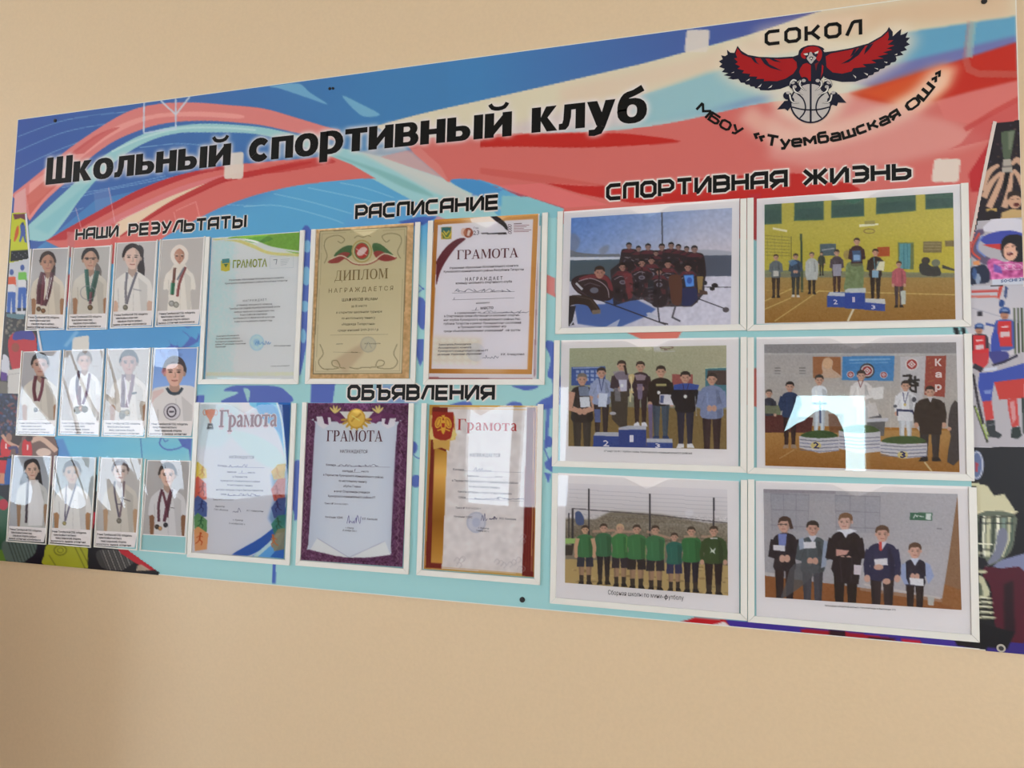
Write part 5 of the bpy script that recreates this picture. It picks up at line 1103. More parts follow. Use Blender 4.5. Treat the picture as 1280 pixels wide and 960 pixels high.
# kneeling player in front
p.poly(cr([(120, 560), (150, 520), (240, 505), (330, 510), (370, 560), (380, 640), (340, 670), (250, 660), (160, 620)], 3, True), (54, 40, 46)); p.poly(cr([(170, 530), (240, 508), (330, 512), (368, 560), (376, 610), (350, 590), (330, 545), (240, 530), (190, 545)], 3, True), (120, 54, 62)); p.line(cr([(165, 550), (240, 532), (310, 560), (345, 600), (352, 650)], 3), 5, (196, 180, 186), .8)
p.poly(cr([(105, 640), (220, 640), (270, 680), (300, 735), (255, 750), (220, 700), (150, 690), (100, 700)], 3, True), (56, 44, 42)); p.poly([(100, 700), (150, 700), (130, 790), (140, 815), (105, 825), (96, 760)], (44, 42, 50)); p.line([(150, 560), (190, 600)], 14, (190, 188, 196)); p.line([(115, 820), (150, 770)], 8, (190, 190, 200))
p.line([(150, 640), (240, 660), (290, 730)], 5, (92, 78, 74), .8); p.line([(130, 560), (160, 600), (220, 640)], 7, (84, 66, 74), .7); p.poly([(246, 728), (302, 722), (300, 748), (252, 752)], (150, 130, 110), .8); p.line([(200, 575), (235, 560), (300, 580)], 6, (110, 96, 106), .7)
head(p, 295, 455, 78, (58, 46, 44), (176, 130, 116)); p.el(262, 605, 26, 18, (110, 112, 126)); 
p.line([(215, 635), (420, 710), (580, 770), (700, 815)], 7, (46, 44, 56)); p.poly([(580, 745), (600, 740), (660, 770), (600, 775)], (190, 190, 200)); p.line([(650, 700), (662, 800), (715, 812)], 9, (60, 58, 68)); p.line([(760, 700), (740, 770), (790, 795)], 11, (86, 84, 94)); p.line([(660, 480), (655, 700)], 7, (40, 36, 44)); p.line([(895, 655), (1070, 720)], 6, (50, 48, 58)); p.el(1068, 724, 20, 16, (90, 84, 90))
p.line([(930, 585), (1100, 586)], 5, (60, 58, 66)); p.el(1000, 575, 20, 14, (40, 38, 44)); p.el(985, 595, 16, 12, (44, 40, 44)); p.el(940, 560, 14, 14, (50, 48, 56))
p.build('print', t, D_P + 1e-4, M_PRINT)

# yellow gym with podium
k = Crop(930, 220, 4.414)
t, p = photo('printed photograph of prize winners on a blue podium in a yellow gym', [(946, 248.5), (1201, 230), (1204.5, 401.5), (945.5, 405)], [(955.6, 255.8), (1191, 239.9), (1194.4, 399), (955.6, 403)], k)
p.grad((100, 200), (178, 166, 72), (1100, 400), (188, 174, 74)); p.poly([(90, 540), (1180, 540), (1180, 820), (90, 820)], (158, 118, 62)); p.grad((600, 560), (164, 136, 82), (600, 800), (150, 108, 50), p.mask([(90, 545), (1180, 550), (1180, 820), (90, 820)]))
for x0, x1, y0, y1, y2, y3 in ((112, 210, 152, 150, 265, 270), (278, 440, 150, 135, 245, 250), (482, 662, 132, 118, 225, 235), (728, 946, 118, 100, 195, 214), (998, 1155, 98, 86, 178, 188)):
    p.poly([(x0, y0), (x1, y1), (x1, y2), (x0, y3)], (62, 96, 82)); p.poly([(x0 + 6, y0 + 35), (x1 - 4, y1 + 38), (x1 - 4, y2 - 8), (x0 + 6, y3 - 10)], (52, 84, 78), .8); p.line([(x0, y0), (x1, y1), (x1, y2), (x0, y3)], 4, (120, 130, 80), .8, 0, True)
p.poly([(112, 520), (1160, 535), (1160, 560), (112, 560)], (120, 128, 112), .8)
for i in range(7): p.line([(118, 330 + i * 18), (255, 340 + i * 17)], 3, (120, 112, 60), .8)
for x in (130, 170, 210, 250): p.line([(x, 325), (x, 460)], 2, (130, 120, 70), .6)
p.line([(316, 320), (322, 640)], 12, (62, 80, 62)); p.line([(262, 335), (262, 460)], 5, (90, 94, 60)); p.poly([(160, 285), (240, 300), (238, 312), (160, 296)], (214, 206, 180)); p.poly([(635, 270), (742, 264), (742, 273), (635, 284)], (224, 216, 190)); p.line(ell(690, 306, 30, 12), 4, (120, 90, 60), .9, 0, True); p.poly([(664, 250), (722, 248), (722, 268), (664, 270)], (130, 120, 80), .6)
p.poly([(420, 376), (508, 374), (508, 440), (420, 442)], (84, 100, 108)); p.line([(430, 410), (500, 400)], 7, (150, 156, 160)); p.poly([(735, 394), (802, 392), (802, 444), (735, 446)], (170, 84, 50)); p.poly([(848, 368), (935, 368), (935, 515), (848, 515)], (110, 120, 80)); p.poly([(856, 374), (918, 374), (915, 515), (856, 510)], (96, 150, 158)); p.line([(880, 374), (880, 512)], 6, (70, 120, 130), .8); p.line([(900, 374), (900, 512)], 4, (70, 120, 130), .8)
p.poly([(986, 362), (1088, 362), (1088, 424), (986, 424)], (132, 118, 84)); p.poly([(1106, 358), (1158, 358), (1158, 390), (1106, 390)], (132, 116, 84))
for i in range(3): p.line([(992, 375 + i * 16), (1082, 375 + i * 16)], 5, (170, 156, 120), .7)
for l_ in ([(115, 690), (290, 610)], [(170, 800), (420, 630)], [(410, 635), (1165, 655)], [(115, 735), (260, 672)]): p.line(l_, 5, (206, 186, 120), .8)
p.line([(572, 800), (605, 730)], 11, (214, 206, 180)); p.line([(115, 630), (460, 632)], 4, (190, 160, 90), .6)
p.el(1000, 468, 24, 20, (70, 66, 64)); p.poly(cr([(965, 490), (1000, 480), (1035, 500), (1070, 500), (1080, 550), (980, 545)], 3, True), (62, 64, 66)); p.el(1056, 480, 24, 20, (120, 124, 110)); p.poly([(1090, 490), (1160, 515), (1160, 525), (1090, 510)], (70, 70, 70))
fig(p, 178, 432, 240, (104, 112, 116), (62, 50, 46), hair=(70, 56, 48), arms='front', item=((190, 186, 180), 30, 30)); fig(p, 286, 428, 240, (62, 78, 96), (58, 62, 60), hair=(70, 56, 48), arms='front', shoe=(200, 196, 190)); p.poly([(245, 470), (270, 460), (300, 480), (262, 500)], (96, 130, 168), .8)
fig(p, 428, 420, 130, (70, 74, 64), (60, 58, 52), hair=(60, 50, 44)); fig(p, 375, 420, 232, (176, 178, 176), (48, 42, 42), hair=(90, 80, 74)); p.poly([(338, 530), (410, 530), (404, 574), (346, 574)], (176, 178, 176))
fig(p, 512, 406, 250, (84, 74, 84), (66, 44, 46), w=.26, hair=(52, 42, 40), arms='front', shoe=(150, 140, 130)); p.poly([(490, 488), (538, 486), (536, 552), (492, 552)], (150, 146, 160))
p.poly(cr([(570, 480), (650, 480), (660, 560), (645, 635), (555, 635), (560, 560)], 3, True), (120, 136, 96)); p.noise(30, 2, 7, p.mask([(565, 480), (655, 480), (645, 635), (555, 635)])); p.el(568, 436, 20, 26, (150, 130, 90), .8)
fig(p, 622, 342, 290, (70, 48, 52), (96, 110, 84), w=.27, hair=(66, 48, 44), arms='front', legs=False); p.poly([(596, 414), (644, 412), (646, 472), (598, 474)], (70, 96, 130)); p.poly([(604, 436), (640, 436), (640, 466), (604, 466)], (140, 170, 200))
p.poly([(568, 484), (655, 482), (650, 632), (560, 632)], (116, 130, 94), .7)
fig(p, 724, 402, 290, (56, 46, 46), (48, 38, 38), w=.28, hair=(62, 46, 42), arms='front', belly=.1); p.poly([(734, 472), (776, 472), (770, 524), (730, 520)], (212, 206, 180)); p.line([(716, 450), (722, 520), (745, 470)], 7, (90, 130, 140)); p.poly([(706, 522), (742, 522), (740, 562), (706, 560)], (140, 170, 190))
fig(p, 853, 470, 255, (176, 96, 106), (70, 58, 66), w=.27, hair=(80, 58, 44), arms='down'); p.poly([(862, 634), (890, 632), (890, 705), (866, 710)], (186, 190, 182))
p.poly([(458, 662), (470, 640), (558, 640), (556, 725), (458, 722)], (46, 76, 150)); p.poly([(460, 660), (474, 640), (560, 645), (558, 664)], (190, 192, 196)); p.poly([(556, 640), (668, 640), (668, 735), (556, 730)], (42, 72, 148)); p.poly([(558, 630), (575, 620), (670, 618), (672, 644), (558, 644)], (190, 192, 190)); p.poly([(666, 694), (778, 704), (776, 745), (666, 738)], (50, 76, 150)); p.poly([(668, 675), (776, 678), (780, 706), (668, 696)], (196, 196, 194))
p.noise(6, 1, 5); p.build('print', t, D_P + 1e-4, M_PRINT)
L = Lines(k); L.t('2', 493, 708, 517, 708, 26, (210, 206, 212), .02); L.t('1', 597, 696, 612, 696, 28, (200, 190, 200), .02); L.t('3', 702, 734, 726, 736, 22, (206, 206, 214), .02); L.build(t)

# seven people and podium
k = Crop(690, 410, 4.923)
t, p = photo('printed photograph of seven people with cups and medals at a blue podium', [(701.5, 425.3), (923.5, 421.5), (923, 584.5), (700, 576)], [(711.9, 435.4), (907.3, 430.9), (908.4, 561.7), (709.9, 556.9)], k)
p.grad((110, 200), (160, 162, 136), (1000, 200), (168, 164, 140)); p.poly([(90, 480), (1090, 500), (1090, 760), (90, 760)], (128, 106, 66)); p.poly([(100, 420), (1080, 440), (1080, 500), (100, 480)], (134, 134, 116))
p.line([(618, 104), (622, 250)], 4, (150, 150, 126), .8); p.line([(480, 110), (600, 190)], 3, (150, 150, 130), .6)
p.poly([(625, 118), (668, 116), (668, 142), (628, 146)], (186, 184, 180)); p.line(ell(705, 122, 40, 8), 5, (110, 80, 70), .9, 0, True); p.poly([(688, 130), (712, 130), (708, 148), (692, 148)], (130, 110, 100)); p.poly([(630, 140), (760, 142), (752, 150), (634, 150)], (180, 178, 168))
p.poly([(122, 242), (330, 238), (332, 350), (122, 355)], (64, 90, 148))
for i in range(5):
    for j in range(3): p.poly([(150 + i * 30, 262 + j * 24), (170 + i * 30, 262 + j * 24), (170 + i * 30, 278 + j * 24), (150 + i * 30, 278 + j * 24)], (170, 186, 210), .8)
p.line([(130, 248), (300, 245)], 6, (180, 190, 214), .8)
p.poly([(738, 286), (866, 286), (866, 352), (738, 352)], (150, 86, 82)); p.poly([(942, 248), (1072, 242), (1072, 470), (942, 460)], (72, 120, 130)); p.poly([(956, 262), (1072, 262), (1072, 350), (1010, 350), (956, 300)], (78, 66, 64)); p.line([(942, 250), (1072, 244)], 5, (180, 190, 170))
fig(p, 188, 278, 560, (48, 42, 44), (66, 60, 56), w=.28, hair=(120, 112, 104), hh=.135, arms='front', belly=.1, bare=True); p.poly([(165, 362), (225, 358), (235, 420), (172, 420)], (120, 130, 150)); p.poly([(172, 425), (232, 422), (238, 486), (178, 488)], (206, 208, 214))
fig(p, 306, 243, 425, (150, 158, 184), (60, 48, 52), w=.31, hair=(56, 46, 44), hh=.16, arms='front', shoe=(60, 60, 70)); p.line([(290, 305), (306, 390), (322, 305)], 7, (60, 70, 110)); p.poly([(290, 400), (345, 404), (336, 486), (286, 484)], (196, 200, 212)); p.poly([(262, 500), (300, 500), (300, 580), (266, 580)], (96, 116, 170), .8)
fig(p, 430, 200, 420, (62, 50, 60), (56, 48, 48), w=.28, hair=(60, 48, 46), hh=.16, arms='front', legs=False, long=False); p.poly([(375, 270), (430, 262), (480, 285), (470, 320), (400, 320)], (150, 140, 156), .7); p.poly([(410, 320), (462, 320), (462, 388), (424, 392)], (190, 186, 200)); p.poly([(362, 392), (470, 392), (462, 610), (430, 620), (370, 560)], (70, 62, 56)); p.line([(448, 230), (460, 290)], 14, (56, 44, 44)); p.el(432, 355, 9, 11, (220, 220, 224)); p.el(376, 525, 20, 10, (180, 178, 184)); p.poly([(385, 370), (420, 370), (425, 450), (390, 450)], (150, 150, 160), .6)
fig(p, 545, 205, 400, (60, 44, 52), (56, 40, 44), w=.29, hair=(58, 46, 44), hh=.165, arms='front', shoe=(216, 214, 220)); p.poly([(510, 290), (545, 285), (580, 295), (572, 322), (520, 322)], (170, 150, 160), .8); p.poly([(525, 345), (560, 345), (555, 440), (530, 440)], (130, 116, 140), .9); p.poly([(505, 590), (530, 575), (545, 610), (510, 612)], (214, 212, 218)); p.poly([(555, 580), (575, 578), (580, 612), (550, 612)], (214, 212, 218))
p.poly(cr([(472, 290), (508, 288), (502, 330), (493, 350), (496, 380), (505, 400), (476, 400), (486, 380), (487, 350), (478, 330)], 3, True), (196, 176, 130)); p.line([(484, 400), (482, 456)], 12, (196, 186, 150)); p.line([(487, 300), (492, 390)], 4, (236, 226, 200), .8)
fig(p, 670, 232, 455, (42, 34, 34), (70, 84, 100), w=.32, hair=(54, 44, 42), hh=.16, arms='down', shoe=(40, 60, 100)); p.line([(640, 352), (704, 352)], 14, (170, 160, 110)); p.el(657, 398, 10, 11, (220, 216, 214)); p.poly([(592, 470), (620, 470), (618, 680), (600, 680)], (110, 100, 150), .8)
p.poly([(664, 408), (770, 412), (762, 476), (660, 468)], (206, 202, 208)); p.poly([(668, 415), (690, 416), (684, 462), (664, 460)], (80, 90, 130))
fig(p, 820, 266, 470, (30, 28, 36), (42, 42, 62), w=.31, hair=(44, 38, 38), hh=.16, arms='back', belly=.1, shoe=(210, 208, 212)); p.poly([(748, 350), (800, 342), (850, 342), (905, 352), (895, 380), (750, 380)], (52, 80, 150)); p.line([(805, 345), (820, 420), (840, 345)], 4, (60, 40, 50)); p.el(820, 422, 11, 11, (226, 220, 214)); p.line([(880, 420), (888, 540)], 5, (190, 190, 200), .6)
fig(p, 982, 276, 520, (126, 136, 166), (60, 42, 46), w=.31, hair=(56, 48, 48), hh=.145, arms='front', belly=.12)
p.poly([(258, 660), (412, 662), (412, 735), (255, 728)], (50, 74, 138)); p.poly([(268, 640), (412, 640), (412, 666), (260, 660)], (176, 176, 184)); p.poly([(412, 618), (580, 620), (580, 738), (410, 735)], (46, 68, 132)); p.poly([(412, 612), (470, 600), (580, 600), (580, 626), (412, 624)], (178, 178, 186)); p.poly([(582, 698), (742, 702), (742, 745), (580, 740)], (50, 72, 136)); p.poly([(584, 678), (740, 680), (742, 706), (582, 702)], (184, 184, 190))
p.noise(6, 1, 6); p.build('print', t, D_P + 1e-4, M_PRINT)
L = Lines(k); L.t('2', 316, 726, 352, 728, 36, (216, 212, 218), .02); L.t('1', 478, 700, 502, 700, 40, (216, 212, 218), .03); L.t('3', 636, 736, 668, 738, 26, (216, 212, 218), .02)
L.t('17 март 2018 г. Кубок главы Кукморского муниципального района', 322, 762, 862, 776, 11, (70, 60, 64), .008); L.build(t)

# martial arts podium
k = Crop(930, 400, 4.267)
t, p = photo('printed photograph of children in white martial arts suits on round podiums', [(945.5, 421.5), (1205, 418), (1209.5, 594.5), (946, 586)], [(955.3, 430.5), (1194.8, 428.6), (1199.5, 590.3), (956.2, 582.8)], k)
p.grad((600, 200), (166, 160, 158), (600, 560), (176, 168, 160)); p.poly([(100, 120), (1140, 118), (1140, 180), (100, 182)], (140, 136, 138)); p.poly([(100, 178), (1140, 180), (1140, 190), (100, 188)], (176, 172, 170))
p.poly([(100, 560), (1160, 580), (1160, 820), (100, 800)], (160, 112, 52)); p.grad((600, 600), (170, 130, 76), (600, 800), (146, 98, 42), p.mask([(100, 585), (1160, 590), (1160, 820), (100, 800)]))
for y_ in (258, 272, 286):
    p.line([(165, y_), (195, y_)], 5, (110, 106, 106)); p.line([(295, y_), (328, y_)], 5, (110, 106, 106))
p.line([(940, 190), (780, 190), (780, 580)], 4, (190, 186, 180), .6)
p.poly([(368, 198), (516, 198), (516, 306), (368, 310)], (150, 100, 66)); p.poly(cr([(415, 250), (425, 212), (455, 205), (475, 225), (470, 262), (500, 285), (512, 308), (400, 308), (420, 285)], 3, True), (186, 160, 140)); p.el(446, 232, 26, 30, (196, 164, 134))
p.poly([(526, 196), (802, 192), (796, 326), (522, 322)], (66, 128, 176)); p.line([(560, 214), (780, 210)], 9, (150, 186, 206), .6); p.line([(560, 232), (770, 228)], 5, (150, 186, 206), .5)
def kan(cx, cy, r):
    p.el(cx, cy, r * 1.25, r * 1.15, (206, 200, 196)); p.el(cx, cy, r, r * .95, (150, 50, 50)); p.poly([(cx - r * .75, cy), (cx, cy - r * .7), (cx + r * .75, cy), (cx, cy + r * .7)], (212, 206, 204)); p.poly([(cx - r * .45, cy), (cx, cy - r * .42), (cx + r * .45, cy), (cx, cy + r * .42)], (150, 50, 50)); p.el(cx, cy, r * .2, r * .2, (212, 206, 204))
p.el(656, 272, 40, 40, (60, 56, 60)); kan(656, 272, 26); kan(568, 292, 16); kan(744, 294, 16)
p.poly([(832, 198), (968, 194), (940, 600), (905, 560), (850, 560), (832, 400)], (182, 178, 180)); kan(893, 238, 28)
for s_ in ([(845, 300), (890, 300), (870, 330)], [(880, 290), (895, 330), (930, 340)], [(850, 330), (935, 320)], [(890, 310), (885, 370), (920, 385)], [(870, 350), (930, 350)], [(910, 300), (915, 380)]): p.line(cr(s_, 3), 12, (36, 34, 38))
p.poly([(968, 194), (1076, 192), (1068, 412), (960, 400)], (150, 72, 62))
for i in range(8): p.line([(975 + (i * 7) % 30, 210 + i * 24), (985 + (i * 11) % 30, 205 + i * 24)], 5, (170, 130, 70), .5)
p.poly([(112, 450), (200, 455), (196, 510), (112, 500)], (110, 120, 90)); p.poly([(112, 500), (370, 520), (360, 600), (112, 600)], (92, 48, 44))
fig(p, 135, 370, 260, (58, 58, 70), (50, 46, 50), hair=(84, 76, 70), legs=False, hh=.17); p.poly([(112, 455), (196, 460), (190, 500), (112, 500)], (120, 122, 96), .9)
fig(p, 246, 328, 355, (44, 60, 92), (60, 40, 38), w=.28, hair=(40, 34, 34), arms='back', shoe=(150, 130, 110), hh=.155)
fig(p, 402, 292, 330, (206, 208, 212), (196, 202, 208), w=.28, hair=(52, 44, 42), hh=.17, arms='none', shoe=(190, 160, 140)); p.line([(405, 430), (408, 550)], 8, (50, 66, 110)); p.poly([(365, 440), (440, 440), (440, 452), (365, 450)], (50, 66, 110))
fig(p, 625, 268, 360, (204, 198, 196), (196, 196, 198), w=.3, hair=(60, 48, 46), hh=.16, arms='front', shoe=(190, 160, 140)); p.line([(608, 320), (620, 360), (635, 322)], 5, (120, 60, 60)); p.poly([(670, 365), (745, 355), (740, 420), (690, 425)], (206, 202, 200))
p.poly([(450, 500), (530, 500), (530, 600), (455, 600)], (110, 70, 50), .7)
p.poly([(655, 540), (752, 540), (745, 618), (652, 615)], (96, 96, 98)); p.poly([(655, 528), (770, 522), (768, 540), (655, 545)], (186, 184, 190)); p.poly(ell(700, 522, 34, 26, 0, 12, 180, 360), (90, 88, 96)); p.poly([(652, 450), (700, 440), (720, 510), (660, 520)], (190, 184, 182))
fig(p, 860, 322, 340, (206, 204, 206), (196, 198, 202), w=.31, hair=(44, 38, 40), hh=.17, arms='down', shoe=(206, 200, 196)); p.poly([(812, 482), (900, 486), (898, 540), (818, 536)], (206, 204, 206)); p.line([(812, 480), (902, 486)], 11, (40, 46, 80)); p.line([(816, 484), (818, 512)], 8, (40, 46, 80)); p.line([(896, 486), (912, 520)], 8, (40, 46, 80)); p.line([(846, 385), (856, 450), (874, 385)], 5, (60, 60, 96)); p.el(857, 452, 7, 8, (190, 170, 110)); p.el(905, 425, 12, 14, (70, 70, 80)); p.el(805, 460, 10, 8, (80, 80, 90))
fig(p, 990, 352, 400, (54, 44, 40), (56, 50, 52), w=.4, hair=(56, 42, 38), hh=.155, arms='down', belly=.15); p.poly([(925, 480), (1060, 480), (1050, 610), (940, 610)], (52, 42, 40)); p.poly([(975, 410), (1005, 410), (992, 440)], (190, 186, 190))
p.poly(cr([(1100, 460), (1142, 445), (1150, 740), (1080, 755), (1100, 620), (1085, 560)], 2, True), (66, 60, 62)); p.el(1092, 580, 12, 10, SK)
for x0, x1, yt, n in ((296, 506, 618, '2'), (506, 726, 590, '1'), (726, 974, 648, '3')):
    c = (x0 + x1) / 2; hgt = 84 if n != '1' else 116; dy = 0
    p.poly([(x0, yt), (c, yt + 12), (x1, yt + (4 if n != '3' else 8)), (x1, yt + hgt - 6), (c, yt + hgt + 6), (x0, yt + hgt - 22)], (190, 186, 190))
    for i in range(4):
        yy = yt + 24 + i * 18 if n != '1' else yt + 36 + i * 18
        p.line([(x0 + 2, yy - 6), (c, yy + 4), (x1 - 2, yy - 2)], 4, (90, 96, 130) if i % 2 else (60, 62, 84), .8)
    p.poly(cr([(x0 + 6, yt), (x0 + 60, yt - 26), (x1 - 60, yt - 28), (x1 - 4, yt + 2), (c, yt + 12)], 3, True), (66, 88, 50))
for cx, cy in ((384, 668), (845, 718)): p.el(cx, cy, 28, 20, (196, 180, 120))
p.line([(960, 755), (1000, 806)], 9, (196, 176, 130)); p.line([(190, 738), (270, 690)], 4, (190, 160, 110), .8)
p.noise(6, 1, 8); p.build('print', t, D_P + 1e-4, M_PRINT)
L = Lines(k); L.t('2', 370, 683, 402, 685, 32, (40, 42, 90), .03); L.t('3', 832, 734, 864, 737, 34, (40, 42, 90), .03)
for c_1, y_ in (('К', 244), ('а', 306), ('р', 372)): L.t(c_1, 1018, y_, 1054, y_, 34 if c_1 != 'а' else 34, (214, 200, 196), .04)
L.build(t)

# football team in green
k = Crop(680, 580, 4.741)
t, p = photo('printed photograph of eight players in green shirts captioned below in black', [(697.5, 591), (923.5, 601.5), (924, 768), (695, 750)], [(707, 604), (910, 611.5), (910.3, 744.5), (707, 728)], k)
p.grad((600, 130), (210, 204, 206), (600, 340), (196, 190, 190)); p.poly([(100, 320), (300, 330), (400, 280), (560, 290), (700, 300), (860, 330), (960, 350), (1110, 350), (1110, 800), (100, 720)], (128, 118, 104), 1, .0025)
p.grad((300, 300), (160, 152, 142), (300, 420), (110, 100, 84), p.mask([(100, 340), (1110, 360), (1110, 470), (100, 440)]), .6); p.noise(16, 1, 9, p.mask([(100, 300), (1110, 310), (1110, 560), (100, 540)]))
p.poly([(100, 560), (1110, 600), (1110, 800), (100, 740)], (176, 152, 104)); rs = random.Random(7)
for i in range(70): x, y = rs.uniform(120, 1090), rs.uniform(590, 770); p.el(x, y, rs.uniform(8, 26), rs.uniform(3, 8), rs.choice([(128, 104, 70), (196, 176, 130), (110, 92, 66)]), .5)
for i in range(7): p.line([(150, 150 + i * 24), (1090, 206 + i * 24 - 2)], 2, (140, 136, 144), .55)
for x0, y0, y1, w_ in ((268, 148, 420, 9), (627, 176, 480, 10), (1004, 200, 420, 10), (172, 262, 480, 12), (150, 290, 440, 6)): p.line([(x0, y0), (x0, y1)], w_, (52, 50, 56))
p.line([(170, 264), (630, 300), (1090, 350)], 5, (80, 74, 78)); p.poly(cr([(188, 290), (215, 282), (238, 320), (235, 360), (195, 355)], 3, True), (76, 92, 130)); p.poly([(128, 440), (190, 440), (188, 470), (128, 472)], (150, 180, 110)); p.poly([(128, 480), (180, 480), (170, 540), (128, 540)], (60, 54, 50)); p.el(860, 290, 26, 20, (210, 206, 210), .6, 0, .001)
GN = (62, 116, 74)
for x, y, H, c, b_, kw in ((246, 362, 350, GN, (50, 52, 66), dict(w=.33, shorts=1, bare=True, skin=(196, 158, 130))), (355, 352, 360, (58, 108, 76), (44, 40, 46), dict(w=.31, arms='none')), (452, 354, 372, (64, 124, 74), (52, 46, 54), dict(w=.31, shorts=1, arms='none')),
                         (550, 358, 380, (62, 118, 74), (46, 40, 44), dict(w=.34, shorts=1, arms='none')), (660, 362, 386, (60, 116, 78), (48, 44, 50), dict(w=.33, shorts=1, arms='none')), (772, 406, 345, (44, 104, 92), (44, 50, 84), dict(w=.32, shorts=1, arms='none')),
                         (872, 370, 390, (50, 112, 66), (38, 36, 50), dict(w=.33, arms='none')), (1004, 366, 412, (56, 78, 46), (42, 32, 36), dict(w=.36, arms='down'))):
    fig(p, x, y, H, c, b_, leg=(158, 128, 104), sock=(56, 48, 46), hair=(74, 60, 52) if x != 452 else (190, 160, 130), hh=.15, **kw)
for a, b_ in (((290, 400), (420, 392)), ((420, 400), (540, 402)), ((610, 400), (750, 440)), ((400, 430), (470, 380)), ((930, 430), (1000, 430)), ((830, 430), (900, 430))): p.line([a, b_], 14, (190, 150, 130), .7)
p.poly(cr([(980, 490), (1000, 510), (1018, 492), (1008, 518), (1014, 534), (994, 520), (978, 530), (990, 512)], 2, True), (210, 216, 206)); p.line([(985, 440), (1025, 440)], 6, (206, 206, 206))
for x, y in ((716, 470), (604, 480), (492, 430)): p.line([(x, y), (x - 4, y + 90)], 5, (130, 170, 96), .6)
p.build('print', t, D_P + 1e-4, M_PRINT)
L = Lines(k); L.t('Сборная школы по мини-', 380, 772, 708, 796, 26, (50, 44, 48), 0); L.l(ell(724, 789, 10, 8), 4, (50, 44, 48), True); L.l([(725, 772), (722, 806)], 5, (50, 44, 48)); L.t('утболу', 738, 799, 828, 806, 26, (50, 44, 48), 0); L.build(t)

# five schoolchildren
k = Crop(920, 590, 4)
t, p = photo('printed photograph of five schoolchildren holding small white certificates', [(944.5, 601), (1213, 608), (1215.5, 797.5), (945.5, 770)], [(954.3, 611.3), (1196.3, 617.5), (1202, 762.5), (955.8, 746.3)], k)
p.grad((150, 200), (160, 156, 160), (1000, 300), (172, 168, 172)); p.poly([(137, 85), (500, 90), (500, 110), (137, 105)], (140, 130, 136), .6); p.poly([(130, 515), (500, 560), (1000, 625), (1140, 650), (1140, 700), (130, 640)], (140, 88, 50)); p.poly([(145, 498), (240, 512), (240, 528), (145, 515)], (186, 180, 178))
for x0, x1, y0 in ((175, 365, 110), (495, 720, 118)):
    p.poly([(x0, y0), (x1, y0 + 4), (x1 - 8, y0 + 190), (x0 + 12, y0 + 180)], (150, 148, 156), .5)
    for i in range(4): p.line([(x0 + (x1 - x0) * i / 3, y0), (x0 + 8 + (x1 - x0 - 12) * i / 3, y0 + 180)], 4, (136, 132, 140), .7)
    for i in range(3): p.line([(x0, y0 + i * 78), (x1, y0 + 6 + i * 80)], 5, (134, 130, 138), .7)
p.poly([(620, 320), (1060, 380), (1030, 650), (620, 590)], (178, 172, 174), .4); p.poly([(1104, 120), (1112, 160), (1128, 692), (1025, 655), (1060, 430)], (140, 106, 80)); p.poly([(1040, 560), (1128, 590), (1128, 692), (1025, 660)], (150, 96, 50), .7, .001)
p.poly([(868, 203), (980, 205), (978, 244), (867, 241)], (66, 106, 84)); p.poly([(948, 208), (974, 209), (972, 240), (946, 238)], (206, 210, 206)); p.line([(885, 232), (895, 214), (903, 224), (910, 216)], 4, (220, 226, 220)); p.line([(914, 222), (938, 224)], 4, (220, 226, 220)); p.line([(1000, 283), (1025, 285)], 6, (130, 126, 130))
p.line([(640, 560), (1020, 630)], 10, (196, 188, 184), .8); p.poly([(955, 620), (990, 622), (985, 665), (958, 662)], (176, 174, 170))
fig(p, 245, 222, 500, (40, 34, 44), (44, 32, 38), w=.27, hair=(72, 52, 46), hh=.16, arms='front', turn=-1, skin=(194, 156, 140)); p.line([(268, 240), (280, 285)], 16, (70, 50, 46)); p.poly([(212, 310), (255, 308), (250, 370), (215, 365)], (120, 130, 180)); p.line([(210, 262), (255, 262)], 4, (70, 60, 64)); p.poly([(188, 364), (246, 368), (246, 396), (188, 390)], (206, 202, 206))
fig(p, 384, 243, 480, (76, 84, 90), (70, 70, 80), w=.3, hair=(56, 46, 44), hh=.16, arms='front', skin=(190, 150, 134), collar=(190, 190, 200)); p.poly([(314, 335), (338, 325), (345, 380), (318, 390)], (150, 158, 176)); p.poly([(440, 340), (462, 350), (450, 470), (425, 480)], (150, 158, 176)); p.poly([(338, 350), (398, 348), (400, 380), (340, 382)], (206, 202, 206)); p.poly(cr([(290, 460), (420, 470), (340, 560), (230, 630), (250, 560)], 3, True), (84, 86, 92), .8)
fig(p, 548, 204, 560, (36, 28, 36), (34, 26, 30), w=.3, hair=(120, 88, 66), hh=.155, arms='front', skin=(200, 164, 150), collar=(206, 206, 214), turn=-1); p.poly([(482, 420), (628, 430), (612, 560), (504, 552)], (36, 28, 36)); p.line([(520, 430), (530, 550)], 4, (60, 50, 60), .8); p.line([(580, 430), (575, 550)], 4, (60, 50, 60), .8); p.poly([(500, 385), (566, 392), (552, 412), (500, 420)], (196, 150, 140)); p.poly([(590, 462), (630, 466), (622, 514), (588, 510)], (200, 190, 196)); p.poly([(498, 292), (560, 312), (606, 294), (570, 284)], (210, 210, 218))
fig(p, 730, 266, 510, (44, 46, 78), (50, 40, 46), w=.32, hair=(96, 72, 58), hh=.165, arms='down', skin=(198, 158, 142), collar=(200, 196, 206)); p.poly([(690, 470), (770, 470), (765, 520), (695, 500)], (44, 46, 78)); p.poly([(714, 348), (728, 348), (730, 390), (722, 394), (714, 388)], (196, 76, 72)); p.poly([(690, 435), (755, 430), (758, 464), (694, 466)], (208, 204, 208)); p.el(712, 475, 24, 14, (196, 156, 140)); p.el(752, 545, 20, 15, (196, 156, 140))
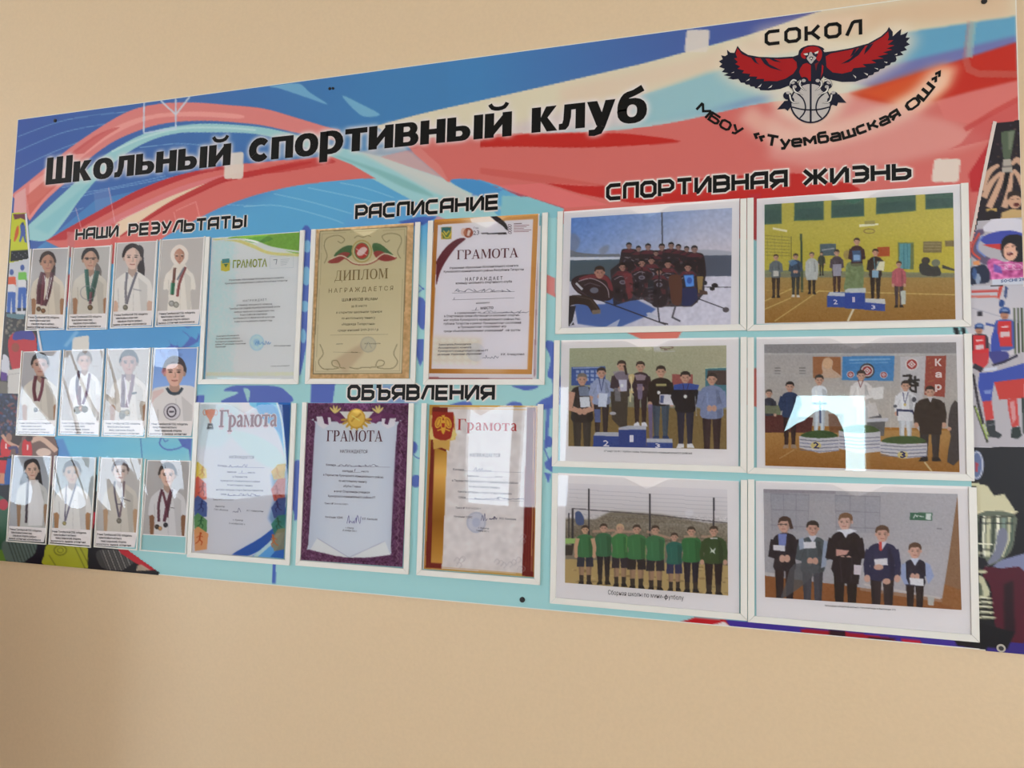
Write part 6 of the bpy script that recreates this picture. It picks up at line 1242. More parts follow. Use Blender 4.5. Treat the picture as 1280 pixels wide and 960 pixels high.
fig(p, 893, 352, 400, (40, 38, 56), (44, 34, 38), w=.31, hair=(92, 68, 56), hh=.2, arms='front', skin=(198, 158, 142), collar=(196, 200, 214)); p.poly([(826, 462), (846, 452), (850, 530), (862, 560), (840, 560), (822, 520)], (150, 160, 190)); p.poly([(945, 450), (968, 462), (988, 520), (960, 560), (946, 520)], (150, 160, 190)); p.poly([(866, 527), (936, 532), (936, 568), (868, 562)], (212, 210, 214))
p.noise(5, 1, 10); p.build('print', t, D_P + 1e-4, M_PRINT)
L = Lines(k); L.t('Награждение победителей школьного этапа олимпиады по физкультуре, 2022', 444, 670, 798, 692, 8, (80, 70, 76), .006); L.build(t)
# ------------------------------------------------------------------ portraits in small clear pockets
def bust(p, x, y, s, hair, shirt, skin=(196, 162, 140), style='short', ribbons=(), medals=(), neck=None, girl=False, tilt=0, arms=(150, 112, 86)):
    """printed bust: (x, y) face centre, s half height of the face"""
    s *= 1.1; dk = tuple(int(c * .5) for c in skin); w = s * .72; ds = tuple(int(c * .86) for c in shirt)
    sy = y + s * 1.42
    if style == 'long': p.poly(cr([(x - w * 1.1, y - s), (x + w * .6, y - s * 1.25), (x + w * 1.2, y - s * .2), (x + w * 1.6, y + s * 1.6), (x + w * 2.0, y + s * 3.2), (x + w * 1.5, y + s * 3.0), (x + w * .8, y + s * 1.5), (x - w * .8, y + s * 1.4), (x - w * 2, y + s * 1.6), (x - w * 1.4, y + s * .3)], 4, True), hair)
    if arms: 
        for a_ in (-1, 1): p.poly([(x + a_ * s * 1.75, sy + s * 2.2), (x + a_ * s * 1.2, sy + s * 2.2), (x + a_ * s * 1.15, sy + s * 5), (x + a_ * s * 1.65, sy + s * 5)], arms)
    p.poly(cr([(x - w * .6, sy - s * .2), (x + w * .6, sy - s * .2), (x + s * 1.25, sy + s * .35), (x + s * 1.65, sy + s * .9), (x + s * 1.85, sy + s * 2.4), (x + s * 1.25, sy + s * 2.6), (x + s * 1.25, sy + s * 6), (x - s * 1.25, sy + s * 6), (x - s * 1.25, sy + s * 2.6), (x - s * 1.85, sy + s * 2.4), (x - s * 1.65, sy + s * .9), (x - s * 1.25, sy + s * .35)], 3, True), shirt)
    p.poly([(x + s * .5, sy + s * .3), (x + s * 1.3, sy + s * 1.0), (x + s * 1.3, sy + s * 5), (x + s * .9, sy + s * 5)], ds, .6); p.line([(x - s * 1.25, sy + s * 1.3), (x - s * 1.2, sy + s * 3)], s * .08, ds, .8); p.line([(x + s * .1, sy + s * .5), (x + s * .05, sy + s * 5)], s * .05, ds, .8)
    p.poly([(x - w * .48, y + s * .6), (x + w * .48, y + s * .6), (x + w * .55, sy), (x, sy + s * .35), (x - w * .55, sy)], tuple(int(c * .82) for c in skin))
    p.poly([(x - w * .75, sy - s * .25), (x, sy + s * .3), (x - w * .35, sy + s * .55)], shirt); p.poly([(x + w * .75, sy - s * .25), (x, sy + s * .3), (x + w * .35, sy + s * .55)], shirt)
    if neck: p.line(cr([(x - w * .8, sy - s * .3), (x - w * .4, sy + s * .1), (x + w * .4, sy + s * .1), (x + w * .8, sy - s * .3)], 3), s * .22, neck)
    if style != 'scarf':
        p.poly(cr([(x - w * 1.08, y + s * .1), (x - w * 1.05, y - s * .75), (x - w * .4, y - s * 1.22), (x + w * .5, y - s * 1.2), (x + w * 1.08, y - s * .7), (x + w * 1.08, y + s * .1)], 4, True), hair)
        p.el(x - w, y + s * .08, w * .16, s * .2, tuple(int(c * .85) for c in skin)); p.el(x + w, y + s * .08, w * .16, s * .2, tuple(int(c * .75) for c in skin))
    p.poly(cr([(x - w * .92, y - s * .3), (x - w * .6, y - s * .85), (x + w * .6, y - s * .85), (x + w * .92, y - s * .3), (x + w * .85, y + s * .35), (x + w * .4, y + s * .92), (x, y + s), (x - w * .4, y + s * .92), (x - w * .85, y + s * .35)], 4, True), skin)
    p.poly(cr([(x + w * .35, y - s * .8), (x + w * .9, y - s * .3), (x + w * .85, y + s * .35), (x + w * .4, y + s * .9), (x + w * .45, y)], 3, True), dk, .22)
    if style == 'short': p.poly(cr([(x - w * 1.0, y - s * .3), (x - w * .95, y - s * .85), (x, y - s * 1.22), (x + w * .95, y - s * .85), (x + w * 1.0, y - s * .3), (x + w * .7, y - s * .6), (x, y - s * .7), (x - w * .7, y - s * .58)], 3, True), hair)
    elif style in ('tied', 'long'): p.poly(cr([(x - w * 1.05, y), (x - w * .95, y - s * .85), (x, y - s * 1.24), (x + w * .95, y - s * .85), (x + w * 1.05, y), (x + w * .75, y - s * .55), (x + w * .1, y - s * .9), (x - w * .7, y - s * .55)], 3, True), hair)
    elif style == 'scarf': 
        p.line(cr([(x - w * .2, y + s * 1.1), (x - w * 1.02, y + s * .3), (x - w * .98, y - s * .6), (x, y - s * 1.15), (x + w * .98, y - s * .6), (x + w * 1.02, y + s * .3), (x + w * .2, y + s * 1.1)], 4), s * .45, (214, 204, 196)); p.poly([(x - w * .9, y + s * .9), (x + w * .9, y + s * .9), (x + s * 1.2, sy + s * .5), (x - s * 1.2, sy + s * .5)], (208, 200, 190))
    for a_ in (-1, 1):
        p.el(x + a_ * w * .42, y - s * .05, w * .2, s * .07, (60, 46, 44), .9); p.line([(x + a_ * w * .68, y - s * .2), (x + a_ * w * .2, y - s * .22)], s * .07, hair, .8)
        p.el(x + a_ * w * .3, y + s * .25, w * .3, s * .15, (200, 140, 122), .2)
    p.line([(x + w * .05, y - s * .05), (x + w * .12, y + s * .3), (x - w * .1, y + s * .33)], s * .06, dk, .5); p.line(cr([(x - w * .32, y + s * .56), (x, y + s * .6), (x + w * .32, y + s * .56)], 3), s * .09, (150, 88, 82), .9)
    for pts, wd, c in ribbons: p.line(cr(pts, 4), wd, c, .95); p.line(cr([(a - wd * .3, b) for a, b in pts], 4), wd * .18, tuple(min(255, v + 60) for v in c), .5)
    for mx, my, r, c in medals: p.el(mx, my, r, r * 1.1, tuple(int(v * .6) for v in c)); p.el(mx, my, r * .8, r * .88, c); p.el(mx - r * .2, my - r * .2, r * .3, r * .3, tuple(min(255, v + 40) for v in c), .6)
M_CARD = mat_clear('clear_card_holder', 1.5, .32)
GP = 'student portraits with captions'; GC = 'small clear portrait pockets'
def card(lb, crop, photo_q, outer_q, caption, draw, bgc=(186, 182, 180), cv=None, drop=0):
    ps = [(crop.x + a / crop.k, crop.y + b / crop.k) for a, b in photo_q]; os_ = [(crop.x + a / crop.k, crop.y + b / crop.k) for a, b in outer_q]
    q = surf(os_, .0012); c = q.mean(0)
    t = thing('portrait_card', 'portrait ' + lb, 'portrait', (c[0], 0, q[2:, 1].mean()), GP)
    pq = surf(ps, .0012)
    if caption:
        b = MB(); b.prism([tuple(pq[3]), tuple(pq[2]), tuple(q[2] + (q[3] - q[2]) * .03 + np.array([0, .002])), tuple(q[3] + (q[2] - q[3]) * .03 + np.array([0, .002]))], -.0009, -.0006); cap = b.build('caption_strip', M_PAPER, t); cap['label'] = 'white caption strip under the photo'
        mb = MB(); a = np.array(photo_q[3], float); d = np.array(photo_q[2], float); e = np.array(outer_q[3], float)
        for i, tx in enumerate(caption):
            v = (e - a) * ((i + 1.0) / (len(caption) + .6)); k0 = .06 + .05 * ((i * 7) % 3); k1 = .9 - .12 * ((i * 5) % 3)
            P0, P1 = crop(a + (d - a) * k0 + v)[0], crop(a + (d - a) * k1 + v)[0]
            typ(mb, tx, P0, P1, .0042, .0015, (66, 62, 66), .016)
        mb.build('lettering', M_PRINT, t)['kind'] = 'stuff'
    b = MB(); b.prism([tuple(v) for v in pq], -.0012, -.0009); b.build('paper', M_PAPER, t)
    ins = pq + (pq.mean(0) - pq) * np.array([.05, .025])
    p = Print(ins, (.0019, .0014), tuple(c * .9 for c in bgc)); p.crop = crop; draw(p); p.build('print', t, .0013, M_PRINT)
    # clear pocket over it
    x0, x1 = q[[0, 3], 0].mean() - .0015, q[[1, 2], 0].mean() + .0025; z0, z1 = q[2:, 1].mean() - .002 - drop, q[:2, 1].mean() + .001
    cp = thing('clear_pocket', 'small clear pocket over the portrait ' + lb, 'clear pocket', ((x0 + x1) / 2, 0, z0), GC)
    b = MB()
    b.box((x0, -.0034, z0), (x0 + .0022, -.0002, z1)); o = b.build('edge', M_PVC, cp); b = MB(); b.box((x1 - .0022, -.0034, z0), (x1, -.0002, z1)); b.build('edge', M_PVC, cp)
    b = MB(); b.box((x0 + .0023, -.0034, z0), (x1 - .0023, -.0002, z0 + (.0022 if not drop else .007))); b.build('bottom_edge', M_PVC, cp)
    cvk = dict(d=.0026, tilt=(0, 0), bulge=.0, wob=.002, seed=1, notch=(0, 0)); cvk.update(cv or {})
    cover_mesh('clear_cover', cp, x0 + .0023, x1 - .0023, z0 + .003, z1, mat=M_CARD, nx=26, nz=36, **cvk)
CAP = ['Ученица Туембашской СОШ, победитель', 'первенства района по лыжным гонкам', 'среди девушек, обладатель серебряного', 'знака отличия комплекса']
CAPB = ['Ученик Туембашской СОШ, победитель', 'первенства района по настольному', 'теннису среди юношей, обладатель', 'золотого знака отличия']
MR, GN2, GY = (84, 36, 48), (36, 80, 70), (110, 108, 116)
kA, kB, kC, kD, kE, kF = Crop(0, 260, 5.333), Crop(120, 260, 5.336), Crop(0, 420, 6.4), Crop(120, 420, 6.4), Crop(0, 560, 6), Crop(110, 560, 6)
def d11(p):
    p.grad((200, 300), (156, 152, 152), (440, 500), (176, 174, 174)); p.poly(cr([(345, 330), (372, 330), (370, 450), (366, 540), (350, 540)], 3, True), (52, 38, 38))
    bust(p, 322, 368, 56, (52, 38, 36), (196, 186, 172), (170, 126, 104), 'tied', [([(290, 430), (268, 520), (262, 640)], 30, (70, 34, 46)), ([(300, 440), (290, 540), (284, 650)], 22, (92, 40, 54)), ([(352, 430), (330, 560), (300, 650)], 26, (70, 34, 46))], [(262, 672, 15, (96, 70, 50)), (292, 684, 15, (116, 80, 56))]); p.line([(300, 450), (320, 610)], 4, (206, 200, 200)); p.line([(348, 460), (312, 610)], 4, (206, 200, 200))
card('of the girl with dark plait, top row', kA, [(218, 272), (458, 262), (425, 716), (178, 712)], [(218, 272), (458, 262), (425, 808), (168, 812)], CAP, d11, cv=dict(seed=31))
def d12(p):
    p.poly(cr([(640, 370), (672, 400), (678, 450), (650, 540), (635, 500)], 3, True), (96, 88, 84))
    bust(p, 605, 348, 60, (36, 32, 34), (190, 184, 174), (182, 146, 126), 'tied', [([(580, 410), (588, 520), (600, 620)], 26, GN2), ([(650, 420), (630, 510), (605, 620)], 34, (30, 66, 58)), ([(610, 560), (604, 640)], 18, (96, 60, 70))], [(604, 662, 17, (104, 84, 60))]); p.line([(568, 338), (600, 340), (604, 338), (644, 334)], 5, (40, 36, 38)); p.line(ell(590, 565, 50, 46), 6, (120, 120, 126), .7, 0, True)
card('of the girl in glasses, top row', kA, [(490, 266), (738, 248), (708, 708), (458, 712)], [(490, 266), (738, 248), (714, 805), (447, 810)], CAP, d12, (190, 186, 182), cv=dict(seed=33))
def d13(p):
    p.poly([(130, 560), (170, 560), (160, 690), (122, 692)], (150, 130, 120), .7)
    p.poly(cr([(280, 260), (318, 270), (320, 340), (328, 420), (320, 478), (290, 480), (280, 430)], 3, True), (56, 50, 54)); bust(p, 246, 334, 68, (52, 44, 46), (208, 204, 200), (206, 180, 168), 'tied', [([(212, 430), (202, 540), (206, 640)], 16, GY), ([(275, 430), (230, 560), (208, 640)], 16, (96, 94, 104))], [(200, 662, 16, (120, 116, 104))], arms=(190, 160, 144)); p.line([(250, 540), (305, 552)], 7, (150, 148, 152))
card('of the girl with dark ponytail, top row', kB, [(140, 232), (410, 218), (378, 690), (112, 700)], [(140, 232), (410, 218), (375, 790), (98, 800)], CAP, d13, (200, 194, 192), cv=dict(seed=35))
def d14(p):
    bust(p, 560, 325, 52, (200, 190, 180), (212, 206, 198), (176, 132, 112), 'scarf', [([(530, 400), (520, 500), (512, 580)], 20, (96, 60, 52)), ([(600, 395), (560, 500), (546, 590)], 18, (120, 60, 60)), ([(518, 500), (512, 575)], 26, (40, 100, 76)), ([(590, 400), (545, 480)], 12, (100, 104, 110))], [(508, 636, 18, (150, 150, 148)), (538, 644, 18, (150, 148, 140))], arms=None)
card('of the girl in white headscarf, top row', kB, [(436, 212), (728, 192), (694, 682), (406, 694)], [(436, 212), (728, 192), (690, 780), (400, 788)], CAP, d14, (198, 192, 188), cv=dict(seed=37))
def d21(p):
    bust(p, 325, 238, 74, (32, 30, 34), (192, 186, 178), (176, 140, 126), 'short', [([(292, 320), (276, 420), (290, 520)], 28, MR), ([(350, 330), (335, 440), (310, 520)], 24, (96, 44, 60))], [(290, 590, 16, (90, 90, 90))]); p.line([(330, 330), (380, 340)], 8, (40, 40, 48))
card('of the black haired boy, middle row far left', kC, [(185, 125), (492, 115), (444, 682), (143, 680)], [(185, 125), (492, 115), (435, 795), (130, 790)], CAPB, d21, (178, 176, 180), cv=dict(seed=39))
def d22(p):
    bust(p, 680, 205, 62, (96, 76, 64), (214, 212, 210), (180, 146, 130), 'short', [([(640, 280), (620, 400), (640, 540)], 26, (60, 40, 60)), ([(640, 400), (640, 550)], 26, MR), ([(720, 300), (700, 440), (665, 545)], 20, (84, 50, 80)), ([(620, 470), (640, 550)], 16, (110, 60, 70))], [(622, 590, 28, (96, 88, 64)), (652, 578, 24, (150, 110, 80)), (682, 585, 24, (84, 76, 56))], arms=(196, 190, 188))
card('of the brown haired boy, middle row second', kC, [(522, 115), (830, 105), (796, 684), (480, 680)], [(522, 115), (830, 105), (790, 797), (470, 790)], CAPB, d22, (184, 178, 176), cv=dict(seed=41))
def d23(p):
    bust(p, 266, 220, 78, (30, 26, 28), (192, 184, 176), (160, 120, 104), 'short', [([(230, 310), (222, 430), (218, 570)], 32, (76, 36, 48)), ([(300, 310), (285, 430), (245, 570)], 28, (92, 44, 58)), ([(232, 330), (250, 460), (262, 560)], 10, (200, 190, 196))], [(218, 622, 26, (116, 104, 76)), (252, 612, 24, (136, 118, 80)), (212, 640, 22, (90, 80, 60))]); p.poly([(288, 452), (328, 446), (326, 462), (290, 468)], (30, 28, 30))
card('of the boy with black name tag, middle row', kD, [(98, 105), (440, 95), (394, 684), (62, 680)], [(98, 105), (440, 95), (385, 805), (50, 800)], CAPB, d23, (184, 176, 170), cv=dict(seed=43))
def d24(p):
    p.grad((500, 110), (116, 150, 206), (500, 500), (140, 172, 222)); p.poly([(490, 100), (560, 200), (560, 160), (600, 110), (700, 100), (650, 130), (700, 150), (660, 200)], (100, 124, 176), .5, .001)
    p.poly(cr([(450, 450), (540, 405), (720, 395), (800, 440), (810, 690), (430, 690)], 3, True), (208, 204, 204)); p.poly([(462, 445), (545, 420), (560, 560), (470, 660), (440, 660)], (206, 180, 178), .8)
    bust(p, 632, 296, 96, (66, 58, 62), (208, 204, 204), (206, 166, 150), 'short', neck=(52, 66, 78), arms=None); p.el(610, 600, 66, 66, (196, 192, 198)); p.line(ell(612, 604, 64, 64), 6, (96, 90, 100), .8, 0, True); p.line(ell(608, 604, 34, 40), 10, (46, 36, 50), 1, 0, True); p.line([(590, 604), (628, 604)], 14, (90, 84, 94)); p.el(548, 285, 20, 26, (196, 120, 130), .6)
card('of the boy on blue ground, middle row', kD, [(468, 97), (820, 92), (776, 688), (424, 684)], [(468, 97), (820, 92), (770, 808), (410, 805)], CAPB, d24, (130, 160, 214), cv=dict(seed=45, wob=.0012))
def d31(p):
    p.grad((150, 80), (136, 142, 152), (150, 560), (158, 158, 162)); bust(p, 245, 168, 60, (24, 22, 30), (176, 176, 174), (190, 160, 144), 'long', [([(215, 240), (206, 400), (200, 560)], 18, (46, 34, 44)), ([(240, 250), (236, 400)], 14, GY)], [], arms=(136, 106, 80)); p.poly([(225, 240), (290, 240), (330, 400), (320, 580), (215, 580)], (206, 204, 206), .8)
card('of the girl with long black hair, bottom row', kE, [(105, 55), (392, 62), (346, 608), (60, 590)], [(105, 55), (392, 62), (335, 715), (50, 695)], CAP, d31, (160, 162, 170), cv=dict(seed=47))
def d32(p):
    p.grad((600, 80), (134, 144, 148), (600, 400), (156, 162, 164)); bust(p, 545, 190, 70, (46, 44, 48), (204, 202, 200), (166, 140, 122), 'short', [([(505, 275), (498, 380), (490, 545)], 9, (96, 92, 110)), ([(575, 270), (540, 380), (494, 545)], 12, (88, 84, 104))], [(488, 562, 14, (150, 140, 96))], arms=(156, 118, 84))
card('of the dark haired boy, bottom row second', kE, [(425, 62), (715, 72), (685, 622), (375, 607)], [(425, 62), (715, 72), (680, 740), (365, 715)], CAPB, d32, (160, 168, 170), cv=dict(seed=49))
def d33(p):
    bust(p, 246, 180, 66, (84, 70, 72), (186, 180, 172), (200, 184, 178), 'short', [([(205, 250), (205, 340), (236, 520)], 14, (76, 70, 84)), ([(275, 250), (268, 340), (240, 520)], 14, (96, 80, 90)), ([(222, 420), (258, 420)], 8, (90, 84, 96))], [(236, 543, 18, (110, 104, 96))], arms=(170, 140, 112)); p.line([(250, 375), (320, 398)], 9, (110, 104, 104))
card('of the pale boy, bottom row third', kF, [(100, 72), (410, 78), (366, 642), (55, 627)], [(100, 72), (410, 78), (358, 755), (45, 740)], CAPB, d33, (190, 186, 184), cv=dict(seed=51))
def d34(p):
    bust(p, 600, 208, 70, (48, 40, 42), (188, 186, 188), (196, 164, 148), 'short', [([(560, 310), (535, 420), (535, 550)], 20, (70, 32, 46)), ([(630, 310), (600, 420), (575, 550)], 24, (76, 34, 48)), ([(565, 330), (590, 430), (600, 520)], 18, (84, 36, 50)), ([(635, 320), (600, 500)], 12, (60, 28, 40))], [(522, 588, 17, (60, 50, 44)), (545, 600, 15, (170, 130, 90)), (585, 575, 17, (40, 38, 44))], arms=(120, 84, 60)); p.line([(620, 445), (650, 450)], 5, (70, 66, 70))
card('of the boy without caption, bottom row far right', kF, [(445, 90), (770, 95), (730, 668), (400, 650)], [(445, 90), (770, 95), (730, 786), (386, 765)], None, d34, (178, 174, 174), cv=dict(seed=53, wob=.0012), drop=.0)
# ------------------------------------------------------------------ sport pictures printed along the slanted margins
def coll(lb, quad, crop, pitch, draw, base, clip):
    """one picture of the margin collage, trimmed to its slanted outline"""
    q = surf(quad); p = Print([(q[:, 0].min(), q[:, 1].max()), (q[:, 0].max(), q[:, 1].max()), (q[:, 0].max(), q[:, 1].min()), (q[:, 0].min(), q[:, 1].min())], pitch, base); p.crop = crop; draw(p)
    c = surf(clip)
    def keep(x, z):
        ins = np.zeros(len(x), bool); n = len(c)
        for i in range(n):
            (x0, z0), (x1, z1) = c[i], c[(i + 1) % n]
            if z0 == z1: continue
            ins ^= ((z >= min(z0, z1)) & (z < max(z0, z1)) & (x < x0 + (z - z0) * (x1 - x0) / (z1 - z0)))
        return ins & (x > XL) & (x < XR) & (z > ZB) & (z < ZT)
    coll.n += 1; o = p.build('collage_print', board, .0002 + .00006 * coll.n, M_FILM, keep); o['label'] = lb
coll.n = 0; KALB = 0.92
r1 = Crop(1080, 0, 3.2); r2 = Crop(1180, 250, 4.8); r3 = Crop(1180, 440, 4.8); r4 = Crop(1140, 620, 4.364)
def c1(p):
    rs = random.Random(2)
    for i in range(120): p.el(rs.uniform(440, 640), rs.uniform(495, 900), rs.uniform(2, 7), rs.uniform(2, 6), rs.choice([(120, 70, 80), (70, 60, 84), (96, 70, 56), (28, 24, 28)]), .6)
    p.poly([(548, 530), (604, 520), (590, 610), (580, 650), (560, 650), (552, 600)], (84, 96, 78)); p.poly([(575, 530), (600, 525), (586, 600), (578, 600)], (130, 140, 118), .6); p.poly([(556, 640), (586, 636), (594, 690), (550, 690)], (168, 160, 150)); p.line([(552, 668), (592, 666)], 5, (80, 76, 76)); p.poly([(556, 690), (590, 690), (588, 760), (560, 760)], (24, 22, 26))
    for a in ([(480, 790), (510, 730), (548, 690)], [(500, 830), (540, 740), (556, 690)], [(560, 830), (580, 760), (590, 690)], [(640, 760), (620, 710), (596, 680)], [(470, 760), (500, 690), (540, 660)], [(635, 660), (610, 640), (590, 660)]): p.line(cr(a, 3), [26, 22, 12], (196, 158, 134))
    p.el(602, 800, 28, 34, (198, 156, 130)); p.poly(cr([(574, 800), (574, 772), (602, 762), (630, 775), (632, 800), (618, 784), (590, 784)], 3, True), (52, 40, 36)); p.el(608, 818, 12, 8, (90, 40, 40)); p.el(592, 798, 4, 2, (60, 40, 36)); p.el(614, 796, 4, 2, (60, 40, 36)); p.poly([(550, 850), (590, 835), (640, 840), (640, 890), (545, 890)], (190, 160, 110))
    p.line([(490, 840), (530, 838)], 12, (180, 150, 90)); p.el(510, 860, 24, 20, (40, 34, 36)); p.poly([(440, 880), (520, 880), (510, 930), (430, 960)], (70, 74, 70))
coll('printed crowd lifting a silver trophy', [(1204, 150), (1285, 148), (1285, 300), (1204, 300)], r1, (.0016, .0016), c1, (40, 34, 40), [(1243, 155), (1290, 148), (1290, 286), (1218, 290)])
def c2(p):
    p.poly([(150, 100), (480, 100), (480, 500), (150, 500)], (174, 170, 178)); p.poly(cr([(230, 180), (290, 120), (380, 110), (480, 130), (480, 215), (380, 190), (300, 195)], 3, True), (206, 204, 216)); p.poly(cr([(220, 230), (300, 195), (400, 185), (480, 210), (480, 260), (340, 262), (300, 280), (240, 260)], 3, True), (64, 74, 160)); p.poly([(230, 268), (340, 262), (340, 300), (280, 285)], (190, 60, 60))
    p.line(cr([(240, 190), (200, 205), (185, 260), (180, 310), (230, 350), (270, 370)], 4), [30, 44, 50, 50, 46], (96, 84, 110)); p.line(cr([(215, 200), (180, 260), (172, 310), (220, 355)], 4), 12, (200, 76, 62)); p.line(cr([(235, 215), (205, 260), (205, 300), (250, 340)], 4), 10, (110, 130, 190))
    p.poly(cr([(260, 370), (300, 350), (360, 370), (420, 360), (480, 350), (480, 470), (290, 480), (270, 430)], 3, True), (190, 90, 150)); p.noise(40, 2, 5, p.mask([(260, 370), (480, 350), (480, 470), (290, 480)]))
    for i in range(3): p.line(ell(350 + i * 44, 400, 30, 16), 4, (226, 206, 224), .8, 0, True)
    p.poly([(296, 380), (340, 400), (350, 440), (300, 430)], (90, 80, 170), .8)
    p.poly(cr([(340, 300), (350, 235), (400, 208), (460, 215), (480, 250), (480, 360), (420, 370), (360, 350)], 4, True), (30, 28, 34)); p.el(396, 312, 42, 52, (216, 168, 146)); p.poly(cr([(350, 290), (370, 262), (420, 256), (440, 290), (436, 240), (380, 232)], 3, True), (30, 28, 34)); p.el(394, 322, 20, 10, (96, 34, 40), 1, -8); p.line([(378, 320), (410, 314)], 4, (226, 214, 206)); p.line([(370, 286), (386, 284)], 5, (70, 44, 40)); p.line([(404, 280), (422, 276)], 5, (70, 44, 40)); p.poly([(430, 270), (444, 280), (440, 310), (426, 300)], (30, 28, 34))
    p.poly(cr([(162, 410), (200, 395), (240, 385), (275, 430), (270, 490), (200, 500), (162, 500)], 3, True), (38, 44, 66)); p.el(205, 470, 16, 30, (180, 196, 220), .7); p.el(185, 440, 14, 36, (66, 96, 150), .8); p.poly([(175, 370), (215, 360), (215, 388), (180, 392)], (210, 140, 90))
    p.poly([(290, 475), (480, 462), (480, 505), (290, 505)], (196, 202, 216))
coll('printed shouting athlete in black helmet holding a flag overhead', [(1205, 264), (1285, 264), (1285, 358), (1205, 358)], r2, (.0016, .0016), c2, (174, 170, 178), [(1222.5, 276), (1290, 270), (1290, 357), (1212, 357), (1214, 310)])
def c3(p):
    p.grad((300, 520), (186, 184, 194), (300, 900), (196, 190, 196)); p.poly([(165, 545), (320, 540), (330, 555), (165, 560)], (190, 80, 76)); p.poly([(165, 575), (310, 575), (330, 590), (165, 590)], (196, 110, 100)); p.poly([(330, 520), (355, 515), (330, 600), (318, 580)], (190, 70, 60)); p.poly([(365, 515), (382, 530), (372, 600), (358, 580)], (60, 76, 120)); p.line([(170, 650), (300, 690), (480, 740)], 6, (160, 160, 176))
    def skier(x, y, w, c1_, c2_):
        p.el(x, y, w * .5, w * .62, (170, 120, 96)); p.poly(cr([(x - w * .6, y - w * .1), (x - w * .55, y - w * .7), (x, y - w * .9), (x + w * .6, y - w * .7), (x + w * .6, y - w * .05), (x, y - w * .25)], 3, True), (62, 90, 150)); p.line([(x - w * .55, y - w * .25), (x + w * .55, y - w * .25)], 8, (30, 40, 76)); p.line([(x - w * .3, y - w * .5), (x + w * .4, y - w * .5)], 6, (180, 196, 220), .8); p.line([(x - w * .2, y + w * .3), (x + w * .25, y + w * .3)], 4, (110, 60, 56))
        p.poly(cr([(x - w * .5, y + w * .6), (x + w * .5, y + w * .6), (x + w * 1.2, y + w * 1.1), (x + w * 1.2, y + w * 4), (x - w * 1.2, y + w * 4), (x - w * 1.2, y + w * 1.1)], 3, True), c1_); p.poly([(x - w * .8, y + w * .75), (x + w * .8, y + w * .75), (x + w * .9, y + w * 3.8), (x - w * .8, y + w * 3.8)], c2_)
        p.line([(x - w * .4, y + w * 1.5), (x + w * .5, y + w * 1.4)], 8, (220, 190, 190)); p.poly([(x - w * .5, y + w * 2.1), (x + w * .6, y + w * 2.0), (x + w * .6, y + w * 2.6), (x - w * .5, y + w * 2.7)], (206, 196, 200), .9)
    skier(212, 780, 44, (44, 36, 50), (196, 40, 46)); p.line([(216, 700), (216, 670)], 28, (44, 40, 48))
    skier(362, 690, 50, (62, 84, 160), (192, 42, 44)); p.poly(cr([(330, 640), (335, 600), (360, 610), (358, 640)], 2, True), (40, 70, 130)); p.poly(cr([(290, 800), (320, 790), (340, 960), (290, 960), (280, 880)], 3, True), (52, 70, 160)); p.line([(250, 745), (320, 760)], 14, (60, 80, 150))
    for dx in (0, 22, 44): p.line([(420 + dx, 650), (428 + dx, 1000)], 14, (56, 66, 54)); p.line([(424 + dx, 650), (432 + dx, 1000)], 4, (150, 160, 120), .8)
    p.poly([(170, 905), (270, 890), (268, 960), (170, 975)], (196, 40, 46)); 
    p.crop = r3
    p.poly([(170, 70), (480, 0), (480, 575), (185, 572)], (174, 170, 178)); p.poly(cr([(270, 0), (380, 0), (380, 50), (320, 80), (290, 60)], 2, True), (60, 60, 130)); p.line([(290, 80), (360, 60), (440, 20)], 14, (40, 38, 60)); p.poly([(170, 10), (265, 5), (265, 70), (215, 120), (180, 90)], (186, 50, 56)); p.line([(178, 80), (232, 110)], 30, (44, 40, 50)); p.poly([(240, 98), (320, 88), (320, 108), (240, 116)], (196, 200, 216))
    p.poly([(215, 125), (290, 120), (480, 66), (480, 160), (300, 185), (290, 240), (285, 300), (230, 295), (205, 200)], (52, 72, 162)); p.poly([(300, 180), (480, 158), (480, 275), (330, 285), (318, 240)], (186, 52, 44)); p.poly([(232, 295), (285, 290), (300, 400), (250, 410)], (190, 56, 54)); p.poly([(240, 230), (286, 225), (280, 250), (245, 250)], (140, 160, 206), .7)
    p.poly([(378, 285), (435, 275), (448, 440), (405, 450), (385, 350)], (188, 60, 56)); p.poly([(392, 300), (420, 290), (430, 400), (410, 430)], (206, 190, 196), .6); p.poly([(250, 408), (302, 405), (310, 470), (350, 495), (330, 515), (262, 505)], (44, 48, 52)); p.poly([(405, 450), (452, 445), (464, 500), (440, 518), (398, 512)], (34, 46, 44)); p.line([(260, 440), (300, 430)], 5, (120, 120, 126)); p.poly([(462, 275), (480, 272), (480, 500), (470, 480)], (30, 44, 40))
    p.line([(185, 320), (262, 540)], 14, (60, 60, 50)); p.line([(190, 330), (262, 520)], 8, (150, 176, 80)); p.line([(205, 330), (268, 500)], 5, (170, 190, 96)); p.line([(176, 130), (205, 300), (236, 430)], 16, (44, 36, 44))
coll('printed winter athletes in red bibs holding a tricolour flag', [(1205, 354), (1285, 354), (1285, 562), (1205, 562)], r2, (.0016, .0016), c3, (174, 170, 178), [(1212, 357.5), (1290, 357.5), (1290, 559), (1214, 559)])
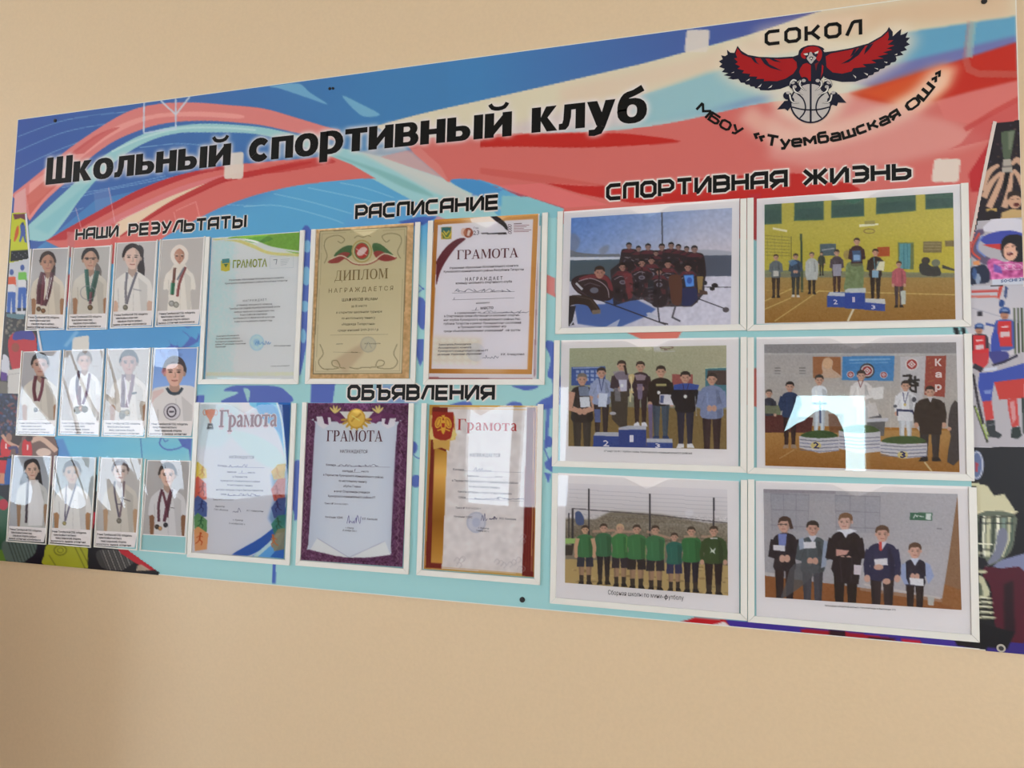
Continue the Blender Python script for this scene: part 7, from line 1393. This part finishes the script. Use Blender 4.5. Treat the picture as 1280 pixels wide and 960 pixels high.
def c4(p):
    p.poly([(0, -300), (700, -300), (700, 900), (0, 900)], (22, 20, 24)); p.poly([(480, 350), (620, 310), (620, 420), (560, 410), (440, 385)], (120, 126, 160)); p.poly(cr([(400, 385), (480, 395), (620, 420), (620, 800), (470, 760), (430, 500), (390, 440)], 3, True), (76, 16, 34)); p.poly([(500, 480), (550, 460), (560, 740), (500, 740)], (20, 12, 18), .7, .003); p.poly([(430, 790), (620, 800), (620, 880), (400, 850)], (50, 36, 120)); p.poly([(370, 690), (560, 740), (520, 830), (370, 820)], (18, 14, 18))
    S1, S2, S3 = (190, 190, 160), (96, 104, 90), (226, 226, 206)
    p.poly(cr([(330, 10), (420, -10), (480, 0), (500, 30), (560, 70), (560, 100), (360, 110)], 2, True), (200, 192, 160)); p.line([(360, 90), (550, 90)], 12, (220, 214, 180))
    p.poly(cr([(350, 105), (556, 100), (560, 200), (540, 300), (470, 360), (420, 380), (380, 390), (350, 390)], 3, True), S2)
    for x, w_, c in ((375, 16, (30, 34, 34)), (395, 12, S3), (420, 22, S1), (446, 12, (60, 70, 60)), (470, 16, S3), (500, 22, (120, 140, 130)), (530, 14, S1), (545, 8, (70, 90, 80))): p.line([(x, 110), (x - 4, 240), (x - (x - 400) * .3, 330)], w_, c)
    p.line([(360, 150), (552, 150)], 6, (40, 46, 46)); p.line([(360, 120), (556, 112)], 6, (60, 60, 50)); p.poly(cr([(470, 190), (510, 180), (520, 240), (480, 340), (430, 370), (400, 380), (450, 300)], 3, True), (116, 120, 140))
    for y_ in (260, 290, 310): p.line([(362, y_), (440, y_ + 4)], 7, S3 if y_ != 290 else (50, 54, 50))
    p.poly([(360, 330), (400, 340), (420, 375), (360, 400)], (30, 28, 34)); p.el(385, 412, 26, 10, S1); p.poly([(366, 430), (390, 440), (426, 520), (420, 545), (366, 550)], S1); p.poly([(366, 470), (380, 480), (390, 540), (366, 545)], S2)
    for y_, w_ in ((556, 60), (580, 70), (604, 66), (634, 74), (662, 84)): p.el(376, y_, w_, 9, S1); p.el(366, y_ + 6, w_ * .8, 5, (60, 64, 50)); p.el(390, y_ - 3, w_ * .4, 3, S3)
coll('printed silver cup on dark red cloth', [(1205, 556), (1290, 556), (1290, 830), (1205, 830)], r4, (.0018, .0018), c4, (22, 20, 24), [(1214, 559.5), (1290, 559.5), (1290, 830), (1216, 808)])
def c4b(p):
    p.poly([(0, 0), (700, 0), (700, 700), (0, 700)], (24, 22, 26)); p.crop = r3
    p.el(198, 680, 42, 86, (96, 110, 150)); p.line(ell(198, 680, 36, 78), 8, (196, 200, 214), .9, 0, True); p.poly([(190, 660), (206, 670), (204, 720), (190, 720)], (176, 60, 70)); p.poly([(200, 790), (260, 800), (300, 860), (360, 850), (420, 940), (420, 980), (190, 980)], (200, 196, 164)); p.poly([(130, 785), (215, 785), (215, 805), (130, 805)], (196, 196, 160))
coll('printed top of the silver cup and a round badge', [(1208, 556), (1285, 556), (1285, 642), (1208, 642)], r3, (.0018, .0018), c4b, (24, 22, 26), [(1214, 559.2), (1290, 559.2), (1290, 638), (1216, 638)])
# left margin
kL = Crop(0, 260, 5.333)
def l1(p):
    p.poly([(90, 50), (180, 40), (180, 280), (75, 290)], (186, 192, 50)); p.poly([(90, 44), (178, 38), (175, 85), (140, 70), (100, 80)], (110, 60, 70)); p.poly(cr([(135, 120), (150, 100), (168, 125), (172, 200), (180, 230), (165, 225), (155, 185), (140, 225), (130, 220), (140, 165)], 2, True), (70, 90, 160)); p.poly(cr([(112, 130), (126, 120), (126, 170), (110, 210), (96, 225), (100, 180)], 2, True), (196, 90, 50)); p.el(152, 106, 9, 10, (46, 60, 110))
    p.poly([(74, 286), (192, 276), (196, 340), (72, 355)], (28, 30, 38))
    for i in range(8): p.el(84 + i * 14, 300 + (i % 3) * 12, 4, 4, (110, 110, 120))
coll('printed runners on a yellow disc', [(10, 260), (40, 260), (40, 330), (10, 330)], kL, (.0022, .0018), l1, (186, 192, 50), [(15, 266), (33, 266), (36.3, 324), (12, 330)])
def l2(p):
    p.poly([(40, 340), (200, 330), (200, 720), (30, 720)], (190, 192, 198)); 
    for x, y, c in ((80, 430, (206, 90, 60)), (150, 400, (110, 180, 80))):
        p.el(x, y, 14, 20, (70, 90, 150)); p.poly([(x - 26, y + 30), (x + 26, y + 30), (x + 30, y + 90), (x - 28, y + 90)], c); p.poly([(x - 26, y + 80), (x + 26, y + 80), (x + 26, y + 130), (x - 28, y + 130)], (206, 206, 210)); p.poly([(x - 26, y + 130), (x + 26, y + 130), (x + 24, y + 270), (x + 4, y + 270), (x - 2, y + 160), (x - 10, y + 270), (x - 32, y + 270)], (60, 96, 170)); p.poly([(x - 34, y + 265), (x - 8, y + 265), (x - 8, y + 285), (x - 34, y + 285)], (40, 44, 54)); p.poly([(x + 2, y + 265), (x + 28, y + 265), (x + 28, y + 285), (x + 2, y + 285)], (40, 44, 54))
    p.line([(178, 480), (184, 600)], 8, (70, 70, 80)); p.poly([(35, 700), (200, 710), (200, 760), (35, 750)], (90, 120, 130))
coll('printed skiers in orange and green tops', [(4, 324), (40, 324), (40, 402), (4, 402)], kL, (.0022, .0018), l2, (190, 192, 198), [(12, 329), (36.5, 323), (38, 360), (30, 401), (8, 396)])
def l3(p):
    p.poly([(0, 740), (280, 740), (280, 1300), (-80, 1300)], (58, 56, 58)); rs = random.Random(3)
    for i in range(60): p.el(rs.uniform(20, 190), rs.uniform(730, 860), rs.uniform(5, 14), rs.uniform(5, 14), rs.choice([(130, 120, 104), (80, 90, 84), (50, 50, 52), (160, 146, 130)]), .6)
    p.poly(cr([(60, 880), (100, 830), (170, 820), (220, 830), (250, 900), (250, 1000), (150, 1090), (90, 1090), (60, 960)], 3, True), (178, 44, 50)); p.poly(cr([(100, 830), (170, 820), (215, 825), (232, 880), (160, 876), (90, 880)], 3, True), (60, 60, 140)); p.poly([(150, 1000), (250, 1000), (200, 1040), (140, 1060)], (200, 60, 60)); p.el(105, 930, 26, 30, (120, 80, 50), .6)
    p.poly(cr([(20, 980), (60, 1000), (66, 1080), (50, 1120), (10, 1100)], 3, True), (196, 196, 206)); p.poly([(10, 1090), (50, 1100), (50, 1150), (10, 1150)], (86, 50, 130)); p.poly([(55, 1080), (170, 1060), (170, 1240), (55, 1240)], (196, 192, 188)); p.line([(60, 1110), (160, 1096)], 4, (160, 156, 156)); p.poly([(-20, 1150), (55, 1160), (55, 1240), (-20, 1230)], (110, 104, 96))
coll('printed ice hockey player in red', [(-4, 396), (52, 396), (52, 494), (-4, 494)], kL, (.0024, .0018), l3, (58, 56, 58), [(9, 398), (44, 400), (47, 440), (30, 440), (24, 492), (-2, 492)])
kM = Crop(0, 420, 6.4)
def l4(p):
    p.poly([(-40, 460), (160, 460), (480, 800), (480, 1100), (-60, 1100)], (44, 48, 70)); rs = random.Random(5)
    for i in range(110): p.el(rs.uniform(-10, 150), rs.uniform(470, 780), rs.uniform(6, 16), rs.uniform(6, 16), rs.choice([(96, 110, 150), (50, 56, 90), (34, 34, 44), (150, 90, 80), (120, 40, 46)]), .6)
    p.poly([(60, 800), (460, 790), (460, 960), (60, 960)], (110, 84, 76)); p.poly(cr([(100, 780), (180, 800), (150, 880), (80, 880)], 2, True), (60, 44, 40))
    for x, y in ((45, 850), (215, 860)): p.poly(cr([(x - 30, y - 20), (x + 30, y - 20), (x + 40, y + 100), (x - 30, y + 110)], 3, True), (192, 34, 40)); p.poly([(x + 2, y + 10), (x + 14, y + 10), (x + 12, y + 50), (x + 2, y + 50)], (226, 210, 210))
    p.line(cr([(20, 790), (70, 850), (150, 890)], 3), 26, (196, 150, 128)); p.line(cr([(250, 840), (330, 820), (430, 900), (450, 920)], 3), 40, (200, 166, 146)); p.el(75, 810, 24, 34, (150, 110, 96)); p.el(235, 820, 28, 24, (70, 50, 44)); p.el(350, 930, 60, 34, (206, 180, 166)); p.line(cr([(70, 900), (130, 890), (140, 940)], 3), 24, (70, 60, 100))
    p.poly([(-40, 950), (120, 960), (110, 1080), (-40, 1080)], (190, 30, 40)); p.poly([(70, 960), (120, 960), (110, 1090), (60, 1090)], (40, 84, 150))
coll('printed basketball players in red shirts', [(-20, 488), (74, 488), (74, 600), (-20, 600)], kM, (.0024, .0018), l4, (44, 48, 70), [(-12, 492), (24, 492.5), (22, 543.8), (68, 544.8), (73, 560), (72, 571), (66, 575), (40, 640), (-14, 606)])
kN = Crop(0, 560, 6)
def l5(p):
    p.poly([(-100, 60), (260, 60), (260, 900), (-100, 900)], (22, 20, 24)); p.poly([(0, 95), (72, 95), (60, 190), (0, 190)], (190, 30, 40)); p.poly([(60, 80), (110, 80), (90, 275), (0, 280), (40, 200)], (40, 84, 150)); p.poly([(0, 190), (40, 190), (36, 270), (0, 270)], (190, 130, 100))
    p.poly([(-60, 290), (300, 290), (300, 330), (-60, 330)], (24, 24, 28)); p.poly(cr([(-60, 380), (60, 400), (80, 520), (60, 640), (80, 720), (60, 860), (-60, 900)], 3, True), (52, 88, 66)); p.el(30, 425, 36, 42, (170, 40, 56)); p.poly(cr([(50, 680), (285, 715), (270, 780), (200, 850), (80, 850), (20, 800)], 3, True), (88, 104, 100))
    for i in range(9): p.line([(60 + i * 26, 690), (120 + i * 26, 860)], 7, (44, 54, 52), .8)
    p.poly([(-30, 760), (20, 760), (50, 850), (-30, 850)], (96, 130, 50)); 
    p.poly([(285, 715), (360, 720), (340, 870), (190, 850), (270, 790)], (24, 20, 34)); p.poly([(350, 60), (430, 60), (400, 300), (380, 300)], (120, 90, 96)); p.poly([(380, 280), (400, 280), (370, 720), (340, 720)], (20, 18, 26))
    p.poly(cr([(360, 722), (500, 730), (670, 742), (672, 800), (660, 900), (340, 880), (336, 800)], 3, True), (156, 158, 40)); p.line(ell(455, 765, 46, 36), 10, (110, 110, 30), .9, 0, True); p.line(ell(455, 765, 22, 18), 7, (110, 110, 30), .9, 0, True)
    for a in ([(560, 735), (640, 900)], [(600, 740), (670, 880)], [(370, 800), (420, 880)]): p.line(a, 8, (104, 104, 28), .8)
    p.poly([(670, 740), (790, 745), (790, 900), (660, 905)], (26, 20, 26)); p.poly([(680, 735), (720, 745), (715, 800), (680, 780)], (110, 50, 40), .8); p.poly([(690, 480), (716, 480), (712, 570), (690, 580)], (150, 44, 56)); p.poly([(690, 580), (716, 570), (712, 740), (680, 740)], (22, 20, 28))
    p.crop = Crop(110, 560, 6)
    p.poly([(0, 740), (520, 740), (520, 960), (0, 960)], (24, 22, 26)); p.poly(cr([(60, 790), (100, 760), (240, 760), (300, 800), (350, 870), (270, 915), (130, 905), (80, 860)], 3, True), (60, 58, 58))
    for i in range(11): p.line([(90 + i * 20, 762), (150 + i * 20, 915)], 6, (150, 146, 140) if i % 2 else (90, 86, 84), .9)
    p.poly([(225, 758), (300, 762), (520, 915), (440, 912), (340, 850), (250, 790)], (176, 36, 46)); p.poly([(340, 860), (380, 870), (350, 915), (260, 915)], (26, 24, 28)); p.poly([(370, 880), (400, 870), (470, 915), (360, 918)], (176, 160, 140), .9)
    p.poly([(30, 480), (60, 480), (40, 600), (30, 600)], (190, 40, 56)); p.poly([(30, 600), (46, 600), (40, 760), (10, 760)], (22, 20, 26))
coll('printed row of striped balls on black', [(-30, 566), (205, 566), (205, 722), (-30, 722)], kN, (.0026, .0018), l5, (22, 20, 24), [(-20, 574), (17, 570), (70, 570), (72, 574), (121, 574), (121, 640), (128, 682), (158, 686), (200, 716), (190, 730), (-20, 720)])
b = MB(); b.stroke([(1243.5, 152), (1227, 232), (1218.5, 275), (1213, 302)], [4.5, 4, 3.5, 3], .0010, (214, 200, 192), IMG); b.build('collage_border', M_FILM, board)
b = MB(); b.stroke([(175, 38), (195, 270), (215, 560), (232, 660), (258, 840), (280, 962)], 13, .0010, (206, 208, 216), Crop(0, 260, 5.333)); b.build('collage_border', M_FILM, board)
b = MB(); typ(b, 'SOCHI 20', r2((340, 497))[0], r2((482, 484))[0], .0045, .0010, (60, 84, 140), .02); b.build('collage_word', M_FILM, board)
# ------------------------------------------------------------------ fixings
def screw(name, x, y, lb, r=.004, ring=False):
    c = surf((x, y))[0]; mb = MB()
    def disc(r0, d0, d1, col=None, n=20):
        mb.prism([(c[0] + r0 * math.cos(2 * math.pi * i / n), c[1] + r0 * math.sin(2 * math.pi * i / n)) for i in range(n)], -d1, -d0)
    t = thing(name, lb, 'screw', (c[0], 0, c[1]), None)
    disc(r, .0003, .0016); mb.build('washer' if ring else 'head', M_STEEL if ring else M_DARK, t)
    mb.v, mb.f, mb.c = [], [], []; disc(r * .55, .0016, .0026); mb.build('cap' if not ring else 'head', M_DARK, t)
screw('screw', 69.3, 151, 'small dark screw in the top left corner of the board', .0042)
screw('screw', 412.5, 111, 'tiny dark screw above the middle of the title', .0030)
screw('screw', 416.5, 110.7, 'second tiny dark screw above the title, right one of the pair', .0026)
screw('screw', 653, 749.5, 'black screw on the pale blue lower edge, left of the football photograph', .0048)
screw('screw', 1230, 2, 'dark screw at the top right, above the blue band', .0042)
screw('screw', 1251, 810, 'screw with pale ring in the lower right corner of the board', .0058, True)
COL.objects.unlink(_fo); bpy.data.objects.remove(_fo); bpy.data.curves.remove(_fc)
